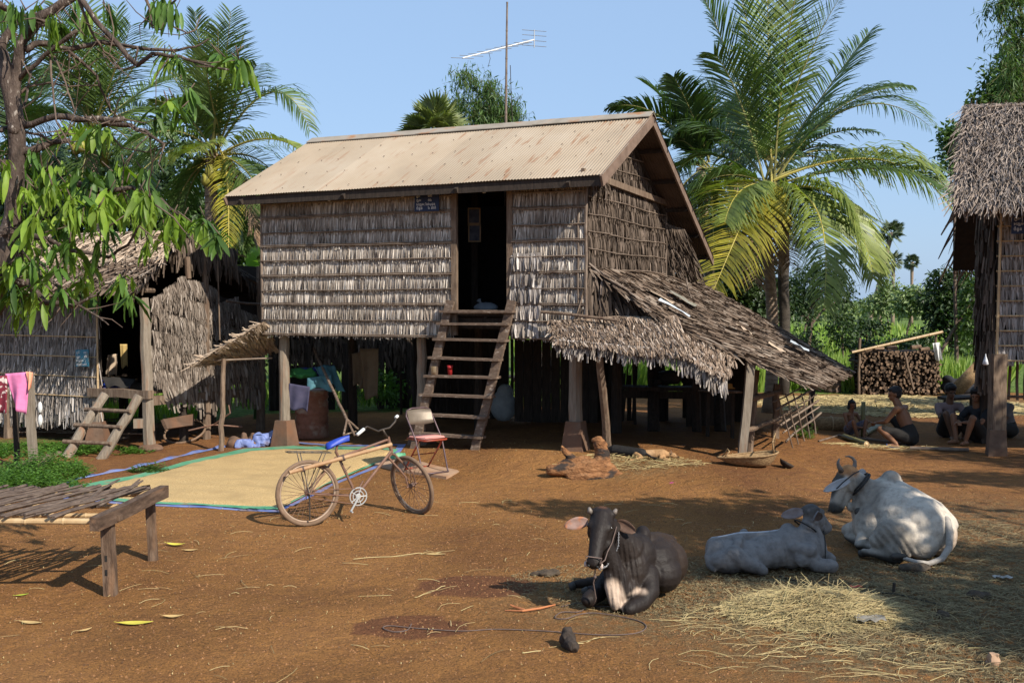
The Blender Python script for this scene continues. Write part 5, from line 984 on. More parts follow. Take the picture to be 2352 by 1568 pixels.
def finish_head(root,q,fr,s,ears,horn=None,earcol=None,eyes=True):
    f,sd_,up=fr
    for k in (-1,1):
        if eyes:
            mb=MB(); mb.ball(q(.31,k*.087,.026),.017*s,10); mb.build('eye',M['eye'],root,True,loc=V((0,0,0)))
        mb=MB(); mb.ball(q(1.035,k*.032,.0),.011*s,8,sc=(1,1.2,.8)); mb.build('nostril',M['black'],root,True,loc=V((0,0,0)))
    for e in ears: # (side, direction, length, width, normal)
        k,d,L,w,nrm=e; a=V(q(.08,k*.085,-.01)); d=V(d).normalized(); nrm=V(nrm); sdv=d.cross(nrm).normalized(); nrm=sdv.cross(d).normalized(); mb=MB(); vs=[];n=9
        for i in range(n+1):
            t=i/n; ww=w*(math.sin(PI*min(.97,.16+.84*t))**.7)*(1 if t<.97 else .55); c=a+d*L*t-V((0,0,.10*L*t*t))
            for j,(x,z) in enumerate(((-1,.35),(-.55,-.05),(0,-.2),(.55,-.05),(1,.35))): vs.append(tuple(c+sdv*ww*x+nrm*ww*z*.8))
        m_=len(vs); vs+=[tuple(V(p)-nrm*.010) for p in vs]
        mb.add(vs,[(i*5+j,i*5+j+1,i*5+j+6,i*5+j+5) for i in range(n) for j in range(4)],1); mb.f+= [[m_+i*5+j+5,m_+i*5+j+6,m_+i*5+j+1,m_+i*5+j] for i in range(n) for j in range(4)]; mb.m+=[0]*(n*4)
        rim=[(i*5,(i+1)*5) for i in range(n)]; mb.f+=[[a_,b_,b_+m_,a_+m_] for a_,b_ in rim]+[[b_+4,a_+4,a_+4+m_,b_+4+m_] for a_,b_ in rim]; mb.m+=[0]*(2*n)
        me=mb.mesh('ear',(0,0,0),True); ca=me.color_attributes.new('Col','FLOAT_COLOR','POINT'); ca.data.foreach_set('color',np.tile([*(earcol or (.2,.18,.17)),1],len(me.vertices)).astype(float)); me.materials.append(M['hide']); me.materials.append(M['ear_in']); o=bpy.data.objects.new('ear',me); C.objects.link(o); o.parent=root
    if horn:
        for k in (-1,1):
            pts=[V(q(-.03,k*.075,.02))]; rr=[.030*horn[0]*s]; dirn=[sd_*k*.75+up*.2-f*.5,sd_*k*.45+up*.15-f*.9,sd_*k*-.05-f*1.0+up*.1,sd_*k*-.45-f*.85+up*.05,sd_*k*-.7-f*.5]
            for i,dv in enumerate(dirn): pts.append(pts[-1]+dv.normalized()*horn[1]*s/5); rr.append(.03*horn[0]*s*(1-.17*(i+1)))
            mb=MB(); mb.tube(pts,rr,9); mb.build('horn',M['horn'],root,True,loc=V((0,0,0)))
M['muzzle_pale']=pm('muzzle_pale',[(.5,.4,.35),(.6,.5,.44)],9,bump=.1)
M['ear_inner']=pm('ear_pink',[(.26,.15,.115),(.44,.29,.24)],14,rough=.7,bump=.2,grime=((.55,.17,.04),9,.5,.62),trans=.25)
M['ear_dark']=pm('ear_dark_inner',[(.05,.03,.02),(.16,.09,.06)],14,rough=.7,bump=.2)
M['ear_calf']=pm('ear_calf',[(.16,.12,.11),(.26,.22,.21)],14,rough=.7,bump=.2)
M['ear_grey']=pm('ear_grey',[(.35,.34,.34),(.45,.43,.42)],14,rough=.7,bump=.2)
def EX(x,Y,z): return V(((1174.6+.5005*x-1176)/F*Y,Y,z))
def KX(x,y,Y): return D(1174.6+.5005*x,872.5+.5005*y,Y)
def seg_d(v,a,b):
    a=np.array(a);b=np.array(b); ab=b-a; t=np.clip(((v-a)@ab)/(ab@ab),0,1); return np.linalg.norm(v-a-t[:,None]*ab,axis=1)
def ear(root,a,tip,nrm,w,col,cup=.45,inner='ear_inner'):
    a,tip=V(a),V(tip); d=tip-a; L=d.length; d.normalize(); nrm=V(nrm); sdv=d.cross(nrm).normalized(); nrm=sdv.cross(d).normalized(); 
    if nrm.dot(V(nrm))<0: nrm=-nrm
    mb=MB(); vs=[];n=10
    for i in range(n+1):
        t=i/n; ww=w*max(.22,math.sin(PI*min(.98,.10+.80*t**.85)))**.8*(1 if i<n else .35); c=a+d*L*t-V((0,0,.05*L*t*t))
        for x,z in ((-1,cup),(-.6,.08),(0,-.12),(.6,.08),(1,cup)): vs.append(tuple(c+sdv*ww*x+nrm*ww*z))
    m_=len(vs); vs+=[tuple(V(p)-nrm*.009) for p in vs]
    mb.add(vs,[(i*5+j,i*5+j+1,i*5+j+6,i*5+j+5) for i in range(n) for j in range(4)],1); mb.f+=[[m_+i*5+j+5,m_+i*5+j+6,m_+i*5+j+1,m_+i*5+j] for i in range(n) for j in range(4)]; mb.m+=[0]*(n*4)
    mb.f+=[[i*5,(i+1)*5,(i+1)*5+m_,i*5+m_] for i in range(n)]+[[(i+1)*5+4,i*5+4,i*5+4+m_,(i+1)*5+4+m_] for i in range(n)]+[[n*5+j,n*5+j+1,n*5+j+1+m_,n*5+j+m_] for j in range(4)]; mb.m+=[0]*(2*n+4)
    o=mb.build('ear',[M['hide'],M[inner]],root,True); me=o.data; ca=me.color_attributes.new('Col','FLOAT_COLOR','POINT'); ca.data.foreach_set('color',np.tile([*col,1],len(me.vertices)).astype(float))
def cattle(name,label,cat,base,parts,col,voxel=.012,smooth=6,mat='hide',disp=None):
    root=thing(name,label,cat,base,0,'cattle lying in the yard'); me=blob(parts,voxel,smooth)
    def d2(v):
        if disp is not None: v=disp(v)
        nz=np.array([noise.noise(V(q)*9) for q in v]); v=v.copy(); v[:,2]+=nz*.004; return v-np.array(base)
    meshobj('body',me,M[mat],root,colfn=lambda v:col(v+np.array(base)),disp=d2)
    return root
def cl(*a,**k): # chain
    return ('c',list(a),k.get('fl',1.0))
def headof(P0,Pm,up,s):
    f=Pm-P0; L=f.length/.98; parts,q,fr=headparts(P0,f,up,s,L/(.43*s)); return parts,q,fr
def eyes_nose(root,q,s,sides=(-1,1)):
    for k in sides:
        mb=MB(); mb.ball(q(.31,k*.088*s,.028*s),.017*s,10); mb.build('eye',M['eye'],root,True)
    for k in (-1,1):
        mb=MB(); mb.ball(q(1.05,k*.034*s,.005),.012*s,8,sc=(1,1.2,.8)); mb.build('nostril',M['black'],root,True)
# ---- black cow
hp,q,fr=headof(KX(418,612,8.03),KX(377,838,7.76),(-.12,-.86,.42),.97)
P=[('e',EX(545,8.24,.24),(.175,.21,.235)),('e',EX(590,8.30,.33),(.13,.17,.17)),('e',EX(660,8.48,.225),(.20,.26,.215)),('e',EX(722,8.62,.195),(.168,.21,.185)),('e',EX(690,8.40,.17),(.17,.20,.16)),
 ('e',EX(608,8.38,.47),(.062,.10,.075)),cl((EX(630,8.45,.41),.07),(EX(680,8.6,.385),.065),(EX(735,8.75,.33),.06)),cl((EX(680,8.52,.375),.045),(EX(752,8.66,.31),.05)),
 cl((EX(452,8.07,.60),.085),(EX(480,8.13,.51),.12),(EX(520,8.2,.40),.165)),cl((KX(430,745,7.98),.06),(KX(455,830,8.0),.075),(KX(478,900,8.02),.085)),
 cl((KX(447,865,7.98),.035),(KX(452,950,7.94),.042),(KX(478,1030,7.92),.045)),cl((KX(500,900,8.02),.07),(KX(490,990,7.99),.075)),('e',EX(520,8.08,.12),(.12,.13,.11)),
 cl((EX(625,8.20,.20),.10),(EX(640,8.08,.10),.078),(KX(600,1022,7.98),.062),(KX(540,1050,7.88),.056)),cl((KX(545,1052,7.92),.045),(EX(585,8.12,.045),.036),(EX(600,8.22,.04),.036)),
 cl((EX(455,8.25,.16),.085),(EX(400,8.13,.085),.062),(KX(352,1008,7.98),.057)),cl((KX(356,1018,8.02),.042),(EX(420,8.2,.04),.036)),
 cl((EX(480,8.55,.06),.06),(EX(380,8.52,.055),.048),(EX(300,8.5,.048),.036)),cl((EX(460,8.4,.05),.045),(EX(360,8.33,.045),.038))]+hp
def col_black(v):
    n=len(v); c=np.tile([.017,.0125,.011],(n,1)); r_=ss(8.25,8.6,v[:,1]); c=c+r_[:,None]*np.array([.012,.006,.002])
    br=ss(.16,.05,seg_d(v,EX(560,8.1,.38),EX(560,8.05,.2)))*.35; c=c+br[:,None]*np.array([.020,.014,.010])
    d=ss(.085,.045,seg_d(v,KX(462,950,7.93),KX(500,1045,7.93)))*(v[:,1]<8.08)*ss(.33,.18,v[:,2]); d=np.maximum(d,ss(.075,.04,seg_d(v,KX(500,1040,7.95),KX(590,985,8.0)))*(v[:,1]<8.06)*ss(.10,.13,v[:,2])); d=d*(.88+.12*np.sin(v[:,0]*210))
    c=c*(1-d)[:,None]+d[:,None]*np.array([.46,.35,.27]); 
    st_=ss(.018,.008,seg_d(v,KX(668,727,8.55),KX(735,738,8.68))); c=c*(1-st_)[:,None]+st_[:,None]*np.array([.6,.55,.5])
    p_=ss(.05,.02,np.linalg.norm(v-np.array(KX(418,590,8.03)),axis=1)); c=c+p_[:,None]*np.array([.08,.03,.01]); return c
def disp_b(v):
    v=v.copy(); m=ss(.22,.10,seg_d(v,KX(500,820,8.1),KX(490,1000,8.0)))*(v[:,1]<8.16); v[:,1]+=m*.006*np.sin(v[:,0]*170+v[:,2]*25); return v
cb=cattle('cow','black-brown cow lying in the sun facing the camera, with cream dewlap and chain collar','cow',tuple(EX(600,8.3,0)),P,col_black,.011,4,'hide_gloss',disp_b)
eyes_nose(cb,q,.97); 
ear(cb,KX(352,648,8.02),KX(243,664,8.0),(.1,-1,.25),.047,(.30,.22,.2),cup=.25); ear(cb,KX(482,652,8.06),KX(570,692,8.0),(-.1,-1,.2),.046,(.03,.025,.02),cup=.5,inner='ear_dark')
for a,b in (((362,608),(357,584)),((470,612),(482,592))): mb=MB(); mb.tube([KX(*a,8.03),KX((a[0]+b[0])/2,(a[1]+b[1])/2,8.02),KX(*b,8.03)],[.024,.018,.010],9); mb.build('horn',M['horn'],cb,True)
for x,y,Yh in ((535,1062,7.85),): pass
for x,Yh in ((285,8.48),(345,8.32)):
    mb=MB(); mb.tube([EX(x+8,Yh,.045),EX(x-16,Yh-.01,.035)],[.037,.030],9); mb.build('hoof',M['hoof'],cb,True)
for k in (-1,1): mb=MB(); mb.ball(q(.98,k*.058,-.035),.026,10,sc=(.6,.5,.9)); mb.build('muzzle_patch',M['muzzle_pale'],cb,True)
mb=MB(); mb.tube([q(1.02,-.05,.03),q(.92,-.082,.02),q(.7,-.085,-.03),q(.45,-.105,-.07),q(.15,-.12,-.05)],.005,5); mb.tube([q(1.02,-.05,.03),q(.93,-.06,.045),q(.93,.06,.045),q(1.02,.05,.03)],.005,5); kk=KX(384,865,7.82); mb.tube([kk,KX(383,900,7.84),KX(376,930,7.86),KX(388,1000,7.88),KX(372,1040,7.92)],.0055,5); mb.ball(KX(383,903,7.83),.014,7); mb.build('halter_rope',M['rope'],cb,True)
mb=MB(); pl=[KX(492,700,8.0),KX(490,760,7.985),KX(470,810,7.96),KX(435,855,7.92),KX(405,868,7.9),KX(393,850,7.93)]; dn_=[]
for a,b in zip(pl,pl[1:]): dn_+=[a.lerp(b,k/9) for k in range(9)]
for k,p in enumerate(dn_): mb.ball(p,.0095,5,sc=(1.1,.8,1) if k%2 else (.6,1.1,1))
mb.build('chain_collar',M['chain'],cb,True)
# ---- calf
hp,q,fr=headof(EX(1380,9.22,.505),KX(1448,668,9.46),(.20,.45,.85),.86)
P=[('e',EX(1000,9.2,.13),(.15,.19,.13)),('e',EX(955,9.2,.10),(.11,.14,.105)),('e',EX(1120,9.2,.125),(.24,.225,.13)),('e',EX(1200,9.2,.155),(.2,.2,.15)),('e',EX(1290,9.2,.185),(.165,.185,.18)),('e',EX(1375,9.15,.17),(.115,.15,.16)),('e',EX(1278,9.25,.325),(.068,.055,.060)),
 cl((EX(930,9.2,.215),.055),(EX(1050,9.25,.255),.05),(EX(1180,9.26,.265),.05),(EX(1260,9.26,.275),.055)),cl((EX(1075,9.38,.27),.042),(EX(1062,9.22,.26),.03),(EX(1045,9.08,.235),.042)),cl((EX(1030,9.02,.16),.085),(EX(1100,8.98,.09),.07),(EX(1165,8.96,.045),.045)),cl((EX(1310,9.06,.24),.05),(EX(1345,9.02,.12),.065)),cl((EX(1300,9.04,.22),.045),(EX(1385,9.0,.2),.06)),('e',EX(945,9.18,.16),(.09,.14,.12)),
 cl((EX(1340,9.18,.25),.10),(EX(1366,9.2,.34),.070),(EX(1380,9.22,.43),.056),(EX(1384,9.23,.49),.060)),cl((EX(1400,9.2,.36),.04),(EX(1425,9.18,.25),.05),(EX(1430,9.15,.17),.06)),
 cl((EX(1375,9.05,.15),.085),(EX(1420,9.0,.08),.065),(EX(1482,8.98,.075),.060)),cl((EX(1482,9.0,.06),.045),(EX(1400,9.06,.04),.035)),cl((EX(1400,9.3,.12),.07),(EX(1475,9.25,.07),.055)),
 ('e',EX(1010,9.05,.10),(.18,.10,.105)),('e',EX(1080,9.06,.10),(.15,.08,.10)),cl((EX(922,9.12,.20),.028),(EX(905,9.08,.13),.026),(EX(912,9.04,.06),.022),(EX(940,9.0,.03),.018))]+hp
def col_calf(v):
    n=len(v); c=np.tile([.185,.172,.163],(n,1)); c=c*(1-.45*ss(.13,.02,v[:,2])*ss(EX(1250,9.1,0).x,EX(1050,9.1,0).x,v[:,0]))[:,None]  # lower rear body darkened: shade painted into the coat
    sp=ss(.024,.008,seg_d(v,EX(930,9.2,.27),EX(1050,9.25,.297)))+ss(.024,.008,seg_d(v,EX(1050,9.25,.297),EX(1245,9.26,.318))); sp=np.clip(sp,0,1)*.8; c=c*(1-sp)[:,None]+sp[:,None]*np.array([.48,.48,.5])  # pale line along the spine: a highlight painted into the coat
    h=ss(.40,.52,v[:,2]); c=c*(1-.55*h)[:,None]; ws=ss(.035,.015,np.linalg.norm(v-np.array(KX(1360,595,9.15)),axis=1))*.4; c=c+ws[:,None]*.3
    w_=ss(.12,.05,np.linalg.norm(v-np.array(EX(1300,9.05,.05)),axis=1))*.5; return c+w_[:,None]*np.array([.25,.22,.19])
def disp_c(v):
    v=v.copy(); m=ss(.12,.05,seg_d(v,EX(1340,9.1,.30),EX(1390,9.1,.40))); v[:,1]+=m*.005*np.sin((v[:,0]*.5+v[:,2])*150); m=ss(.25,.1,seg_d(v,EX(1080,9.0,.17),EX(1240,9.0,.17))); v[:,1]+=m*.006*np.sin(v[:,0]*78+v[:,2]*14); return v
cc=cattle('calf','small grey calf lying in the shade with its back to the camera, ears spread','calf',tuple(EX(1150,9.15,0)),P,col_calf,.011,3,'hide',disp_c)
eyes_nose(cc,q,.86); ear(cc,KX(1338,604,9.18),KX(1240,618,9.12),(.05,-1,.35),.046,(.17,.17,.18),cup=.3,inner='ear_calf'); ear(cc,KX(1394,646,9.12),KX(1408,600,9.0),(.25,-1,.0),.044,(.17,.17,.18),cup=.6,inner='ear_calf')
mb=MB(); ax=(EX(1380,9.23,.455)-EX(1340,9.2,.32)).normalized(); e1_=ax.cross(V((0,0,1))).normalized(); e2_=ax.cross(e1_); mb.torus(tuple(EX(1358,9.21,.365)),.102,.007,(e1_,e2_),28,6); mb.tube([KX(1432,690,9.1),KX(1440,740,9.04),KX(1441,800,9.02),KX(1438,860,9.0)],.005,5); mb.build('neck_rope',M['black'],cc,True)
# ---- white cow
hp,q,fr=headof(EX(1548,10.14,.69),KX(1474,588,10.05),(-.80,-.22,.40),1.05)
P=[('e',EX(1715,10.1,.33),(.235,.28,.30)),('e',EX(1805,9.9,.30),(.32,.36,.30)),('e',EX(1895,9.68,.27),(.26,.30,.27)),('e',EX(1975,9.62,.21),(.155,.20,.20)),('e',EX(1665,9.95,.22),(.17,.24,.20)),('e',EX(1650,10.1,.34),(.16,.2,.24)),
 ('e',EX(1752,10.15,.60),(.10,.09,.10)),('e',EX(1745,10.16,.56),(.14,.12,.09)),cl((EX(1790,10.05,.53),.09),(EX(1870,9.85,.50),.07),(EX(1960,9.68,.42),.08),(EX(2025,9.6,.30),.08)),
 ('e',EX(1795,9.50,.19),(.20,.14,.185)),cl((EX(1745,9.5,.25),.12),(EX(1700,9.5,.18),.09)),('e',EX(1900,9.48,.16),(.16,.12,.15)),
 cl((EX(1670,10.1,.45),.16),(EX(1622,10.14,.535),.118),(EX(1575,10.15,.62),.095),(EX(1555,10.15,.67),.09)),cl((KX(1560,585,10.1),.045),(EX(1618,10.05,.38),.07),(EX(1625,10.0,.25),.08)),
 cl((EX(1640,10.05,.2),.10),(EX(1600,10.12,.15),.08),(EX(1556,10.2,.12),.066)),cl((EX(1558,10.15,.07),.045),(EX(1600,10.0,.045),.036),(EX(1650,9.9,.045),.036)),cl((EX(1650,9.9,.16),.10),(EX(1610,9.8,.07),.05)),
 cl((EX(1760,9.4,.10),.075),(EX(1790,9.36,.05),.05)),cl((EX(1770,9.36,.05),.05),(EX(1715,9.42,.06),.040),(EX(1665,9.5,.065),.036),(EX(1630,9.6,.045),.038)),cl((EX(1680,9.7,.05),.05),(EX(1625,9.85,.045),.036))]+hp
def col_w(v):
    n=len(v); c=np.tile([.46,.41,.345],(n,1))
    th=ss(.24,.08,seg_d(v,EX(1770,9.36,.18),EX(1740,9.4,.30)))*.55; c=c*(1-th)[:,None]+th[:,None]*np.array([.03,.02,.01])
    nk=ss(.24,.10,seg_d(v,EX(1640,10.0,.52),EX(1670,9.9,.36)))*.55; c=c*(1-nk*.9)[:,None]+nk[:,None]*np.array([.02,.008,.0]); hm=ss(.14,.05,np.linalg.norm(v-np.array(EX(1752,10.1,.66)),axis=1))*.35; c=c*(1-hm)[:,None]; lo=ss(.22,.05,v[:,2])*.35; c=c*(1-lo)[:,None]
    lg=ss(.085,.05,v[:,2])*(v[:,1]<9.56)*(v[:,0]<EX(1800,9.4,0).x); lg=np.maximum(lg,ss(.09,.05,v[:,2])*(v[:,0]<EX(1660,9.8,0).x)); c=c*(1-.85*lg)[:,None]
    d=v-np.array(EX(1548,10.14,.69)); f=np.array(fr[0]); u=np.array(fr[2]); a=d@f; b=d@u; hd=(np.linalg.norm(d,axis=1)<.52)
    fa=ss(.035,.06,b)*ss(-.02,.05,a)*hd; fa=np.maximum(fa,ss(.30,.36,a)*hd*ss(.6,.45,np.linalg.norm(d,axis=1))*(np.abs(b+.02)<.12)); c=c*(1-.86*fa)[:,None]
    ck=ss(.11,.05,np.linalg.norm(v-np.array(KX(1515,560,10.0)),axis=1))*.3; c=c*(1-ck)[:,None]
    o=ss(.13,.07,np.linalg.norm(v-np.array(KX(1548,405,10.12)),axis=1)); c=c*(1-o)[:,None]+o[:,None]*np.array([.42,.20,.08])
    sp=np.array([noise.noise(V(q_)*5) for q_ in v]); c=c*(1-.12*np.clip(sp*2,0,1))[:,None]; rb=ss(.12,.05,seg_d(v,KX(2035,730,9.5),KX(2000,840,9.4)))*.4; return c*(1-rb)[:,None]+rb[:,None]*np.array([.42,.27,.17])
def disp_w(v):
    v=v.copy(); m=ss(.14,.06,seg_d(v,KX(1700,700,9.4),KX(1820,800,9.35)))*(v[:,1]<9.5); v[:,1]+=m*.009*np.sin((v[:,0]*1.0+v[:,2]*.75)*85); m=ss(.15,.06,seg_d(v,KX(1590,480,10),KX(1600,600,10))); v[:,1]+=m*.006*np.sin(v[:,0]*90+v[:,2]*30); return v
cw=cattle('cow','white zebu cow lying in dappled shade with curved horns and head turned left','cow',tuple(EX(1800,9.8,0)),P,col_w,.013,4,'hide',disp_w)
eyes_nose(cw,q,1.05)
ear(cw,KX(1552,458,10.0),KX(1434,502,9.9),(-.1,-1,.35),.043,(.36,.36,.37),cup=.3,inner='ear_grey'); ear(cw,KX(1592,430,10.25),KX(1630,428,10.3),(-.2,-1,.4),.045,(.5,.5,.5),cup=.5,inner='ear_grey')
for pl,r0 in (([(1516,420,10.1),(1505,400,10.07),(1499,385,10.05),(1500,372,10.05),(1506,360,10.06)],.026),([(1566,412,10.18),(1576,392,10.2),(1576,372,10.2),(1565,357,10.2),(1550,350,10.2),(1533,350,10.19)],.024)):
    n_=len(pl); mb=MB(); mb.tube([KX(*a) for a in pl],[r0*(1-.75*k/(n_-1)) for k in range(n_)],10); mb.build('horn',M['horn'],cw,True)
mb=MB(); ax=(EX(1562,10.15,.645)-EX(1665,10.1,.48)).normalized(); e1_=ax.cross(V((0,0,1))).normalized(); e2_=ax.cross(e1_)
for t,r_,w_ in ((.52,.128,.011),(.60,.122,.009)): mb.torus(tuple(EX(1665,10.1,.48).lerp(EX(1562,10.15,.645),t)),r_,w_,(e1_,e2_),32,6)
mb.tube([KX(1480,510,9.93),KX(1520,470,9.93),KX(1570,430,9.98),KX(1595,418,10.05)],.006,5); mb.build('neck_rope',M['black'],cw,True)
mb=MB(); mb.ball(KX(1594,605,9.98),.045,10,sc=(.9,1,.9)); mb.build('wooden_bell',M['hoof'],cw,True)
me=blob([('c',[(KX(1997,640,9.47),.035),(KX(2012,700,9.40),.034),(KX(2008,770,9.35),.032),(KX(1975,820,9.31),.028),(KX(1915,842,9.29),.024),(KX(1850,832,9.28),.020),(KX(1790,812,9.29),.018)],1.0)],.008,3); B_=np.array(tuple(cw.location))
meshobj('tail',me,M['hide'],cw,colfn=lambda v:np.tile([.33,.30,.265],(len(v),1)),disp=lambda v:v-B_)
mb=MB(); mb.ball(KX(1775,808,9.29),.04,9,sc=(2.0,.7,.8)); mb.build('tail_tuft',M['hoof'],cw,True)
for a,b in ((EX(1632,9.6,.04),EX(1606,9.62,.03)),(EX(1630,9.85,.04),EX(1604,9.87,.03))): mb=MB(); mb.tube([a,b],[.038,.030],9); mb.build('hoof',M['hoof'],cw,True)
# ---------------- dogs
def col_tan(v):
    x,z=v[:,0],v[:,2]; c=np.tile([.34,.20,.095],(len(v),1)); b=ss(.10,.0,np.abs(x-.0))*.4; c=c+b[:,None]*np.array([.12,.12,.1]); m=ss(.44,.50,x); return c*(1-.85*m)[:,None]
def dog(label,base,th,s,colf,black=False):
    root=thing('dog',label,'dog',base,th,'dogs lying by the log'); root.scale=(s,s,s)
    P=[('c',[((.22,0,.10),.088),((.05,0,.095),.083),((-.14,0,.09),.075),((-.26,0,.085),.075)],1.0),('c',[((.22,.0,.10),.07),((.33,-.0,.085),.052)]),('e',(.395,0,.075),(.065,.055,.052)),('c',[((.42,-.01,.065),.035),((.50,-.02,.05),.022)]),
       ('c',[((.20,-.05,.08),.042),((.17,-.16,.04),.026),((.24,-.24,.025),.02),((.30,-.25,.022),.021)]),('c',[((.22,-.04,.06),.04),((.26,-.14,.03),.024),((.34,-.18,.02),.019)]),
       ('c',[((-.25,-.04,.09),.06),((-.16,-.15,.05),.034),((-.27,-.22,.03),.02),((-.22,-.30,.02),.02)]),('c',[((-.25,-.02,.05),.05),((-.18,-.14,.03),.03),((-.30,-.2,.02),.018),((-.36,-.28,.02),.018)]),
       ('c',[((-.32,0,.08),.022),((-.44,.05,.04),.016),((-.52,.02,.025),.012)])]
    meshobj('body',blob(P,.010,4),M['hide'],root,colfn=colf)
    for y,z in ((.02,.13),(-.045,.12)):
        mb=MB(); mb.add([(.36,y-.02,z-.02),(.40,y+.012,z-.015),(.355,y,z+.05),(.37,y-.02,z-.015)],[(0,1,2),(1,3,2),(3,0,2),(0,3,1)]); me=mb.mesh('ear'); ca=me.color_attributes.new('Col','FLOAT_COLOR','POINT'); ca.data.foreach_set('color',np.tile([.12,.07,.04,1] if not black else [.02,.02,.02,1],4)); me.materials.append(M['hide']); o=bpy.data.objects.new('ear',me); C.objects.link(o); o.parent=root
    mb=MB(); mb.ball((.42,-.045,.085),.008,6); mb.build('eye',M['eye'],root,True,loc=V((0,0,0))); return root
g=GG(1494,1054); dog('sandy dog asleep on its side with a dark muzzle, nearest the straw',(g.x,g.y,g.z),R(-6),.74,col_tan)
g=GG(1440,1050); dog('black dog lying against the sandy dog behind the log stump',(g.x,g.y+.02,g.z),R(150),.85,lambda v:np.tile([.018,.017,.017],(len(v),1)),True)
# ---------------- people
M['skin']=pm('skin',[(.9,.9,.9),(1.1,1.08,1.05)],6,rough=.5,bump=.1,bscale=40,bdist=.002,vcol=True)
M['hair']=pm('hair',[(.010,.009,.009),(.02,.018,.017)],20,(1,1,6),rough=.5,bump=.6)
def cloth(name,c1,c2,sc=4): return pm(name,[c1,c2],sc,rough=.9,bump=.6,bscale=7,bdist=.02)
POSE={'squat':dict(pel=(0,0,.20),chest=(.14,0,.50),neck=(.22,0,.68),head=(.27,0,.765),sh=(.17,.18,.62),el=(.34,.20,.40),wr=(.52,.10,.36),hip=(.02,.10,.19),kn=(.40,.18,.44),an=(.14,.14,.09),toe=(.30,.17,.03)),
 'sit':dict(pel=(0,0,.12),chest=(.04,0,.42),neck=(.08,0,.60),head=(.10,0,.70),sh=(.05,.18,.53),el=(.26,.22,.36),wr=(.46,.04,.36),hip=(.03,.09,.12),kn=(.42,.18,.44),an=(.46,.09,.08),toe=(.60,.12,.03)),
 'lowsit':dict(pel=(0,0,.15),chest=(.10,0,.43),neck=(.16,0,.60),head=(.21,0,.69),sh=(.12,.18,.54),el=(.24,.21,.33),wr=(.42,.10,.34),hip=(.03,.10,.14),kn=(.36,.22,.22),an=(.40,.10,.07),toe=(.52,.14,.03))}
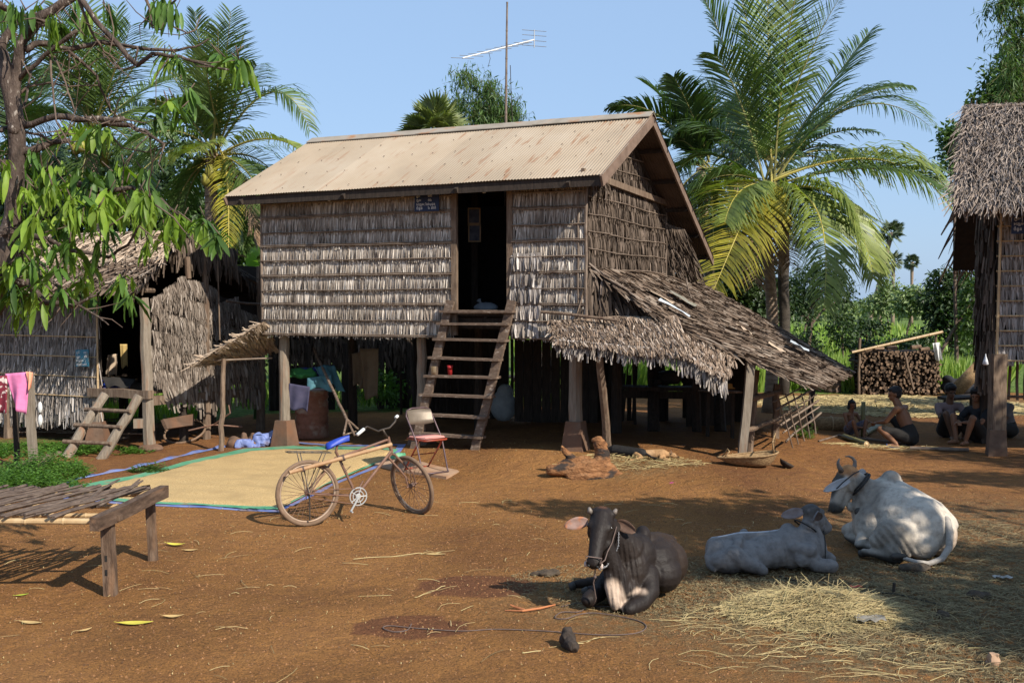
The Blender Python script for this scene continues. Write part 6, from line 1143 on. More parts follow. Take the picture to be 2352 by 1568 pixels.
def person(label,base,th,s,pose,skin,top=None,bottom=None,hairstyle='short',sandals=None,over=None,headyaw=0,hold=None,hands=True):
    J={k:V(v) for k,v in POSE[pose].items()}
    JJ={}
    for k in ('sh','el','wr','hip','kn','an','toe'):
        for sd_,nm in ((1,'L'),(-1,'R')): JJ[k+nm]=V((J[k].x,J[k].y*sd_,J[k].z))
    for k in ('pel','chest','neck','head'): JJ[k]=J[k]
    for k,v in (over or {}).items(): JJ[k]=V(v)
    root=thing('person',label,'person',base,th,'people sitting in the shade'); root.scale=(s,s,s)
    P=[('c',[(JJ['pel'],.125),(JJ['pel'].lerp(JJ['chest'],.5),.105),(JJ['chest'],.12),(JJ['chest'].lerp(JJ['neck'],.5),.085)],.82,(0,1,0)),('c',[(JJ['chest'].lerp(JJ['neck'],.6),.07),(JJ['head'],.058)]),('c',[(JJ['shL'],.05),(JJ['chest'].lerp(JJ['neck'],.55),.075),(JJ['shR'],.05)])]
    hands_p=[]
    for q_ in 'LR':
        P+=[('c',[(JJ['sh'+q_],.050),(JJ['sh'+q_].lerp(JJ['el'+q_],.5),.043),(JJ['el'+q_],.036)]),('c',[(JJ['el'+q_],.036),(JJ['el'+q_].lerp(JJ['wr'+q_],.35),.036),(JJ['wr'+q_],.024)]),
            ('c',[(JJ['hip'+q_],.095),(JJ['hip'+q_].lerp(JJ['kn'+q_],.5),.078),(JJ['kn'+q_],.055)]),('c',[(JJ['kn'+q_],.053),(JJ['kn'+q_].lerp(JJ['an'+q_],.35),.053),(JJ['an'+q_],.034)]),
            ('c',[(JJ['an'+q_]-V((.03,0,.045)),.032),(JJ['an'+q_].lerp(JJ['toe'+q_],.6)-V((0,0,.01)),.033),(JJ['toe'+q_],.024)])]
        w=JJ['wr'+q_]; d=(w-JJ['el'+q_]).normalized(); sgn=1 if q_=='L' else -1; sdv=d.cross(V((0,0,1))).normalized(); up=sdv.cross(d)
        palm=w+d*.05; P.append(('e',tuple(palm),(.048,.036,.019),Matrix((d,sdv,up)).transposed()))
        for i,(off,L) in enumerate(((-.027,.060),(-.009,.070),(.009,.066),(.027,.052))):
            a=w+d*.085+sdv*off; b=a+d*L*.55-up*.012; c=b+d*L*.35-up*.03; P.append(('c',[(a,.0095),(b,.0088),(c,.0075)]))
        a=w+d*.03-sdv*sgn*.03; P.append(('c',[(a,.012),(a+d*.03-sdv*sgn*.03,.010),(a+d*.055-sdv*sgn*.035-up*.01,.008)]))
    H_=JJ['head']; f=V((math.cos(headyaw),math.sin(headyaw),-.18)).normalized(); sdv=f.cross(V((0,0,1))).normalized(); up=sdv.cross(f)*1; 
    if up.z<0: up=-up
    Mx=Matrix((f,sdv,up)).transposed(); c0=H_+up*.085
    def hq(a,b,c): return tuple(c0+f*a+sdv*b+up*c)
    P+=[('e',hq(-.012,0,.015),(.098,.077,.095),Mx),('e',hq(.022,0,-.045),(.068,.058,.070),Mx),('e',hq(.055,0,-.095),(.028,.030,.022),Mx),('c',[(hq(.088,0,-.005),.010),(hq(.102,0,-.035),.014)]),('c',[(hq(.083,-.018,-.072),.010),(hq(.083,.018,-.072),.010)]),('c',[(hq(.078,-.035,.012),.012),(hq(.082,.035,.012),.012)])]
    for k in (-1,1): P+=[('e',hq(-.005,k*.080,-.015),(.018,.010,.030),Mx)]
    meshobj('body',blob(P,.0085,3),M['skin'],root,colfn=lambda v:np.tile(skin,(len(v),1)))
    for k in (-1,1): mb=MB(); mb.ball(hq(.080,k*.030,-.010),.012,8,sc=(.7,1.2,.8)); mb.build('eye',M['eye'],root,True,loc=V((0,0,0)))
    mb=MB(); mb.tube([hq(.093,-.022,-.072),hq(.097,0,-.071),hq(.093,.022,-.072)],.005,5); mb.build('mouth',M['skin_lip'],root,True,loc=V((0,0,0)))
    hp=[('e',hq(-.028,0,.032),(.100,.086,.096),Mx),('e',hq(-.045,0,-.02),(.072,.080,.075),Mx),('e',hq(.04,0,.075),(.05,.065,.035),Mx)]
    if hairstyle=='bob': hp+=[('c',[(hq(-.02,-.085,.03),.034),(hq(.0,-.092,-.09),.036)]),('c',[(hq(-.02,.085,.03),.034),(hq(.0,.092,-.09),.036)]),('e',hq(-.06,0,-.05),(.055,.085,.08),Mx),('c',[(hq(-.02,0,.10),.02),(hq(-.02,0,.145),.022)])]
    if hairstyle=='thick': hp+=[('e',hq(-.02,0,.05),(.105,.098,.095),Mx),('e',hq(.05,0,.085),(.055,.078,.04),Mx)]
    meshobj('hair',blob(hp,.010,2),M['hair'],root)
    if bottom:
        bp_=[('c',[(JJ['pel']+V((0,0,-.02)),.138),(JJ['pel'].lerp(JJ['chest'],.35),.128)],.85,(0,1,0))]
        for q_ in 'LR': bp_+=[('c',[(JJ['hip'+q_],.112),(JJ['hip'+q_].lerp(JJ['kn'+q_],.5),.095),(JJ['hip'+q_].lerp(JJ['kn'+q_],.86),.078)])]
        meshobj('shorts',blob(bp_,.012,2),M[bottom],root)
    if top:
        bp_=[('c',[(JJ['pel'].lerp(JJ['chest'],.15),.128),(JJ['pel'].lerp(JJ['chest'],.55),.122),(JJ['chest'],.135),(JJ['chest'].lerp(JJ['neck'],.55),.092)],.84,(0,1,0)),('c',[(JJ['shL'],.062),(JJ['chest'].lerp(JJ['neck'],.55),.086),(JJ['shR'],.062)])]
        for q_ in 'LR': bp_+=[('c',[(JJ['sh'+q_],.064),(JJ['sh'+q_].lerp(JJ['el'+q_],.62),.056)])]
        meshobj('shirt',blob(bp_,.012,2),M[top],root)
    if sandals:
        for q_ in 'LR':
            mb=MB(); a=JJ['an'+q_]; b=JJ['toe'+q_]; mb.beam((a.x-.06,a.y,.012),(b.x+.03,b.y,.012),.085,.018); mb.tube([(b.x-.03,b.y-.04,.03),(b.x-.01,b.y,.062),(b.x-.03,b.y+.04,.03)],.008,5); mb.build('sandal',M[sandals],root,loc=V((0,0,0)))
    return root
M['skin_lip']=pm('lip',[(.16,.06,.045),(.2,.08,.06)],5,bump=0)
M['c_dark']=cloth('dark_shorts',(.02,.018,.016),(.035,.03,.026)); M['c_black']=cloth('black_shirt',(.012,.012,.014),(.025,.025,.028)); M['c_mauve']=cloth('mauve_shirt',(.20,.14,.13),(.27,.19,.18)); M['c_pattern']=cloth('patterned_shorts',(.05,.05,.10),(.28,.26,.30),18); M['c_grey']=cloth('grey_shirt',(.12,.11,.11),(.2,.19,.18)); M['sandal']=pm('sandal',[(.05,.09,.20),(.08,.12,.26)],5,bump=.1)
SK=(.20,.095,.05); SK2=(.13,.065,.037)
g=GG(2092,1026); person('bare-backed man in dark shorts and blue sandals squatting over cut bamboo',(g.x,g.y,g.z),R(138),.98,'squat',SK,bottom='c_dark',sandals='sandal',headyaw=.6,over={'pel':(0,0,.17),'hipL':(.02,.10,.16),'hipR':(.02,-.10,.16),'knL':(.40,.26,.28),'anL':(.12,.30,.07),'toeL':(.26,.36,.03)})
g=GG(1955,1004); person('small child with bobbed hair and topknot holding an upright green bamboo',(g.x,g.y+.05,g.z),R(-75),.66,'sit',SK,bottom='c_pattern',hairstyle='bob',over={'elL':(.10,.27,.35),'wrL':(.34,.30,.40),'elR':(.22,-.20,.30),'wrR':(.40,.10,.28),'pel':(0,0,.2),'hipL':(.03,.09,.2),'hipR':(.03,-.09,.2),'chest':(.0,0,.48),'neck':(.02,0,.66),'head':(.05,0,.745),'shL':(0,.17,.58),'shR':(0,-.17,.58)})
g=GG(2190,1008); person('man in a mauve shirt sitting with arms folded on his raised knees',(g.x,g.y+.25,g.z),R(-92),1.0,'sit',SK2,top='c_mauve',bottom='c_dark',hairstyle='thick',headyaw=.05)
g=GG(2262,1020); person('person in a black shirt crouching beside the raised hut post, head tilted',(g.x,g.y+.2,g.z),R(-150),1.0,'sit',SK,top='c_black',bottom='c_dark',hairstyle='thick',headyaw=.45)
g=GG(2345,1012); person('person in grey seated in deep shade under the raised hut at the right edge',(g.x,g.y+.4,g.z),R(-170),1.0,'lowsit',SK2,top='c_grey',bottom='c_dark',hairstyle='thick')
LZ=V((0,0,0))
# ---------------- aerial
ae=thing('tv_aerial','long television aerial tied to a thin bamboo mast rising behind the tin roof','aerial',V(((1163-1176)/F*18.6,18.6,1.9)))
YA=18.6; mb=MB(); bamboo_pole(mb,D(1163,700,YA),D(1165,5,YA),.035,.016,nodes=11,bend=.02); mb.build('mast',M['bamboo_old'],ae)
M['alu']=pm('aluminium',[(.45,.45,.44),(.6,.6,.58)],9,rough=.35,metal=.6,bump=.05)
a=D(1062,134,YA-.7); b=D(1226,92,YA+.5); mb=MB(); mb.tube([a,b],.013,6); mb.build('boom',M['white'],ae)
mb=MB()
for t,dx,dz in ((.0,27,4),(.12,28,4),(.24,29,2),(.36,29,2),(.49,31,2),(.60,29,1.5),(.68,27,1),(.76,27,1),(.84,22,3)):
    p=a.lerp(b,t); e=V((dx/F*YA*.95,-.10,-dz/F*YA)); mb.tube([p-e,p+e],.0055,5)
mb.tube([D(1227,69,YA+.5),D(1227,110,YA+.5)],.010,6)
for y in (71,82,94,106): p=D(1227,y,YA+.5); e=V((.21,-.08,-.035)); mb.tube([p-e,p+e],.0055,5)
mb.build('elements',M['alu'],ae)
mb=MB(); mb.tube([D(1122,118,YA),D(1126,135,YA),D(1121,155,YA)],.004,4); mb.tube([D(1172,150,YA),D(1175,240,YA),D(1178,290,YA)],.006,4); mb.build('cable',M['metal_dark'],ae)
# ---------------- bicycle
bk=thing('bicycle','rusty bicycle with blue saddle and a bamboo pole lashed along its frame','bicycle',GG(800,1200))
M['tyre']=pm('dusty_tyre',[(.14,.09,.055),(.23,.15,.10)],8,rough=.9,bump=.4); M['rim']=pm('rim',[(.30,.20,.13),(.42,.32,.24)],8,rough=.5,metal=.3,bump=.1)
M['rust']=pm('rusty_steel',[(.12,.06,.04),(.22,.12,.08),(.17,.11,.09)],14,rough=.6,metal=.2,bump=.2); M['chrome']=pm('pale_crank',[(.5,.5,.48),(.65,.65,.62)],9,rough=.35,metal=.4,bump=.1)
M['saddle']=pm('blue_saddle',[(.015,.045,.32),(.02,.06,.42)],6,rough=.45,bump=.1)
Yb=11.05
rc=GG(707,1207)+V((0,0,.335)); d0=V((.872,.489,0)); lean=V((-.03,.06,1)).normalized()
FH=D(946,1114,11.62)
def BP(px,py,Y): return D(px,py,Y)
BB=BP(819,1138,11.22); HTt=BP(891,1007,11.50); HTb=BP(900,1034,11.52); SC_=BP(771,1040,11.15); SD=BP(775,1016,11.16)
def wheel(c,e1,e2,parent,R_=.315,r=.022,n=34):
    ax=V(e1).cross(V(e2)).normalized(); mb=MB(); mb.torus(tuple(c),R_,r,(e1,e2),52,10); w=mb.build('wheel',M['tyre'],parent,True)
    mb=MB(); mb.torus(tuple(c),R_-.026,.012,(e1,e2),52,8); mb.build('rim',M['rim'],w,True)
    mb=MB()
    for k in range(n):
        a=2*PI*k/n; a2=a+(.55 if k%4<2 else -.55); s=1 if k%2 else -1; mb.tube([c+ax*s*.03+(V(e1)*math.cos(a2)+V(e2)*math.sin(a2))*.022,c+(V(e1)*math.cos(a)+V(e2)*math.sin(a))*(R_-.03)],.0022,4)
    o=mb.build('spokes',M['rust'],w); mb=MB(); mb.tube([c-ax*.055,c-ax*.03,c+ax*.03,c+ax*.055],[.012,.024,.024,.012],10); mb.tube([c-ax*.075,c+ax*.075],.008,6); mb.build('hub',M['rust'],w); return w
wheel(rc,d0,lean,bk)
fwd=V((.70,-.70,.10)).normalized(); upf=V((-.20,-.12,.97)); upf=(upf-fwd*upf.dot(fwd)).normalized(); wheel(FH,fwd,upf,bk)
lat_=d0.cross(V((0,0,1))).normalized()
mb=MB()
for a,b,r in ((HTt+V((0,0,-.01)),SC_+V((0,0,-.06)),.014),(HTb,BB,.016),(SC_+V((0,0,.02)),BB,.015),(HTt+V((0,0,.02)),HTb-V((0,0,.02)),.019)): mb.tube([a,b],r,9)
for s in (-1,1): mb.tube([BB+lat_*s*.03,rc+lat_*s*.055],.009,7); mb.tube([SC_-V((0,0,.04)),rc+lat_*s*.055],.008,7)
mb.ball(tuple(BB),.03,10); mb.build('frame',M['rust'],bk)
axf=fwd.cross(upf).normalized(); mb=MB(); cr=HTb-V((0,0,.035))
for s in (-1,1): mb.tube([cr,cr+axf*s*.045-V((0,0,.03)),FH+axf*s*.055+upf*.12-fwd*.0,FH+axf*s*.055],[.014,.013,.010,.008],7)
mb.build('fork',M['rust'],bk)
stt=BP(879,986,11.42); mb=MB(); mb.tube([HTt,stt],.013,8); gl=BP(823,996,11.15); gr=BP(911,957,11.62)
mb.tube([gl+V((.0,0,0)),gl.lerp(stt,.35)+V((0,0,.06)),gl.lerp(stt,.8)+V((.0,0,-.01)),stt,stt.lerp(gr,.35)+V((0.02,0,-.03)),stt.lerp(gr,.75)+V((.02,0,-.02)),gr],.011,8); mb.build('handlebar',M['metal_dark'],bk,True)
for p,q_ in ((gl,gl.lerp(stt,.35)+V((0,0,.06))),(gr,gr+(stt-gr)*.15)): mb=MB(); d=(p-q_).normalized(); mb.tube([p-d*(.09 if p is gl else .02),p+d*.02],[.018,.018],10); mb.build('grip',M['white'],bk,True)
mb=MB(); S=SD; f=V((.95,.28,.12)).normalized(); s_=f.cross(V((0,0,1))).normalized(); n=9; vs=[]
for i in range(n):
    t=i/(n-1); w=.010+.072*(1-t)**1.1*(1-.5*(t<.05)); z=.05*t+.012*math.sin(t*3); c=S+f*(t*.245-.12)+V((0,0,z-.01))
    for x,zz in ((-1,-.035),(-.8,.0),(-.3,.018),(.3,.018),(.8,.0),(1,-.035)): vs.append(tuple(c+s_*x*w+V((0,0,zz))))
vs+=[tuple(V(p)-V((0,0,.012))) for p in vs]; m_=n*6
mb.add(vs,[(i*6+j,i*6+j+1,i*6+j+7,i*6+j+6) for i in range(n-1) for j in range(5)]+[(m_+i*6+j+6,m_+i*6+j+7,m_+i*6+j+1,m_+i*6+j) for i in range(n-1) for j in range(5)]+[(5,4,3,2,1,0,m_,m_+1,m_+2,m_+3,m_+4,m_+5)]+[(i*6,(i+1)*6,(i+1)*6+m_,i*6+m_) for i in range(n-1)]+[((i+1)*6+5,i*6+5,i*6+5+m_,(i+1)*6+5+m_) for i in range(n-1)])
sa=mb.build('saddle',M['saddle'],bk,True); mb=MB(); mb.tube([SC_,SD-V((0,0,.02))],.013,8)
for k in (-.05,.05): mb.torus(tuple(SD+s_*k+V((-.06,0,-.05))),.02,.004,((0,1,0),(1,0,0)),12,5); mb.torus(tuple(SD+s_*k+V((-.06,0,-.035))),.02,.004,((0,1,0),(1,0,0)),12,5)
mb.build('seat_post',M['rust'],sa)
# rack
rk=[BP(659,1038,10.98),BP(700,1038,11.0),BP(757,1038,11.12)]; mb=MB(); 
for s in (-1,1): mb.tube([rk[0]+lat_*s*.03,rk[0]+lat_*s*.055+d0*.03,rk[2]+lat_*s*.055],.006,6); mb.tube([rk[0]+lat_*s*.055+d0*.12,rc+lat_*s*.06],.006,6); mb.tube([rk[2]+lat_*s*.05-d0*.06,rc+lat_*s*.06],.005,6)
for t in (0,.2,.4,.6,.8,1): p=rk[0].lerp(rk[2],t); mb.tube([p-lat_*.055,p+lat_*.055],.005,5)
mb.build('rack',M['metal_dark'],bk)
# crank
mb=MB(); c=BB+lat_*.05; mb.torus(tuple(c),.092,.007,(d0,(0,0,1)),30,6); mb.torus(tuple(c),.058,.006,(d0,(0,0,1)),24,6); mb.torus(tuple(c),.02,.012,(d0,(0,0,1)),14,6)
for k in range(5): a=k*2*PI/5; mb.tube([c,c+(d0*math.cos(a)+V((0,0,1))*math.sin(a))*.09],.006,5)
cw_=mb.build('chainwheel',M['chrome'],bk); mb=MB(); e=c+lat_*.03+(d0*-.55+V((0,0,-.83))).normalized()*.17; mb.tube([c+lat_*.02,e],[.012,.010],7); mb.tube([e-lat_*.01,e+lat_*.05],.009,6); mb.build('crank_arm',M['chrome'],cw_)
mb=MB(); mb.tube([BB-lat_*.04,BB-lat_*.05+(d0*.55+V((0,0,.83))).normalized()*.17],.010,6); mb.build('crank_arm',M['rust'],bk)
mb=MB(); 
for s in (.085,-.085): mb.tube([c+V((0,0,s)),rc+lat_*.05+V((0,0,s*.45))],.005,5)
mb.build('chain',M['rust'],bk)
mb=MB(); mb.tube([rc+lat_*.06,rc+lat_*.06+V((.0,0,-.12)),rc+lat_*.065+V((.0,0,-.27))],.009,6); mb.build('stand_leg',M['metal_dark'],bk)
mb=MB(); bamboo_pole(mb,BP(664,1085,10.72),BP(899,1020,11.40),.022,.022,nodes=4,n=9,bend=.012); M['bamboo_worn']=pm('bamboo_worn',[(.32,.17,.08),(.46,.30,.16)],7,rough=.6,bump=.2); bp_o=mb.build('lashed_pole',M['bamboo_worn'],bk)
mb=MB(); p=BP(664,1085,10.72).lerp(BP(899,1020,11.40),.50); mb.tube([p+V((-.03,0,-.01)),p+V((.03,0,.01))],.034,9); p=BP(664,1085,10.72).lerp(BP(899,1020,11.40),.13); mb.tube([p+V((-.015,0,-.005)),p+V((.015,0,.005))],.031,9); mb.tube([BP(782,1062,11.05),BP(790,1078,11.05),BP(806,1070,11.05),BP(790,1085,11.05)],.004,4); mb.build('rope_tie',M['rope'],bp_o)
# ---------------- folding chair
fc=thing('folding_chair','red metal folding chair with pink seat standing on the concrete slab','chair',GG(980,1095))
M['chair_red']=pm('chair_red',[(.26,.04,.02),(.34,.06,.03)],8,rough=.45,bump=.1,grime=((.12,.06,.04),7,.5,.65)); M['chair_pink']=pm('chair_pink',[(.62,.26,.22),(.70,.34,.29)],4,rough=.6,bump=.1); M['chair_back']=pm('chair_back',[(.14,.11,.08),(.22,.18,.14)],5,rough=.45,metal=.3,bump=.1); M['chair_purple']=pm('chair_tube',[(.08,.05,.06),(.15,.10,.10)],8,rough=.45,bump=.1,metal=.3)
YC=13.8
# corners read from the photo, each at a plausible depth
fl=GG(930,1101); fr_=GG(1031,1100); sb=[D(941,1021,14.15),D(1020,1023,13.75)]
nearF,farF=V((0,0,0)),V((0,0,0))
cf=V((.62,-.78,0)).normalized(); cs=V((.78,.62,0)); cc_=GG(978,1093); cc_=V((cc_.x,cc_.y+.12,0)); z0=float(gz(cc_.x,cc_.y))+.045
def cp(f_,s,z): return cc_+cf*f_+cs*s+V((0,0,z0+z))
mb=MB()
for s in (-.21,.21):
    pass
for s in (-1,1): mb.tube([cp(.22,.20*s,.0),cp(.20,.20*s,.02),cp(.06,.205*s,.42),cp(-.17,.205*s,.72),cp(-.195,.18*s,.79)],.011,8)
mb.tube([cp(-.195,-.18,.79),cp(-.205,-.1,.815),cp(-.205,.1,.815),cp(-.195,.18,.79)],.011,8); mb.tube([cp(.22,-.20,0),cp(.22,.20,0)],.011,8)
mb.build('front_frame',M['chair_purple'],fc,True)
mb=MB()
for s in (-1,1): mb.tube([cp(-.24,.185*s,.0),cp(-.2,.185*s,.05),cp(.12,.19*s,.43)],.011,8)
mb.tube([cp(-.24,-.185,.012),cp(-.24,.185,.012)],.011,8); mb.tube([cp(-.05,-.185,.22),cp(-.05,.185,.22)],.008,6); mb.build('rear_frame',M['chair_red'],fc,True)
def cushion(pts,th,nm,mat,par):
    bm=bmesh.new(); vs=[bm.verts.new(p) for p in pts]; n_=(V(pts[1])-V(pts[0])).cross(V(pts[3])-V(pts[0])).normalized(); v2=[bm.verts.new(V(p)+n_*th) for p in pts]; bm.faces.new(vs[::-1]); bm.faces.new(v2)
    k=len(pts)
    for i in range(k): bm.faces.new((vs[i],vs[(i+1)%k],v2[(i+1)%k],v2[i]))
    bmesh.ops.bevel(bm,geom=list(bm.edges),offset=th*.4,segments=2,affect='EDGES'); me=bpy.data.meshes.new(nm); bm.to_mesh(me); bm.free(); me.materials.append(M[mat]); me.polygons.foreach_set('use_smooth',[True]*len(me.polygons)); o=bpy.data.objects.new(nm,me); C.objects.link(o); o.parent=par; me.transform(Matrix.Translation(-rootloc(par))); return o
cushion([cp(.22,-.17,.435),cp(.20,.17,.435),cp(-.15,.19,.43),cp(-.15,-.19,.43)],.035,'seat','chair_pink',fc)
mb=MB(); mb.tube([cp(-.16,-.195,.428),cp(.20,-.185,.428),cp(.235,-.15,.428),cp(.235,.15,.428),cp(.20,.185,.428),cp(-.16,.195,.428),cp(-.16,-.195,.428)],.013,7); mb.build('seat_rim',M['chair_red'],fc,True)
mb=MB(); vs=[];
for i in range(9):
    s=-.19+.38*i/8; cv=.03*math.cos(i/8*PI-PI/2)
    for z,f_ in ((.60,-.12),(.67,-.150),(.74,-.178),(.80,-.20)):
        zz=z+(.02 if z<.65 else -.012 if z>.79 else 0)*(abs(i-4)/4)**2; vs.append(tuple(cp(f_-cv+.02,s,zz)))
vs2=[tuple(V(p)-cf*.008) for p in vs]; m_=36; mb.add(vs+vs2,[(i*4+j,i*4+j+1,i*4+j+5,i*4+j+4) for i in range(8) for j in range(3)]+[(m_+i*4+j+4,m_+i*4+j+5,m_+i*4+j+1,m_+i*4+j) for i in range(8) for j in range(3)]+[(i*4+3,i*4+3+m_,i*4+7+m_,i*4+7) for i in range(8)]+[(i*4,i*4+4,i*4+4+m_,i*4+m_) for i in range(8)]); mb.build('backrest',M['chair_back'],fc,True)
# concrete slab by the ladder foot
M['slab']=pm('slab',[(.34,.21,.13),(.44,.29,.19)],4,bump=.4,grime=((.30,.15,.075),3,.5,.7))
pl=[(925,1085),(1025,1100),(1105,1070),(1090,1058),(1000,1058),(905,1055),(860,1070)]; 
def slabpoly(pl,h,name,mat,label,cat):
    ps=[GG(*q) for q in pl]; c=sum(ps,V((0,0,0)))/len(ps); n=len(ps); mb=MB(); top=[p+V((0,0,h)) for p in ps]; bot=[p*1.0-V((0,0,.05)) for p in ps]
    mb.add([tuple(p) for p in top+bot],[tuple(range(n)),tuple(range(2*n-1,n-1,-1))]+[(i,i+n,(i+1)%n+n,(i+1)%n) for i in range(n)]); return one(name,mb,M[mat],c,label,cat)
slabpoly(pl,.035,'concrete_slab','slab','flat dusty concrete slab at the foot of the ladder under the folding chair','slab')
# ---------------- tarpaulin with drying rice
M['tarp_blue']=pm('tarp_blue',[(.10,.14,.36),(.22,.28,.52)],5,rough=.5,bump=.5,bscale=6,bdist=.03,grime=((.20,.15,.14),4,.5,.7)); M['tarp_green']=pm('tarp_green',[(.07,.28,.14),(.17,.46,.28)],5,rough=.5,bump=.4,bscale=6,bdist=.03,grime=((.25,.20,.11),5,.5,.7))
M['grain']=pm('rice_grain',[(.36,.22,.08),(.58,.39,.17),(.74,.54,.27)],70,(1,1,1),rough=.85,bump=1.0,bscale=70,bdist=.02,detail=6,grime=((.40,.27,.12),2.2,.5,.75))
tp=thing('tarpaulin','blue and green tarpaulin spread on the ground under the drying rice','tarpaulin',GG(560,1090))
def tri_fan(outer,inner,mb,mi,h0,h1): 
    n=len(outer); vs=[tuple(GG(*p)+V((0,0,h0+rnd.uniform(0,.008)))) for p in outer]+[tuple(GG(*p)+V((0,0,h1))) for p in inner]; mb.add(vs,[(i,(i+1)%n,(i+1)%n+n,i+n) for i in range(n)],mi)
def dens(pl,k):
    o=[]
    for (a,b) in zip(pl,pl[1:]+pl[:1]):
        for i in range(k): t=i/k; o.append((a[0]*(1-t)+b[0]*t+rnd.uniform(-1.5,1.5),a[1]*(1-t)+b[1]*t+rnd.uniform(-.6,.6)))
    return o
gout=[(655,1026),(760,1027),(870,1028),(915,1034),(880,1060),(770,1105),(640,1172),(560,1170),(470,1163),(325,1158),(120,1140),(165,1118),(300,1096),(440,1058),(560,1032)]
gin=[(655,1033),(750,1035),(880,1034),(905,1040),(868,1062),(760,1107),(648,1166),(560,1165),(470,1160),(338,1154),(180,1138),(200,1124),(320,1100),(450,1064),(575,1038)]
bout=[(650,1012),(760,1021),(870,1022),(932,1020),(905,1058),(775,1111),(642,1176),(560,1174),(470,1166),(320,1161),(80,1140),(165,1101),(295,1076),(440,1040),(560,1015)]
mb=MB(); tri_fan(dens(gout,6),dens(gin,6),mb,0,.012,.02); mb.build('green_side',M['tarp_green'],tp,True)
mb=MB(); o1=dens(bout,8); o2=dens([(x*.955+560*.045,y*.955+1090*.045) for x,y in bout],8); n_=len(o1)
vs=[]
for i in range(n_):
    a=GG(*o1[i]);b=GG(*o2[i]); far=1 if o1[i][1]<1100 and o1[i][0]<640 else .25; vs+= [tuple(a+V((0,0,.004))),tuple(a.lerp(b,.5)+V((0,0,.03*far*(1+.5*math.sin(i*1.7))))),tuple(b+V((0,0,.008)))]
mb.add(vs,[(i*3+j,((i+1)%n_)*3+j,((i+1)%n_)*3+j+1,i*3+j+1) for i in range(n_) for j in range(2)]); mb.build('blue_side',M['tarp_blue'],tp,True)
# crumpled heap
def crumple(parts,seed,amp,freq,name,mat,par,vox=.014):
    me=blob(parts,vox,1)
    def disp(v):
        v=v.copy(); 
        for i in range(len(v)):
            p=V(v[i])*freq; d=noise.noise_vector(p+V((seed,0,0)))*amp+noise.noise_vector(p*2.7)*amp*.45; v[i]+=np.array(d)
        return v
    return meshobj(name,me,M[mat],par,disp=disp)
g=GG(618,1024)-tp.location; crumple([('c',[(g+V((-.45,-.12,.03)),.05),(g+V((-.1,0,.09)),.10),(g+V((.12,.06,.10)),.12)]),('e',tuple(g+V((.1,.05,.14))),(.16,.11,.13))],3,.07,7,'crumpled_corner','tarp_blue',tp)
g=GG(905,1058)-tp.location; crumple([('c',[(g+V((-.12,0,.02)),.035),(g+V((.1,.12,.05)),.06)])],5,.05,9,'crumpled_edge','tarp_green',tp)
# grain sheet
ps=[GG(*p) for p in dens(gin,6)]; cx=sum((p.x for p in ps))/len(ps); cy=sum((p.y for p in ps))/len(ps)
mb=MB(); rings=[]; NR=26
for k in range(NR+1):
    t=k/NR; 
    for i,p in enumerate(ps):
        x=cx+(p.x-cx)*t*(1+.012*math.sin(i*.9)*t); y=cy+(p.y-cy)*t; h=.024+.022*(1-t**6)+.008*noise.noise(V((x*3,y*3,0)))+.005*math.sin(x*3+y*14); rings.append((x,y,float(gz(x,y))+h if k<NR else float(gz(x,y))+.016))
n_=len(ps); mb.add(rings,[(k*n_+i,k*n_+(i+1)%n_,(k+1)*n_+(i+1)%n_,(k+1)*n_+i) for k in range(NR) for i in range(n_)])
one('drying_rice',mb,M['grain'],(cx,cy,0),'golden unhusked rice spread thin to dry on the tarpaulin','rice',smooth=True,kind='stuff')
# ---------------- bamboo bed
bed=thing('bamboo_bed','old slatted bamboo and timber bed frame standing at the left edge','bed',GG(255,1365))
bl_,br2=D(222,1190,8.03),D(373,1124,9.34); zt=.635
e1=V((bl_.x,bl_.y,zt)); e2=V((br2.x,br2.y,zt)); mb=MB(); mb.beam(e1-(e2-e1).normalized()*.04,e2+(e2-e1).normalized()*.05,.075,.105,seg=5,wob=.004); mb.build('end_beam',M['bed_beam'],bed)
dx_=V((-1,.02,0)); L_=1.72; e1b=e1+dx_*L_; e2b=e2+dx_*L_
mb=MB(); mb.beam(e1b,e2b,.075,.105); mb.build('end_beam',M['bed_wood'],bed)
for a,b in ((e1+V((.0,.06,.0)),e1b+V((0,.06,0))),(e2+V((0,-.22,.02)),e2b+V((0,-.22,.02)))): mb=MB(); bamboo_pole(mb,a,b,.026,.024,nodes=6,n=9); mb.build('side_rail',M['bamboo'],bed)
for t in (.33,.62): mb=MB(); bamboo_pole(mb,e1.lerp(e2,t)-V((0,0,.03)),e1b.lerp(e2b,t)-V((0,0,.03)),.02,nodes=6); mb.build('under_rail',M['bamboo'],bed)
g1=GG(255,1366); g2=GG(352,1287)
def legb(a,top,w,name='leg'):
    mb=MB(); mb.beam(a-V((0,0,.02)),top,w,w*.9,up=(0,1,0),seg=5,wob=.003); 
    return mb.build(name,M['bed_wood'],bed)
lg=legb(g1,V((g1.x-.02,g1.y+.0,zt-.03)),.088); 
mb=MB()
for z in (.20,.31): mb.box((g1.x-.02,g1.y-.0405,z),(.018,.006,.045))
mb.build('mortise_hole',M['black'],lg); mb=MB(); mb.box((g1.x+.0,g1.y+.02,zt-.02),(.16,.07,.04)); mb.build('tenon_block',M['bed_wood'],lg)
lg2=legb(g2,V((g2.x-.03,g2.y+.02,zt-.03)),.07); mb=MB(); mb.box((g2.x+.02,g2.y+.0,zt-.01),(.05,.06,.04)); mb.build('tenon_block',M['bed_wood'],lg2)
for a in (V((e1b.x,e1b.y+.2,0)),V((e2b.x,e2b.y-.2,0)),V((e1.x-1.02,e1.y+.1,0))): legb(a,V((a.x,a.y,zt-.03)),.08)
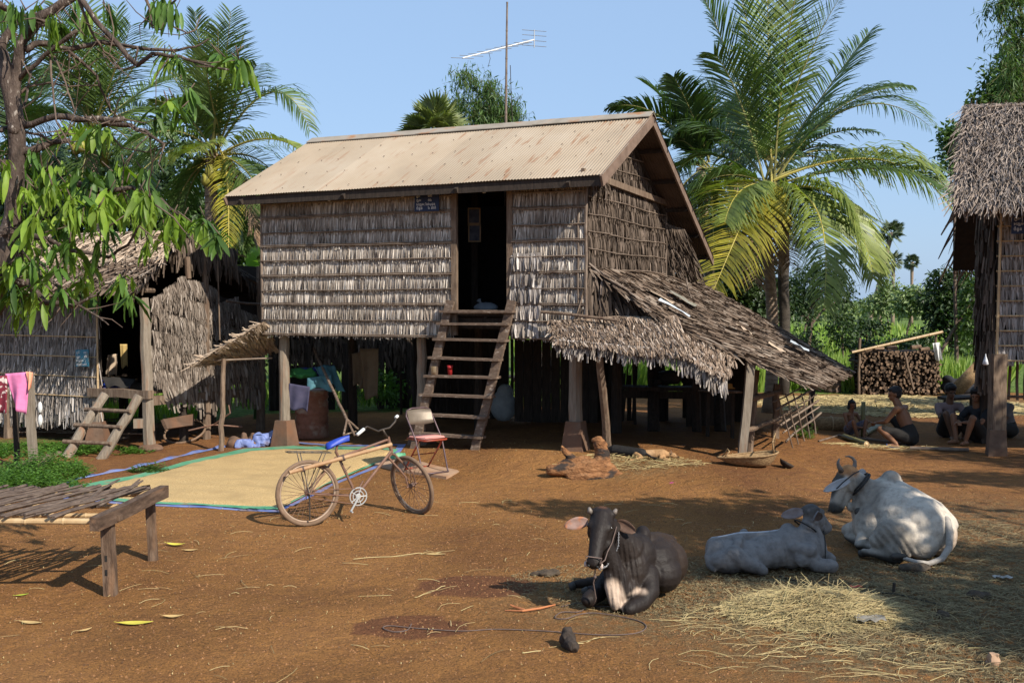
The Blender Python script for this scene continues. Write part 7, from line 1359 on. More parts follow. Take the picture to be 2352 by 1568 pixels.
for k in range(27):
    x=e1.x-.10-k*.060+rnd.uniform(-.02,.02); sk=rnd.uniform(.26,.36); a=V((x-sk*.75,e1.y+rnd.uniform(.0,.09),zt+.045+rnd.uniform(-.006,.02))); b=V((min(x+sk*.75,e1.x+.0),e2.y-.18+rnd.uniform(-.10,.12),zt+.065+rnd.uniform(-.006,.03)))
    mb=MB(); pts=wobline(a,b,7,.007); mb.tube(pts,[.012*rnd.uniform(1.1,1.6)*(1+.1*math.sin(j*2)) for j in range(8)],6,flat=.7); mb.build('slat',M['bed_slat'],bed)
for (a,b) in (((250,1128),(272,1100)),((272,1140),(318,1103)),((285,1132),(330,1106))):
    mb=MB(); p,q_=D(a[0]-60,a[1]+28,8.5),D(b[0],b[1],9.3); mb.tube(wobline(p,q_,6,.012),[.02,.018,.018,.016,.015,.013,.010],6,flat=.7); mb.build('slat',M['bed_slat'],bed)
M['rag']=cloth('rag',(.22,.23,.22),(.42,.42,.39),12)
mb=MB(); g=D(86,1180,8.25); me=blob([('c',[(LZ+V((-.06,0,0)),.016),(V((0,.02,.012)),.022),(V((.07,0,0)),.016)]),('e',(.05,.05,.01),(.05,.03,.014))],.006,1); o=meshobj('rag',me,M['rag'],None,g,disp=lambda v:v+np.array([np.array(noise.noise_vector(V(p)*30))*.012 for p in v])); tag(o,'crumpled grey rag lying on the bed slats','rag')
# dry leaves on the end
M['dryleaf']=pm('dry_leaf',[(.42,.26,.10),(.62,.45,.20)],9,rough=.7,bump=.2); M['yellowleaf']=pm('yellow_leaf',[(.55,.45,.05),(.65,.58,.10)],9,rough=.6,bump=.1); M['greenleaf']=pm('lime_leaf',[(.35,.42,.04),(.45,.5,.06)],9,rough=.6,bump=.1)
def dleaf(px,py,L,rot,mat,label,cup=.25,loc=None):
    p=loc if loc is not None else GG(px,py,.006); mb=MB(); n=7; vs=[]
    for i in range(n):
        t=i/(n-1); w=.17*math.sin(PI*min(.97,t+.03))**.8; z=cup*.25*(2*t-1)**2; vs+=[(t-.5,-w,z+cup*.35*w*2),( t-.5,0,z),(t-.5,w,z+cup*.5*w*2)]
    M_=Matrix.Rotation(rot,3,'Z'); vs=[tuple(M_@(V(q)*L)+p) for q in vs]; mb.add(vs,[(i*3+j,i*3+j+1,i*3+j+4,i*3+j+3) for i in range(n-1) for j in range(2)]); mb.tube([vs[0*3+1],V(vs[1])+ (V(vs[1])-V(vs[4]))*.8],.002,4)
    return one('fallen_leaf',mb,M[mat],p,label,'leaf','fallen leaves in the yard',smooth=True)
dleaf(312,1431,.24,.1,'yellowleaf','largest yellow fallen leaf, on the dirt near the bottom edge',.2)
dleaf(72,1430,.17,-.2,'dryleaf','dry curled leaf on the dirt in the bottom left corner')
dleaf(398,1417,.15,.15,'dryleaf','curled dry leaf just above and right of the large yellow leaf',.5)
dleaf(196,1447,.10,.9,'dryleaf','little dry leaf midway between the corner leaf and the large yellow leaf',.4)
dleaf(50,1366,.10,.6,'greenleaf','small lime green leaf on the dirt below the bamboo bed')
dleaf(404,1252,.18,-.1,'yellowleaf','crumpled yellow leaf on the dirt right of the bed rear leg',.5)
dleaf(438,1264,.13,.2,'dryleaf','thin dry leaf lying beside the crumpled yellow one',.4)
dleaf(1000,1272,.19,.0,'dryleaf','holed tan leaf lying on a straw stalk in the middle of the yard',.1)
dleaf(0,0,.26,.5,'dryleaf','dry brown leaf lying across the right end of the bamboo bed',.2,loc=e2+V((-.13,-.12,.08)))
shd=thing('filler_shed','low dark thatched shed standing behind the house at the left','shed',(-3.2,22.8,0)); a,b=D(625,800,22.3),D(1015,800,23.2)  # shed added to darken the view through under the house
mb=MB(); thatch(mb,[V((a.x,a.y,1.75)),V((b.x,b.y,1.75)),V((b.x,b.y,.95)),V((a.x,a.y,.95))],3,160,w=.04,over=1.3,lift=.05); mb.build('wall',M['thatch_brown'],shd); mb=MB(); slab(mb,[V((a.x,a.y+.04,1.8)),V((b.x,b.y+.04,1.8)),V((b.x,b.y+.04,1.0)),V((a.x,a.y+.04,1.0))],.04); mb.build('lining',M['backing'],shd)
for t in (0,.2,.42,.47,.63,.8,1): p=a.lerp(b,t); mb=MB(); mb.tube([(p.x,p.y,0),(p.x,p.y,1.4)],.08,7); mb.build('post',M['wood_dark'],shd)
for t0,t1,z in ((.0,.36,.55),(.66,1.0,.75)): mb=MB(); slab(mb,[V((a.lerp(b,t0).x,a.lerp(b,t0).y,z+.4)),V((a.lerp(b,t1).x,a.lerp(b,t1).y,z+.4)),V((a.lerp(b,t1).x,a.lerp(b,t1).y,.0)),V((a.lerp(b,t0).x,a.lerp(b,t0).y,.0))],.04); mb.build('low_wall',M['backing'],shd)
# ---------------- under the house: drum, cloths, mat, hoe, hanging cloth
gD=GG(717,1004); dr=thing('oil_drum','rusty ribbed oil drum under the house with cloths piled on it','drum',gD)
M['drum']=pm('drum_rust',[(.20,.08,.045),(.34,.15,.09),(.26,.10,.06)],5,rough=.7,bump=.3,grime=((.42,.33,.24),4,.55,.7))
pr=[(.001,0),(.27,0)]; z=.0
for k in range(28): z=.02+k*.028; pr.append((.275+(.012*math.sin(k*1.35) if (3<k<9 or 12<k<17 or 20<k<25) else 0),z))
pr+=[(.28,.81),(.27,.815),(.001,.81)]; mb=MB(); mb.lathe(gD,pr,30); mb.build('shell',M['drum'],dr,True)
M['c_teal']=cloth('teal_cloth',(.04,.12,.15),(.09,.21,.25)); M['c_green']=cloth('green_cloth',(.012,.08,.018),(.025,.14,.035)); M['c_denim']=cloth('denim_cloth',(.035,.035,.075),(.08,.072,.12)); M['c_blue']=cloth('blue_cloth',(.02,.03,.12),(.04,.05,.2))
def drape(name,label,P00,P10,P11,P01,mat,nu=14,nv=12,fold=.03,freq=9,seed=0,par=None,hemz=.03,thick=.008,cat='cloth',group=None,stripes=None):
    P00,P10,P11,P01=[V(p) for p in (P00,P10,P11,P01)]; n0=(P10-P00).cross(P01-P00).normalized(); vs=[]
    for j in range(nv+1):
        for i in range(nu+1):
            a,b=i/nu,j/nv; p=P00.lerp(P10,a).lerp(P01.lerp(P11,a),b); p=p+n0*fold*(.3+b)*math.sin(a*freq+seed+b*1.5)+V((0,0,-hemz*b*math.sin(a*freq*.7+seed)))+n0*.3*fold*noise.noise(V((a*4,b*4,seed))); vs.append(p)
    k=len(vs); vs=[tuple(p) for p in vs]+[tuple(p-n0*thick) for p in vs]; f=[];W=nu+1
    for j in range(nv):
        for i in range(nu): q=j*W+i; f.append((q,q+1,q+W+1,q+W)); f.append((k+q+W,k+q+W+1,k+q+1,k+q))
    for i in range(nu): f.append((i,i+k,i+1+k,i+1)); q=nv*W+i; f.append((q,q+1,q+1+k,q+k))
    for j in range(nv): q=j*W; f.append((q,q+W,q+W+k,q+k)); q=j*W+nu; f.append((q,q+k,q+W+k,q+W))
    mb=MB(); mb.add(vs,f); 
    if par: return mb.build(name,M[mat],par,True)
    return one(name,mb,M[mat],P00,label,cat,group,smooth=True)
t=V((gD.x,gD.y,gD.z+.83))
drape('cloth','dusty blue cloth hanging off the left side of the oil drum',D(664,880,17.0),D(712,888,16.95),D(707,946,16.98),D(660,935,17.0),'c_denim',fold=.02,group='cloths piled on the drum')
drape('cloth','pale teal cloth draped over the right side of the oil drum',D(722,842,17.1),D(768,838,17.3),D(790,905,17.35),D(745,872,17.0),'c_teal',fold=.05,group='cloths piled on the drum')
drape('cloth','crumpled teal cloth under the green bundle on the drum lid',D(706,868,17.0),D(760,860,17.1),D(765,895,17.1),D(705,893,17.0),'c_teal',fold=.03,seed=2,group='cloths piled on the drum')
me=blob([('c',[(V((-.22,0,.05)),.055),(V((.2,.02,.05)),.06)]),('c',[(V((-.15,.02,.11)),.045),(V((.15,.02,.11)),.05)])],.014,2); o=meshobj('folded_cloth',me,M['c_green'],None,D(692,868,17.15),disp=lambda v:v+np.array([np.array(noise.noise_vector(V(p)*9))*.03 for p in v])); tag(o,'folded green cloth on top of the oil drum','cloth','cloths piled on the drum')
me=blob([('c',[(V((-.18,0,.0)),.06),(V((.18,.02,.0)),.065)]),],.014,2); o=meshobj('folded_cloth',me,M['c_blue'],None,D(715,852,17.3),disp=lambda v:v+np.array([np.array(noise.noise_vector(V(p)*9))*.03 for p in v])); tag(o,'dark blue bundle behind the green cloth on the oil drum','cloth','cloths piled on the drum')
M['straw_mat']=pm('straw_mat',[(.38,.27,.12),(.58,.44,.22)],30,(1,1,3),bump=.6,bscale=60)
a=GG(654,1006); b=D(654,855,a.y+.02); mb=MB(); mb.tube([a,a.lerp(b,.5),b],[.055,.055,.055],14); mb.torus(tuple(b),.036,.016,((1,0,0),(0,1,0)),16,6); one('rolled_mat',mb,M['straw_mat'],a,'rolled woven straw mat standing beside the left front post of the house','mat',smooth=True)
hoe=thing('farm_tool','long-handled wooden fork leaning against the oil drum','tool',GG(812,1000)); a=GG(803,990)+V((0,0,.15)); mb=MB(); mb.tube(wobline(D(720,800,17.6),D(800,970,16.0),8,.008),.022,7); mb.build('handle',M['wood_step'],hoe)
mb=MB(); p=D(797,962,16.05); 
for q_ in (D(789,1000,15.8),D(815,1000,15.9),D(823,985,16.1)): mb.tube([p,q_],.016,6)
mb.tube([D(792,998,15.85),D(818,990,16.0)],.012,5); mb.build('prongs',M['wood_step'],hoe)
M['c_striped']=pm('striped_cloth',[(.16,.12,.08),(.24,.19,.13)],3,(1,1,1),bump=.4,bscale=8,bdist=.02)
drape('hanging_cloth','brown patterned blanket hanging from the floor beams under the house',D(826,800,18.3),D(869,800,18.1),D(870,912,18.1),D(835,915,18.3),'c_striped',fold=.03,cat='blanket')
drape('hanging_cloth','second narrow brown cloth hanging left of the blanket under the house',D(808,812,18.6),D(838,806,18.5),D(836,890,18.5),D(815,885,18.6),'c_striped',fold=.04,seed=3,cat='blanket')
# dark screens and poles added at the back to block daylight, leaving gaps
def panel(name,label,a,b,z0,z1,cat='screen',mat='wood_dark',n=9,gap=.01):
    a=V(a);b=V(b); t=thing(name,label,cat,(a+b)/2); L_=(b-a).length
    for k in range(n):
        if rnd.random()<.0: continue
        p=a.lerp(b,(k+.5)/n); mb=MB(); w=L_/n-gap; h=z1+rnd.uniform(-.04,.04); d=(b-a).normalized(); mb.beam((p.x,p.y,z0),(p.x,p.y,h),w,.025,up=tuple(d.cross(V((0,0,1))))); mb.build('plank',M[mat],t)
    return t
panel('dark_screen','dark plank screen at the back under the left half of the house',H(.5,4.25,0),H(2.3,4.3,0),.05,1.9)
panel('dark_screen','dark plank partition under the middle of the house behind the ladder',H(2.9,3.2,0),H(4.4,3.3,0),.2,1.62)
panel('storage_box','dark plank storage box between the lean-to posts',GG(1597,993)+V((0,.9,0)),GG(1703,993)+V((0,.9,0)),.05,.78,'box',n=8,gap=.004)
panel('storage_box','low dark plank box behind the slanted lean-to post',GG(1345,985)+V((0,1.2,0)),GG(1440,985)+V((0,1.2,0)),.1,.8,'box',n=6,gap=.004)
a,b=D(1568,900,19.3),D(1735,900,18.6); panel('dark_screen','dark plank wall closing the back of the kitchen lean-to at the right',(a.x,a.y,0),(b.x,b.y,0),.1,1.75,n=11,gap=.004)
a,b=D(1300,900,20.3),D(1432,900,19.9); panel('dark_screen','dark plank wall at the back between the house posts and the kitchen shelf',(a.x,a.y,0),(b.x,b.y,0),.1,1.7,n=9,gap=.006)
mb=MB(); mb.tube(wobline(H(.2,3.0,1.95),H(5,3.0,1.9),8,.02),.03,6)
for k in range(26): p=H(.5+rnd.random()*4.6,rnd.uniform(3.4,4.2),0); mb.tube([V((p.x,p.y,.2)),V((p.x+rnd.uniform(-.1,.1),p.y,rnd.uniform(.9,2.0)))],rnd.uniform(.01,.03),5)
one('filler_poles',mb,M['wood_dark'],H(2.5,3.8,0),'dark loose poles stored upright under the rear of the house','poles',kind='stuff')  # poles added as filler against the daylight behind
# pots and things of the kitchen
def pot(label,px,py,Y,r,mat='black'):
    p=D(px,py,Y); mb=MB(); mb.lathe(p,[(.001,0),(r*.7,0),(r,r*.45),(r*.95,r*.85),(r*1.02,r*.9),(r*.98,r*.95),(r*.5,r*1.08),(.02,r*1.12),(.02,r*1.3),(.001,r*1.3)],18); return one('cooking_pot',mb,M[mat],p,label,'pot','pots on the kitchen shelf',smooth=True)
pot('large black cooking pot with lid on the kitchen shelf, left one',1540,881,17.7,.20); pot('black cooking pot on the kitchen shelf beside the large lidded one',1585,882,17.8,.17); pot('smallest black pot at the left end of the kitchen shelf',1510,884,17.7,.10)
sh_=thing('kitchen_shelf','small shelf with tray lit by the sun at the back of the kitchen','shelf',D(1655,898,16.6)); mb=MB(); mb.beam(D(1620,898,16.6),D(1688,899,16.9),.35,.03); mb.build('board',M['wood_step'],sh_)
for x in (1626,1683): a=D(x,900,16.7); mb=MB(); mb.beam((a.x,a.y,.05),a,.05); mb.build('leg',M['wood_dark'],sh_)
M['ochre']=pm('ochre_box',[(.45,.22,.05),(.55,.30,.09)],6,bump=.1); p=D(1663,893,16.7); mb=MB(); mb.box(p+V((0,0,.05)),(.24,.16,.07),taper=.92); mb.box(p+V((-.05,-.02,.10)),(.10,.10,.05)); mb.box(p+V((0,0,.018)),(.30,.2,.012)); one('food_box',mb,M['ochre'],p,'ochre box on the kitchen shelf catching the sun','box')
# pale panel and parked motorcycle seen through under the house
M['pale_panel']=pm('pale_panel',[(.50,.38,.30),(.60,.47,.38)],4,bump=.2)
fp=thing('palm_mat_screen','pale matting screen standing in the sun far behind the house','screen',V((1.0,25.2,0))); 
a,b=D(1205,905,25),D(1278,905,25); mb=MB(); slab(mb,[V((a.x,a.y,1.15)),V((b.x,b.y,1.15)),V((b.x,b.y,-.05)),V((a.x,a.y,-.05))],.03); mb.build('panel',M['pale_panel'],fp); mb=MB(); mb.beam((a.x,a.y,-.05),(a.x,a.y,1.3),.06); mb.beam((b.x,b.y,-.05),(b.x,b.y,1.3),.06); mb.build('posts',M['wood_dark'],fp)
mc=thing('motorcycle','motorcycle silhouette standing in shade under the middle of the house','motorcycle',GG(1235,935)+V((0,1.5,0))); o_=mc.location
mb=MB(); cL,cR=o_+V((-.6,.1,.30)),o_+V((.6,.2,.30))
for c in (cL,cR): w_=MB(); w_.torus(tuple(c),.25,.04,((1,.1,0),(0,0,1)),24,8); w_.tube([c-V((0,.05,0)),c+V((0,.05,0))],.05,8); w_.build('wheel',M['black'],mc,True)
mb.tube([cL,o_+V((-.35,.1,.75)),o_+V((-.3,.1,.98))],.03,6); mb.tube([o_+V((-.5,-.2,1.0)),o_+V((-.28,.1,1.0)),o_+V((-.4,.4,1.0))],.015,6); mb.tube([o_+V((-.33,.1,.8)),o_+V((.0,.12,.5)),cR],.045,7); mb.ball(tuple(o_+V((.05,.1,.40))),.17,10,sc=(1.2,.7,.8)); mb.build('body',M['metal_dark'],mc,True)
mb=MB(); mb.ball(tuple(o_+V((.35,.15,.74))),.16,12,sc=(2.0,.8,.35)); mb.ball(tuple(o_+V((-.1,.12,.76))),.14,12,sc=(1.3,.8,.7)); mb.build('seat',M['black'],mc,True)
M['white_bag']=pm('pale_sack',[(.28,.30,.30),(.4,.42,.42)],6,bump=.5,bscale=10,bdist=.03)
g=GG(1155,985)+V((0,1.2,0)); me=blob([('e',(0,0,.27),(.24,.2,.28)),('e',(.03,0,.5),(.15,.13,.16))],.02,3); o=meshobj('grain_sack',me,M['white_bag'],None,g); tag(o,'pale full sack standing in shade behind the ladder','sack')
# ---------------- stump, straw, basket
M['stump']=pm('stump_wood',[(.11,.045,.018),(.27,.12,.045),(.38,.19,.085)],7,(1,1,2.5),rough=.8,bump=.9,bdist=.03,grime=((.035,.025,.02),2.6,.53,.60))
g=GG(1352,1104); T_=[('c',[((-.20,0,.13),.13),((.05,0,.16),.17),((.28,0,.15),.155),((.42,-.02,.08),.075)],.95),('c',[((-.22,-.08,.06),.06),((.0,-.13,.07),.08),((.3,-.12,.06),.07)]),('c',[((.20,.02,.24),.14),((.21,.02,.36),.110),((.19,.02,.46),.092),((.16,.02,.54),.088)]),('e',(.12,.02,.57),(.07,.06,.04)),('e',(.24,.02,.50),(.05,.06,.05)),
 ('c',[((-.02,.05,.26),.09),((-.24,.06,.25),.075),((-.36,.05,.22),.05)]),('c',[((-.20,.05,.30),.055),((-.31,.06,.40),.045),((-.36,.06,.48),.016)]),('c',[((-.25,.0,.15),.085),((-.50,.0,.15),.078)]),('c',[((.35,0,.09),.08),((.5,-.03,.06),.045),((.58,-.04,.05),.02)])]
me=blob(T_,.014,2)
def dsp(v):
    v=v.copy()
    for i in range(len(v)):
        p=V(v[i]); k=noise.noise(V((p.x*4,p.y*9,p.z*11)))*.014+abs(noise.noise(V((p.x*7,p.y*12,p.z*26))))*-.026; n=V((p.x-.1,p.y,p.z-.22)); n=n.normalized() if n.length>1e-6 else n; v[i]+=np.array(n*k)
    return v
o=meshobj('tree_stump',me,M['stump'],None,(g.x-.02,g.y,g.z),disp=dsp); o.scale=(.93,.93,.93); tag(o,'upturned orange-brown tree stump lying on straw in front of the posts','stump')
M['straw']=pm('straw',[(.33,.25,.12),(.48,.37,.19)],6,rough=.6,bump=0,island=.4,isl_cols=[(.17,.11,.04),(.40,.28,.11),(.60,.46,.22),(.33,.29,.12),(.25,.17,.07)])
def straw(name,label,cx,cy,rx,ry,h,n,seed,L=(.10,.35),w=.0035,flat=.12,kind='stuff',rot=None,power=.5):
    r=np.random.RandomState(seed); a=r.uniform(0,6.28,n); q=r.uniform(0,1,n)**power; x=cx+np.cos(a)*q*rx; y=cy+np.sin(a)*q*ry; hh=h*(1-q**1.5)*r.uniform(.1,1,n)+.006; z=gz(x,y)+hh
    ang=r.uniform(0,6.28,n) if rot is None else r.normal(rot,.5,n); el=r.normal(0,flat,n)*(hh>.012); d=np.stack([np.cos(ang)*np.cos(el),np.sin(ang)*np.cos(el),np.sin(el)],1); s=np.stack([-np.sin(ang),np.cos(ang),np.zeros(n)],1); nn=np.cross(d,s)*1.0; nn*=np.sign(nn[:,2:3]+1e-9)
    L_=r.uniform(*L,n); c1=r.normal(0,.10,n); c2=r.normal(0,.14,n); P=np.stack([x,y,z],1); ww=w*r.uniform(.6,1.6,n); pts=[]
    for t in (0,.33,.66,1): c=P+d*(L_*(t-.5))[:,None]+s*(L_*(c1*math.sin(t*PI)+c2*(t*t)))[:,None]+nn*(.0+.01*math.sin(t*PI)); pts.append(np.stack([c-s*ww[:,None],c+nn*(ww*.8)[:,None],c+s*ww[:,None]],1))
    v=np.concatenate(pts,1).reshape(-1,3); v[:,2]=np.maximum(v[:,2],gz(v[:,0],v[:,1])+.003)
    i=np.arange(n)[:,None]*12; f=np.concatenate([i+np.array([[k*3+j,k*3+j+1,k*3+j+4,k*3+j+3]]) for k in range(3) for j in range(2)])
    mb=MB(); mb.addq(v,f); o=mb.build(name,M['straw'],None,False,V((cx,cy,0))); return tag(o,label,'straw',kind=kind)
def sxy(px,py): g=GG(px,py); return g.x,g.y
M['straw_old']=pm('straw_trodden',[(.12,.09,.045),(.21,.165,.085)],6,rough=.8,bump=0,island=.4,isl_cols=[(.06,.045,.022),(.16,.12,.06),(.32,.25,.13),(.13,.12,.06)])
def straw2(*a,**k): o=straw(*a,**k); o.data.materials[0]=M['straw_old']; return o
x,y=sxy(1455,1092); straw('straw_heap','small spread of straw beside the upturned stump',x,y,.95,.42,.05,380,1,w=.0028)
x,y=sxy(1875,1405); straw('straw_heap','golden heap of loose straw in front of the calf',x,y,.70,.50,.15,5600,2,L=(.04,.26),power=.62,w=.0017)
x,y=sxy(1875,1400); straw('straw_heap','longer loose stalks sticking out of the golden heap in front of the calf',x,y,.66,.46,.17,700,21,L=(.12,.34),power=.6,w=.002,flat=.38)
x,y=sxy(1900,1430); straw('straw_scatter','straw stalks trailing out from the foreground heap',x,y,1.15,.65,.02,520,3,L=(.03,.28),w=.0017)
x,y=sxy(2280,1440); straw2('straw_scatter','trampled straw at the lower right corner',x,y,1.2,1.3,.04,3000,4,L=(.03,.18),w=.0018)
x,y=sxy(2300,1270); straw2('straw_scatter','trampled straw right of the white cow',x,y,1.0,1.6,.03,2600,5,L=(.03,.16),w=.0018)
x,y=sxy(2065,930); straw('straw_heap','sunlit straw spread in front of the firewood stack',x,y,3.0,2.4,.10,7000,6,L=(.15,.5),w=.007)
x,y=sxy(1905,925); straw('straw_heap','pale straw lying near the far rusty barrel',x,y,1.0,.8,.08,900,7,L=(.15,.5),w=.007)
x,y=sxy(1720,1345); straw2('straw_bits','chopped straw trodden around the black cow and calf',x,y,2.0,1.0,.006,5200,8,L=(.015,.06),w=.002,power=.6)
x,y=sxy(2200,1400); straw2('straw_bits','chopped straw trodden around the straw heap',x,y,1.5,1.6,.006,4200,13,L=(.015,.07),w=.002,power=.6)
straw('straw_stalks','single straw stalks scattered over the whole red yard',-.2,8.4,4.6,4.2,.006,210,9,L=(.06,.30),w=.0022)
straw('chaff','tiny pale chaff bits scattered over the red yard',0,9.0,7,7,.005,2600,10,L=(.004,.014),w=.0022)
x,y=sxy(2010,1515); straw('straw_scatter','long straw wisps along the bottom edge at the right',x,y,1.3,.35,.02,90,11,L=(.08,.34),rot=.1,w=.002)
x,y=sxy(2090,1030); straw('straw_scatter','bamboo shavings and straw around the squatting man',x-.3,y-.05,1.1,.28,.02,160,12,L=(.06,.3),w=.004,rot=.0)
def longstalk(px0,py0,px1,py1,label):
    a=GG(px0,py0,.006);b=GG(px1,py1,.006); mb=MB(); mb.tube(wobline(a,b,7,.012)[0:],.0035,4); mb.tube(wobline(a.lerp(b,.3),b+V((.1,.03,0)),4,.012),.0025,4); one('straw_stalk',mb,M['straw'],a,label,'straw')
longstalk(812,1285,1018,1268,'longest pale straw stalk lying on the dirt below the bicycle wheels')
longstalk(950,1372,1022,1345,'bent straw stalk pointing up between the two damp patches')
longstalk(1205,1500,1392,1462,'straw stalk lying behind the small charred wood lump')
# pebbles
def pebbles(name,label,xr,yr,n,seed,s=(.006,.018),mat='clod'):
    r=np.random.RandomState(seed); x=r.uniform(*xr,n);y=r.uniform(*yr,n); z=gz(x,y); tv=[(1,0,0),(0,1,0),(-1,0,0),(0,-1,0),(0,0,.8),(0,0,-.5)]; tf=[[0,1,4,4],[1,2,4,4],[2,3,4,4],[3,0,4,4]]; a=r.uniform(0,6.28,n)
    mb=MB(); place(mb,tv,tf,np.stack([x,y,z],1),np.stack([np.cos(a),np.sin(a),0*a],1),np.stack([-np.sin(a),np.cos(a),0*a],1)*r.uniform(.6,1,(n,1)),np.tile([0,0,1.],(n,1)),r.uniform(*s,n)); mb.f=[q[:3] for q in mb.f]
    o=mb.build(name,M[mat],None); return tag(o,label,'clods',kind='stuff')
M['clod']=pm('clod',[(.15,.07,.03),(.27,.135,.055)],5,bump=0,island=.5)
pebbles('dirt_crumbs','fine crumbs of red earth over the yard',(-5,5.5),(4.5,13),26000,1,(.004,.012)); 
M['dung']=pm('dung',[(.05,.035,.025),(.10,.075,.05)],14,rough=.9,bump=.9)
x,y=sxy(2280,1460); 
def lump(name,label,px,py,parts,mat,amp,freq,cat,group=None,vox=.008,dz=0):
    me=blob(parts,vox,1); g=GG(px,py); o=meshobj(name,me,M[mat],None,(g.x,g.y,g.z+dz),disp=lambda v:v+np.array([np.array(noise.noise_vector(V(p)*freq))*amp for p in v])); return tag(o,label,cat,group)
lump('dung_pile','flat coiled cow dung on the dirt left of the black cow',1255,1322,[('e',(0,0,.02),(.10,.05,.025)),('c',[((-.12,0,.01),.02),((0,.01,.035),.025),((.09,0,.03),.028)])],'dung',.012,25,'dung','dung in the yard')
lump('dung_pile','large dark dung pile by the white cow tail',2100,1312,[('e',(0,0,.03),(.14,.07,.045))],'dung',.02,18,'dung','dung in the yard',.01)
lump('dung_pile','dark dung clump in shade at the right, beyond the straw heap',2240,1372,[('e',(0,0,.02),(.07,.05,.04)),('e',(.09,.02,.015),(.04,.04,.03))],'dung',.015,22,'dung','dung in the yard')
lump('dung_pile','small dark dung clump right of the foreground straw heap',2165,1418,[('e',(0,0,.02),(.05,.04,.035))],'dung',.015,22,'dung','dung in the yard')
lump('wood_lump','small charred round wood lump with a cut face near the bottom edge',1304,1488,[('e',(0,.03,.05),(.055,.06,.065)),('c',[((.01,-.0,.045),.045),((.03,-.07,.035),.042)]),('e',(.0,.05,.09),(.04,.04,.035))],'wood_dark',.012,30,'wood lump',None,.006)
lump('stone','pale broken shell-like stone in the lower right corner',2280,1525,[('e',(0,0,.03),(.045,.03,.05))],'slab',.02,30,'stone',None,.006)
lump('mud_stump','rounded earth mound beside the left front post footing',540,1026,[('e',(0,0,.05),(.16,.12,.12)),],'concrete',.03,9,'earth mound','earth mounds by the flap pole',.012)
lump('mud_stump','twin-peaked earth mound nearest the left front footing',570,1025,[('c',[((-.08,0,.05),.09),((-.07,0,.17),.05)]),('c',[((.08,0,.05),.10),((.07,0,.18),.055)])],'concrete',.03,9,'earth mound','earth mounds by the flap pole',.012)
st_=GG(2052,1362); mb=MB(); mb.tube([st_-V((0,0,.02)),st_+V((.005,0,.085))],[.014,.012],7); one('tether_stake',mb,M['wood_dark'],st_,'short wooden tether stake behind the foreground straw heap','stake')
M['film_dull']=pm('film_dull',[(.20,.17,.12),(.30,.26,.20)],8,rough=.15,bump=.6,bscale=20,bdist=.02,spec=.9); M['plastic_red']=pm('red_film',[(.6,.03,.02),(.7,.08,.03)],8,rough=.3,bump=.2); M['plastic_pink']=pm('pink_film',[(.6,.04,.30),(.7,.10,.4)],8,rough=.4,bump=.2); M['plastic_clear']=pm('grey_film',[(.26,.24,.20),(.38,.35,.30)],8,rough=.2,bump=.4,spec=.7)
def litter(name,label,px,py,sz,mat,cat='litter',seed=0,dz=.01):
    g=GG(px,py); r=random.Random(seed+int(px)); mb=MB(); n=5; vs=[tuple(g+V(((i/n-.5)*sz,(j/n-.5)*sz*.6,dz+r.uniform(0,.18)*sz))) for j in range(n+1) for i in range(n+1)]; mb.add(vs,[(j*(n+1)+i,j*(n+1)+i+1,(j+1)*(n+1)+i+1,(j+1)*(n+1)+i) for j in range(n) for i in range(n)]); return one(name,mb,M[mat],g,label,cat,None,smooth=True)
litter('sweet_wrapper','bright pink wrapper on the dirt right of the stump straw',1550,1113,.13,'plastic_pink'); litter('wrapper','scrap of red plastic on top of the foreground straw heap',1965,1362,.09,'plastic_red',dz=.05); litter('plastic_bag','crumpled clear plastic bag lying on the foreground straw heap',1998,1440,.2,'film_dull',dz=.05)
litter('plastic_bag','pale plastic scrap on the straw at the right edge, behind the heap',2302,1332,.14,'plastic_clear',dz=.02)
for i,(x,y) in enumerate(((1545,688),(1510,690),(1560,705),(1830,800),(1760,795),(1530,718))):
    pass
def roofscrap(px,py,Y,W_,H_,mat,label,rot=0):
    p=D(px,py,Y); u=V((.75,.1,-.42)).normalized(); v=V((.25,.95,.0)).normalized(); n_=u.cross(v).normalized(); n_=n_ if n_.z>0 else -n_; mb=MB(); vs=[tuple(p+u*(i/4-.5)*W_+v*(j/4-.5)*H_+n_*(.09+rnd.uniform(0,.04))) for j in range(5) for i in range(5)]; mb.add(vs,[(j*5+i,j*5+i+1,j*5+i+6,j*5+i+5) for j in range(4) for i in range(4)]); return one('roof_patch',mb,M[mat],p,label,'plastic sheet','scraps patching the kitchen roof',smooth=True)
M['card']=pm('cardboard',[(.45,.33,.23),(.55,.43,.31)],6,bump=.2); M['film_blue']=pm('film_blue',[(.45,.50,.55),(.7,.72,.74)],4,rough=.3,bump=.5)
roofscrap(1510,696,15.6,.40,.45,'card','tan cardboard scrap at the upper left of the kitchen roof'); roofscrap(1560,700,16.1,.45,.35,'plastic_clear','crumpled clear plastic sheet beside the cardboard on the kitchen roof'); roofscrap(1540,722,15.1,.50,.14,'film_blue','blue and white plastic strip along the near edge of the kitchen roof')
roofscrap(1828,808,16.6,.34,.40,'film_blue','pale sheet scrap near the far lower edge of the kitchen roof'); roofscrap(1775,812,16.0,.30,.18,'card','whitish card scrap in the lower middle of the kitchen roof'); roofscrap(1700,770,16.0,.28,.12,'card','small card strip in the middle of the kitchen roof')
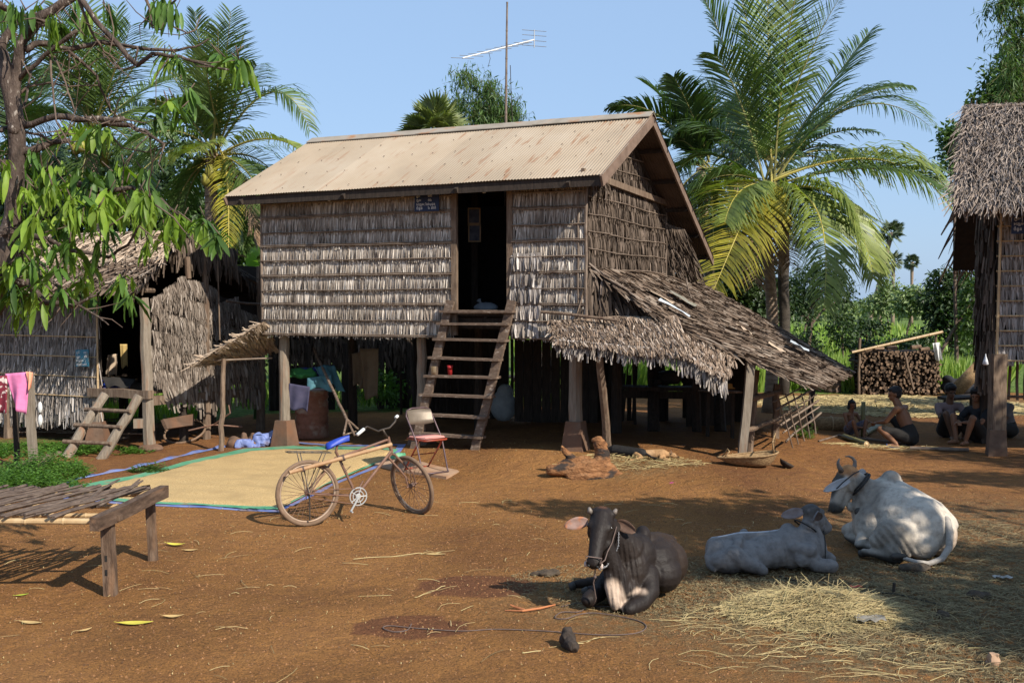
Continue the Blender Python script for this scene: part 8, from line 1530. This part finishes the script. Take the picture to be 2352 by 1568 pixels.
# rope on the ground
def groundrope(name,label,pl,r,mat='rope'):
    ps=[GG(x,y,.008) for x,y in pl]; d=[]
    for i in range(len(ps)-1):
        p0,p1,p2,p3=ps[max(i-1,0)],ps[i],ps[i+1],ps[min(i+2,len(ps)-1)]
        for k in range(5): t=k/5; d.append(.5*((2*p1)+(p2-p0)*t+(2*p0-5*p1+4*p2-p3)*t*t+(3*p1-p0-3*p2+p3)*t**3))
    d.append(ps[-1]); mb=MB(); mb.tube(d,r,5); return one(name,mb,M[mat],ps[0],label,'rope')
groundrope('tether_rope','long thin tether rope snaking over the dirt in front of the black cow',[(945,1432),(935,1446),(905,1450),(880,1442),(895,1436),(960,1442),(1060,1448),(1140,1444),(1250,1448),(1380,1457),(1455,1454),(1482,1443),(1478,1430),(1440,1418),(1370,1407),(1330,1410),(1300,1420),(1275,1418),(1290,1405),(1330,1404),(1345,1392),(1330,1384),(1290,1392)],.0045)
groundrope('tether_rope','short rope running from the black cow to the orange root',[(1450,1390),(1410,1392),(1370,1391),(1345,1390)],.0045)
groundrope('tether_rope','dark rope lying behind the foreground straw heap by the stake',[(1790,1322),(1850,1338),(1910,1352),(1980,1358),(2052,1362),(2110,1375),(2160,1388)],.007,'black')
M['root']=pm('orange_root',[(.38,.13,.05),(.48,.19,.08)],9,bump=.3); mb=MB(); mb.tube([GG(1160,1401,.01),GG(1200,1402,.02),GG(1240,1396,.02),GG(1275,1388,.015)],[.004,.008,.009,.006],6); mb.tube([GG(1205,1400,.015),GG(1180,1392,.02),GG(1172,1388,.03)],[.010,.008,.005],6); one('root',mb,M['root'],GG(1200,1400),'forked orange root tied to the tether rope','root')
# basket and shell
g=GG(1742,1072); bs_=thing('basket','tipped woven wicker scoop basket with handle at the foot of the lean-to post','basket',g)
M['wicker']=pm('wicker',[(.16,.09,.04),(.42,.28,.14)],26,(1,1,2),bump=.9,bscale=60)
mb=MB(); n=22; rows=9; vs=[]
for j in range(rows+1):
    t=j/rows
    for i in range(n): a=2*PI*i/n; rx=.12+.20*t**.6; ry=(.08+.12*t**.6)*(1 if math.cos(a)>0 else 1-.65*math.cos(a)**2); x=math.cos(a)*rx*(1.7 if math.cos(a)<0 else .8); vs.append((g.x+x,g.y+math.sin(a)*ry,g.z+.015+.15*t**1.2*(1+.25*math.cos(a))+.004*math.sin(i*PI+j*PI)))
k=len(vs); vs+=[(x,y,z+.012) for x,y,z in vs]; 
f=[(j*n+i,j*n+(i+1)%n,(j+1)*n+(i+1)%n,(j+1)*n+i) for j in range(rows) for i in range(n)]; mb.add(vs,f+[tuple(q+k for q in reversed(ff)) for ff in f]+[tuple(range(n-1,-1,-1))]); mb.build('bowl',M['wicker'],bs_,True)
rim=[V(vs[rows*n+i]) for i in range(n)]; mb=MB(); mb.tube(rim+[rim[0]],.014,6); mb.build('rim',M['wicker'],bs_,True)
mb=MB(); mb.tube([rim[2],rim[2]+V((.02,0,.14)),rim[0]+V((-.04,.0,.24)),rim[n-3]+V((-.02,0,.16)),rim[n-3]],.012,6); mb.build('handle',M['wicker'],bs_,True); mb=MB(); mb.tube([rim[9],rim[9]+V((.06,.0,.10)),rim[13]+V((.06,0,.08)),rim[13]],.011,6); mb.build('handle',M['wicker'],bs_,True)
g=GG(1802,1074); mb=MB(); mb.lathe(g+V((0,0,.01)),[(.001,0),(.06,.01),(.095,.045),(.105,.075),(.098,.075),(.085,.045),(.05,.018),(.001,.012)],16,ax=Matrix.Rotation(.5,3,'Y')); one('coconut_shell',mb,M['wood_dark'],g,'half coconut shell lying open beside the wicker basket','shell',smooth=True)
# ---------------- firewood stack
fw=thing('firewood_stack','square stack of split firewood between poles behind the seated people','firewood',GG(2060,905)); g0=D(1972,905,26.3); g1=D(2148,905,26.6); zt_=1.48; zb_=.0
M['cut_end']=pm('cut_wood_end',[(.07,.04,.025),(.24,.16,.10)],12,bump=.3,island=.7); M['log_bark']=pm('log_bark',[(.03,.02,.015),(.07,.045,.03)],8,bump=.5,island=.4)
r=random.Random(4); cnt=0; cells=[]
nx_,nz_=30,22
for j in range(nz_):
    for i in range(nx_): cells.append(((i+.5+(.5 if j%2 else 0)+r.uniform(-.25,.25))/(nx_+.5),(j+.5+r.uniform(-.25,.25))/nz_))
xs0,xs1=g0.x,g1.x; zTop=D(2060,806,26.4).z; grp=[]
rest=MB(); Mx=[]
order=sorted(cells,key=lambda c:-c[1])
for n_,(u,v) in enumerate(order):
    x=xs0+(xs1-xs0)*u; z=.02+zTop*v*.98; rad=r.uniform(.016,.042); yy=26.25+r.uniform(-.10,.12); sides=r.choice([5,6,7]); a0=V((x,yy,z)); a1=V((x+r.uniform(-.03,.03),yy+.8,z))
    mb=MB() if n_<99 else rest
    k0=mb.n; mb.tube([a0,a1],[rad,rad*.95],sides,0,True)
    mb.m[-2]=1
    if n_<99: mb.build('log',[M['log_bark'],M['cut_end']],fw)
o=rest.build('log',[M['log_bark'],M['cut_end']],fw); o['kind']='stuff'
mb=MB(); slab(mb,[V((xs0,26.6,zTop*.95)),V((xs1,26.6,zTop*.95)),V((xs1,26.6,0)),V((xs0,26.6,0))],.3); mb.build('core',M['backing'],fw)
for (a,b,r_) in ((D(1973,905,26.2),D(1974,775,26.2),.035),(D(2143,905,26.3),D(2150,760,26.3),.03),(D(2098,895,26.0),D(2078,808,26.1),.03)): mb=MB(); mb.tube(wobline(a,b,5,.012),r_,7); mb.build('stake',M['wood'],fw)
mb=MB(); bamboo_pole(mb,D(1957,809,26.1),D(2165,762,26.2),.03,.035,nodes=7); one('bamboo_pole',mb,M['bamboo'],D(1957,809,26.1),'slanting orange bamboo pole resting over the firewood stack','pole')
for i,(x,y) in enumerate(((2050,800),(2105,798),(2020,803),(1998,804),(2125,803))): mb=MB(); p=D(x,y,26.3); mb.tube([p-V((.13,0,0)),p+V((.13,.1,.02))],.05,7); mb.build('log',[M['cut_end']],fw)
drape('cloth_bag','white cloth bag hanging from the pole at the firewood stack',D(2142,788,26.1),D(2158,786,26.1),D(2164,828,26.1),D(2150,826,26.1),'white',fold=.04,cat='bag')
g=GG(1912,901); mb=MB(); pr=[(.001,0),(.20,0)]+[(.205+.010*math.sin(k*1.3),.02+k*.028) for k in range(17)]+[(.21,.52),(.19,.525),(.001,.50)]; mb.lathe(g,pr,22); M['barrel']=pm('dark_barrel',[(.09,.06,.045),(.17,.11,.08)],5,bump=.3); one('rusty_barrel',mb,M['barrel'],g,'dark rusty barrel standing at the grass edge behind the lean-to','barrel',smooth=True)
# cut bamboo around the squatting man
def bstick(px0,py0,px1,py1,r,mat,label,name='bamboo_segment',grp='cut bamboo pieces by the squatting man',dz=0):
    a=GG(px0,py0)+V((0,0,r+dz)); b=GG(px1,py1)+V((0,0,r)); mb=MB(); mb.tube([a,a.lerp(b,.03),a.lerp(b,.48),a.lerp(b,.5),a.lerp(b,.52),b],[r,r,r*.97,r*1.08,r*.97,r],10,0,False); mb.tube([b,b-(b-a)*.02],[r*.75,r*.75],8,1); mb.torus(tuple(b),r*.87,r*.13,((b-a).normalized().cross(V((0,0,1))),(b-a).normalized().cross(V((0,0,1))).cross((b-a).normalized())),12,5,1); one(name,mb,[M[mat],M['bamboo']],a,label,'bamboo',grp,smooth=True)
bstick(1938,1008,1990,1026,.045,'bamboo_green','thick green bamboo piece pointing at the camera, left of the squatting man'); bstick(2025,978,1987,1002,.05,'bamboo_green','green bamboo tube with pale cut end between the child and the man')
bstick(1925,1002,2080,1022,.02,'bamboo_old','long brown bamboo stick lying left of the squatting man'); bstick(2225,1037,2090,1033,.03,'bamboo_old','long dark bamboo stick lying under the squatting man sandals'); bstick(1880,1015,1930,1000,.014,'bamboo_old','short curved brown stick near the lattice plant')
g=GG(1982,1008); mb=MB(); mb.tube([g,g+V((0,0,.30)),g+V((0,0,.62))],[.035,.036,.034],10); one('bamboo_segment',mb,M['bamboo_green'],g,'upright green bamboo length held by the small child','bamboo','cut bamboo pieces by the squatting man',smooth=True)
bk2=thing('wicker_fish_trap','round brown basket lying on its side left of the small child','basket',GG(1912,992)); g=GG(1912,992)+V((0,.25,.11)); mb=MB(); mb.tube([g+V((-.30,.05,0)),g+V((-.1,0,0)),g+V((.25,0,.0))],[.12,.13,.12],14); mb.build('body',M['wicker'],bk2,True)
mb=MB(); mb.torus(tuple(g+V((-.3,.05,0))),.12,.014,((0,1,0),(0,0,1)),16,5); mb.torus(tuple(g+V((.05,.0,0))),.13,.012,((0,1,0),(0,0,1)),16,5); mb.build('hoop',M['bamboo'],bk2,True)
st2=thing('low_table','low dark bench behind the seated people','bench',GG(2200,960)); a,b=D(2165,915,19.6),D(2240,910,19.6); mb=MB(); mb.beam(a,b,.5,.05); mb.build('top',M['wood_dark'],st2)
for x in (2172,2232): p=D(x,915,19.6); mb=MB(); mb.beam((p.x,p.y,.0),(p.x,p.y,p.z),.06); mb.build('leg',M['wood_dark'],st2)
mb=MB(); p=D(2228,868,24.0); mb.tube([p-V((.32,0,.3)),p+V((.22,0,.26))],[.16,.16],12); one('trap_basket',mb,M['wicker'],p,'cylindrical basket leaning behind the seated people near the raised hut','basket',smooth=True)
g=GG(2200,908); me=blob([('e',(0,0,.2),(.42,.3,.22)),('e',(-.25,0,.40),(.13,.2,.10)),('e',(.24,0,.38),(.16,.2,.12))],.03,3); o=meshobj('covered_load',me,M['c_black'],None,g); tag(o,'dark sheet-covered load standing right of the firewood stack','bundle')
# plastic bag on the hut corner
M['bag']=pm('white_bag',[(.55,.56,.58),(.7,.7,.72)],8,rough=.3,bump=.5,bscale=14,bdist=.02); p=D(2264,812,15.75); mb=MB(); mb.tube([p,p-V((0,0,.04)),p-V((0,0,.10)),p-V((0,0,.15)),p-V((0,0,.17))],[.005,.014,.042,.058,.03],10,flat=.7); one('plastic_bag',mb,M['bag'],p,'small white tied plastic bag hanging at the corner of the raised hut','bag',smooth=True)
# ---------------- laundry at the left
ln=thing('laundry_rack','rough post and rail frame for laundry at the left edge','rack',GG(75,1075)); Yl=13.2
a=GG(78,1085); mb=MB(); mb.beam(a-V((0,0,.03)),D(66,858,a.y),.10,.08,up=(0,1,0),seg=5,wob=.006); mb.build('post',M['wood_grey'],ln); b=GG(40,1070); mb=MB(); mb.tube(wobline(b,D(32,900,b.y),5,.01),.04,7); mb.build('post',M['wood_dark'],ln)
mb=MB(); q0=D(-80,880,a.y); mb.tube([q0,D(72,862,a.y)],.025,7); mb.build('rail',M['wood'],ln)
M['c_pink']=cloth('pink_cloth',(.66,.16,.34),(.74,.24,.44)); M['c_peach']=cloth('peach_cloth',(.72,.30,.17),(.8,.38,.24)); M['c_batik']=pm('batik',[(.16,.02,.035),(.28,.03,.05)],6,rough=.9,bump=.3,grime=((.6,.5,.45),14,.56,.60))
yl=a.y-.05
drape('laundry','bright pink garment hanging on the laundry rail',D(12,858,yl),D(68,854,yl-.03),D(57,958,yl-.1),D(30,925,yl-.06),'c_pink',fold=.035,freq=7,cat='garment',group='laundry hung on the rail'); drape('laundry','peach orange cloth hanging over the laundry post',D(60,853,yl-.06),D(76,855,yl-.06),D(72,893,yl-.08),D(65,893,yl-.08),'c_peach',fold=.02,cat='garment',group='laundry hung on the rail')
drape('laundry','dark red patterned cloth hanging at the far left edge',D(-60,866,yl),D(16,862,yl-.02),D(18,950,yl-.04),D(-60,965,yl),'c_batik',fold=.03,cat='garment',group='laundry hung on the rail')
drape('laundry','pale teal cloth hung low behind the laundry at the left edge',D(14,838,yl+3.6),D(36,832,yl+3.6),D(34,858,yl+3.6),D(16,858,yl+3.6),'c_teal',fold=.03,cat='garment',group='laundry hung on the rail')
mb=MB(); p=D(95,945,a.y-.06)
for dz in (0,.17): q_=D(92,935,a.y-.05)-V((0,0,dz)); mb.ball(tuple(q_),.04,10,sc=(.8,.4,1.9))
one('slippers',mb,M['white'],p,'pair of pale slippers tucked on the laundry post','slippers',smooth=True)
# tilted planks behind the weeds
mb=MB(); 
for k in range(7): a=GG(20+k*14,1098-k*4)+V((0,0,.03)); mb.beam(a-V((.05,.0,0)),a+V((.10,.25,.16)),.085,.015)
one('plank_heap',mb,M['wood'],GG(50,1090),'heap of short tilted boards among the weeds under the laundry','boards')
# sandals on the dirt
for i,(x,y) in enumerate(((160,1068),(176,1066))): g=GG(x,y); mb=MB(); mb.ball(g+V((0,0,.01)),.06,10,sc=(1.6,.7,.16)); mb.tube([g+V((.02,-.035,.015)),g+V((.0,0,.05)),g+V((.02,.035,.015))],.006,5); one('flip_flop',mb,M['black'],g,('black flip-flop on the dirt in front of the log ladder, left of the pair','black flip-flop on the dirt in front of the log ladder, right of the pair')[i],'sandal',smooth=True)
# things under the small hut
bw=thing('bicycle','dusty bicycle lying in shade under the small hut','bicycle',GG(420,1015)); c=GG(412,1018)+V((0,.3,.16)); mb=MB(); mb.torus(tuple(c),.31,.02,((1,.1,.0),(.1,.75,.45)),40,7); mb.build('tyre',M['tyre'],bw,True); mb=MB(); mb.tube([c,c+V((.45,.1,.10)),c+V((.9,.2,.05))],.014,6); mb.tube([c+V((.45,.1,.1)),c+V((.75,.0,.30)),c+V((.7,.1,.42))],.012,6); mb.build('frame',M['rust'],bw)
M['blue_crate']=pm('blue_crate',[(.01,.03,.22),(.02,.05,.32)],6,rough=.4,bump=.1)
cr_=thing('plastic_crate','blue plastic crate on the floor inside the small hut doorway','crate',D(262,905,17.4)); p=D(262,905,17.4); mb=MB(); 
for z in (0,.07,.14,.21): 
    for s in (-1,1): mb.beam(p+V((-.2,s*.13,z)),p+V((.2,s*.13,z)),.012,.03); mb.beam(p+V((s*.2,-.13,z)),p+V((s*.2,.13,z)),.012,.03)
for k in range(7):
    for s in (-1,1): q_=p+V((-.2+k*.4/6,s*.13,0)); mb.beam(q_,q_+V((0,0,.22)),.02,.012)
mb.box(p+V((0,0,-.005)),(.4,.26,.012)); mb.build('body',M['blue_crate'],cr_)
drape('hammock','dark net hammock slung inside the small hut doorway',D(232,865,17.2),D(312,870,17.2),D(300,890,17.0),D(245,888,17.0),'c_dark',fold=.02,cat='hammock',hemz=.0)
M['gold']=pm('gold_matting',[(.45,.30,.10),(.6,.44,.18)],20,(1,1,3),bump=.4); drape('reed_mat','golden reed mat strip hanging inside the small hut',D(276,790,17.9),D(292,790,17.9),D(294,843,17.9),D(278,843,17.9),'gold',fold=.01,cat='mat'); drape('garment','tan cloth hanging inside the small hut left of the reed mat',D(248,815,18.0),D(270,812,18.0),D(270,865,18.0),D(240,860,18.0),'card',fold=.03,cat='garment')
g=H2(.8,.25,.88); 
mb=MB(); rr2=random.Random(3)
for k in range(40): a=H2(1.3+rr2.random()*2.8,.3+rr2.random()*1.6,.04+rr2.random()*.12); mb.tube([a,a+V((rr2.uniform(-1,1)*.9,rr2.uniform(-.2,.2),rr2.uniform(-.03,.05)))],.012,5)
for k in range(7): a=GG(195,1015)+V((rr2.uniform(-.3,0),rr2.uniform(0,.2),.02+.02*k)); mb.tube(wobline(a,a+V((.75,.1,0)),4,.03),.014,5)
one('stick_pile',mb,M['wood'],H2(2,1,0),'loose brushwood sticks piled under the small hut','sticks',kind='stuff')
p=H2(-.1,.0,.0); mb=MB(); q_=D(318,972,16.3); mb.box(q_,(.14,.16,.13),Matrix.Rotation(.3,3,'Z')); mb.build('beam_end',M['wood_grey'],hut)
mb=MB(); q_=D(405,965,16.9); slab(mb,[D(375,962,16.5),D(445,950,17.4),D(447,975,17.4),D(385,984,16.5)],.05); one('trough',mb,M['concrete'],q_,'shallow clay trough slung under the gable of the small hut','trough')
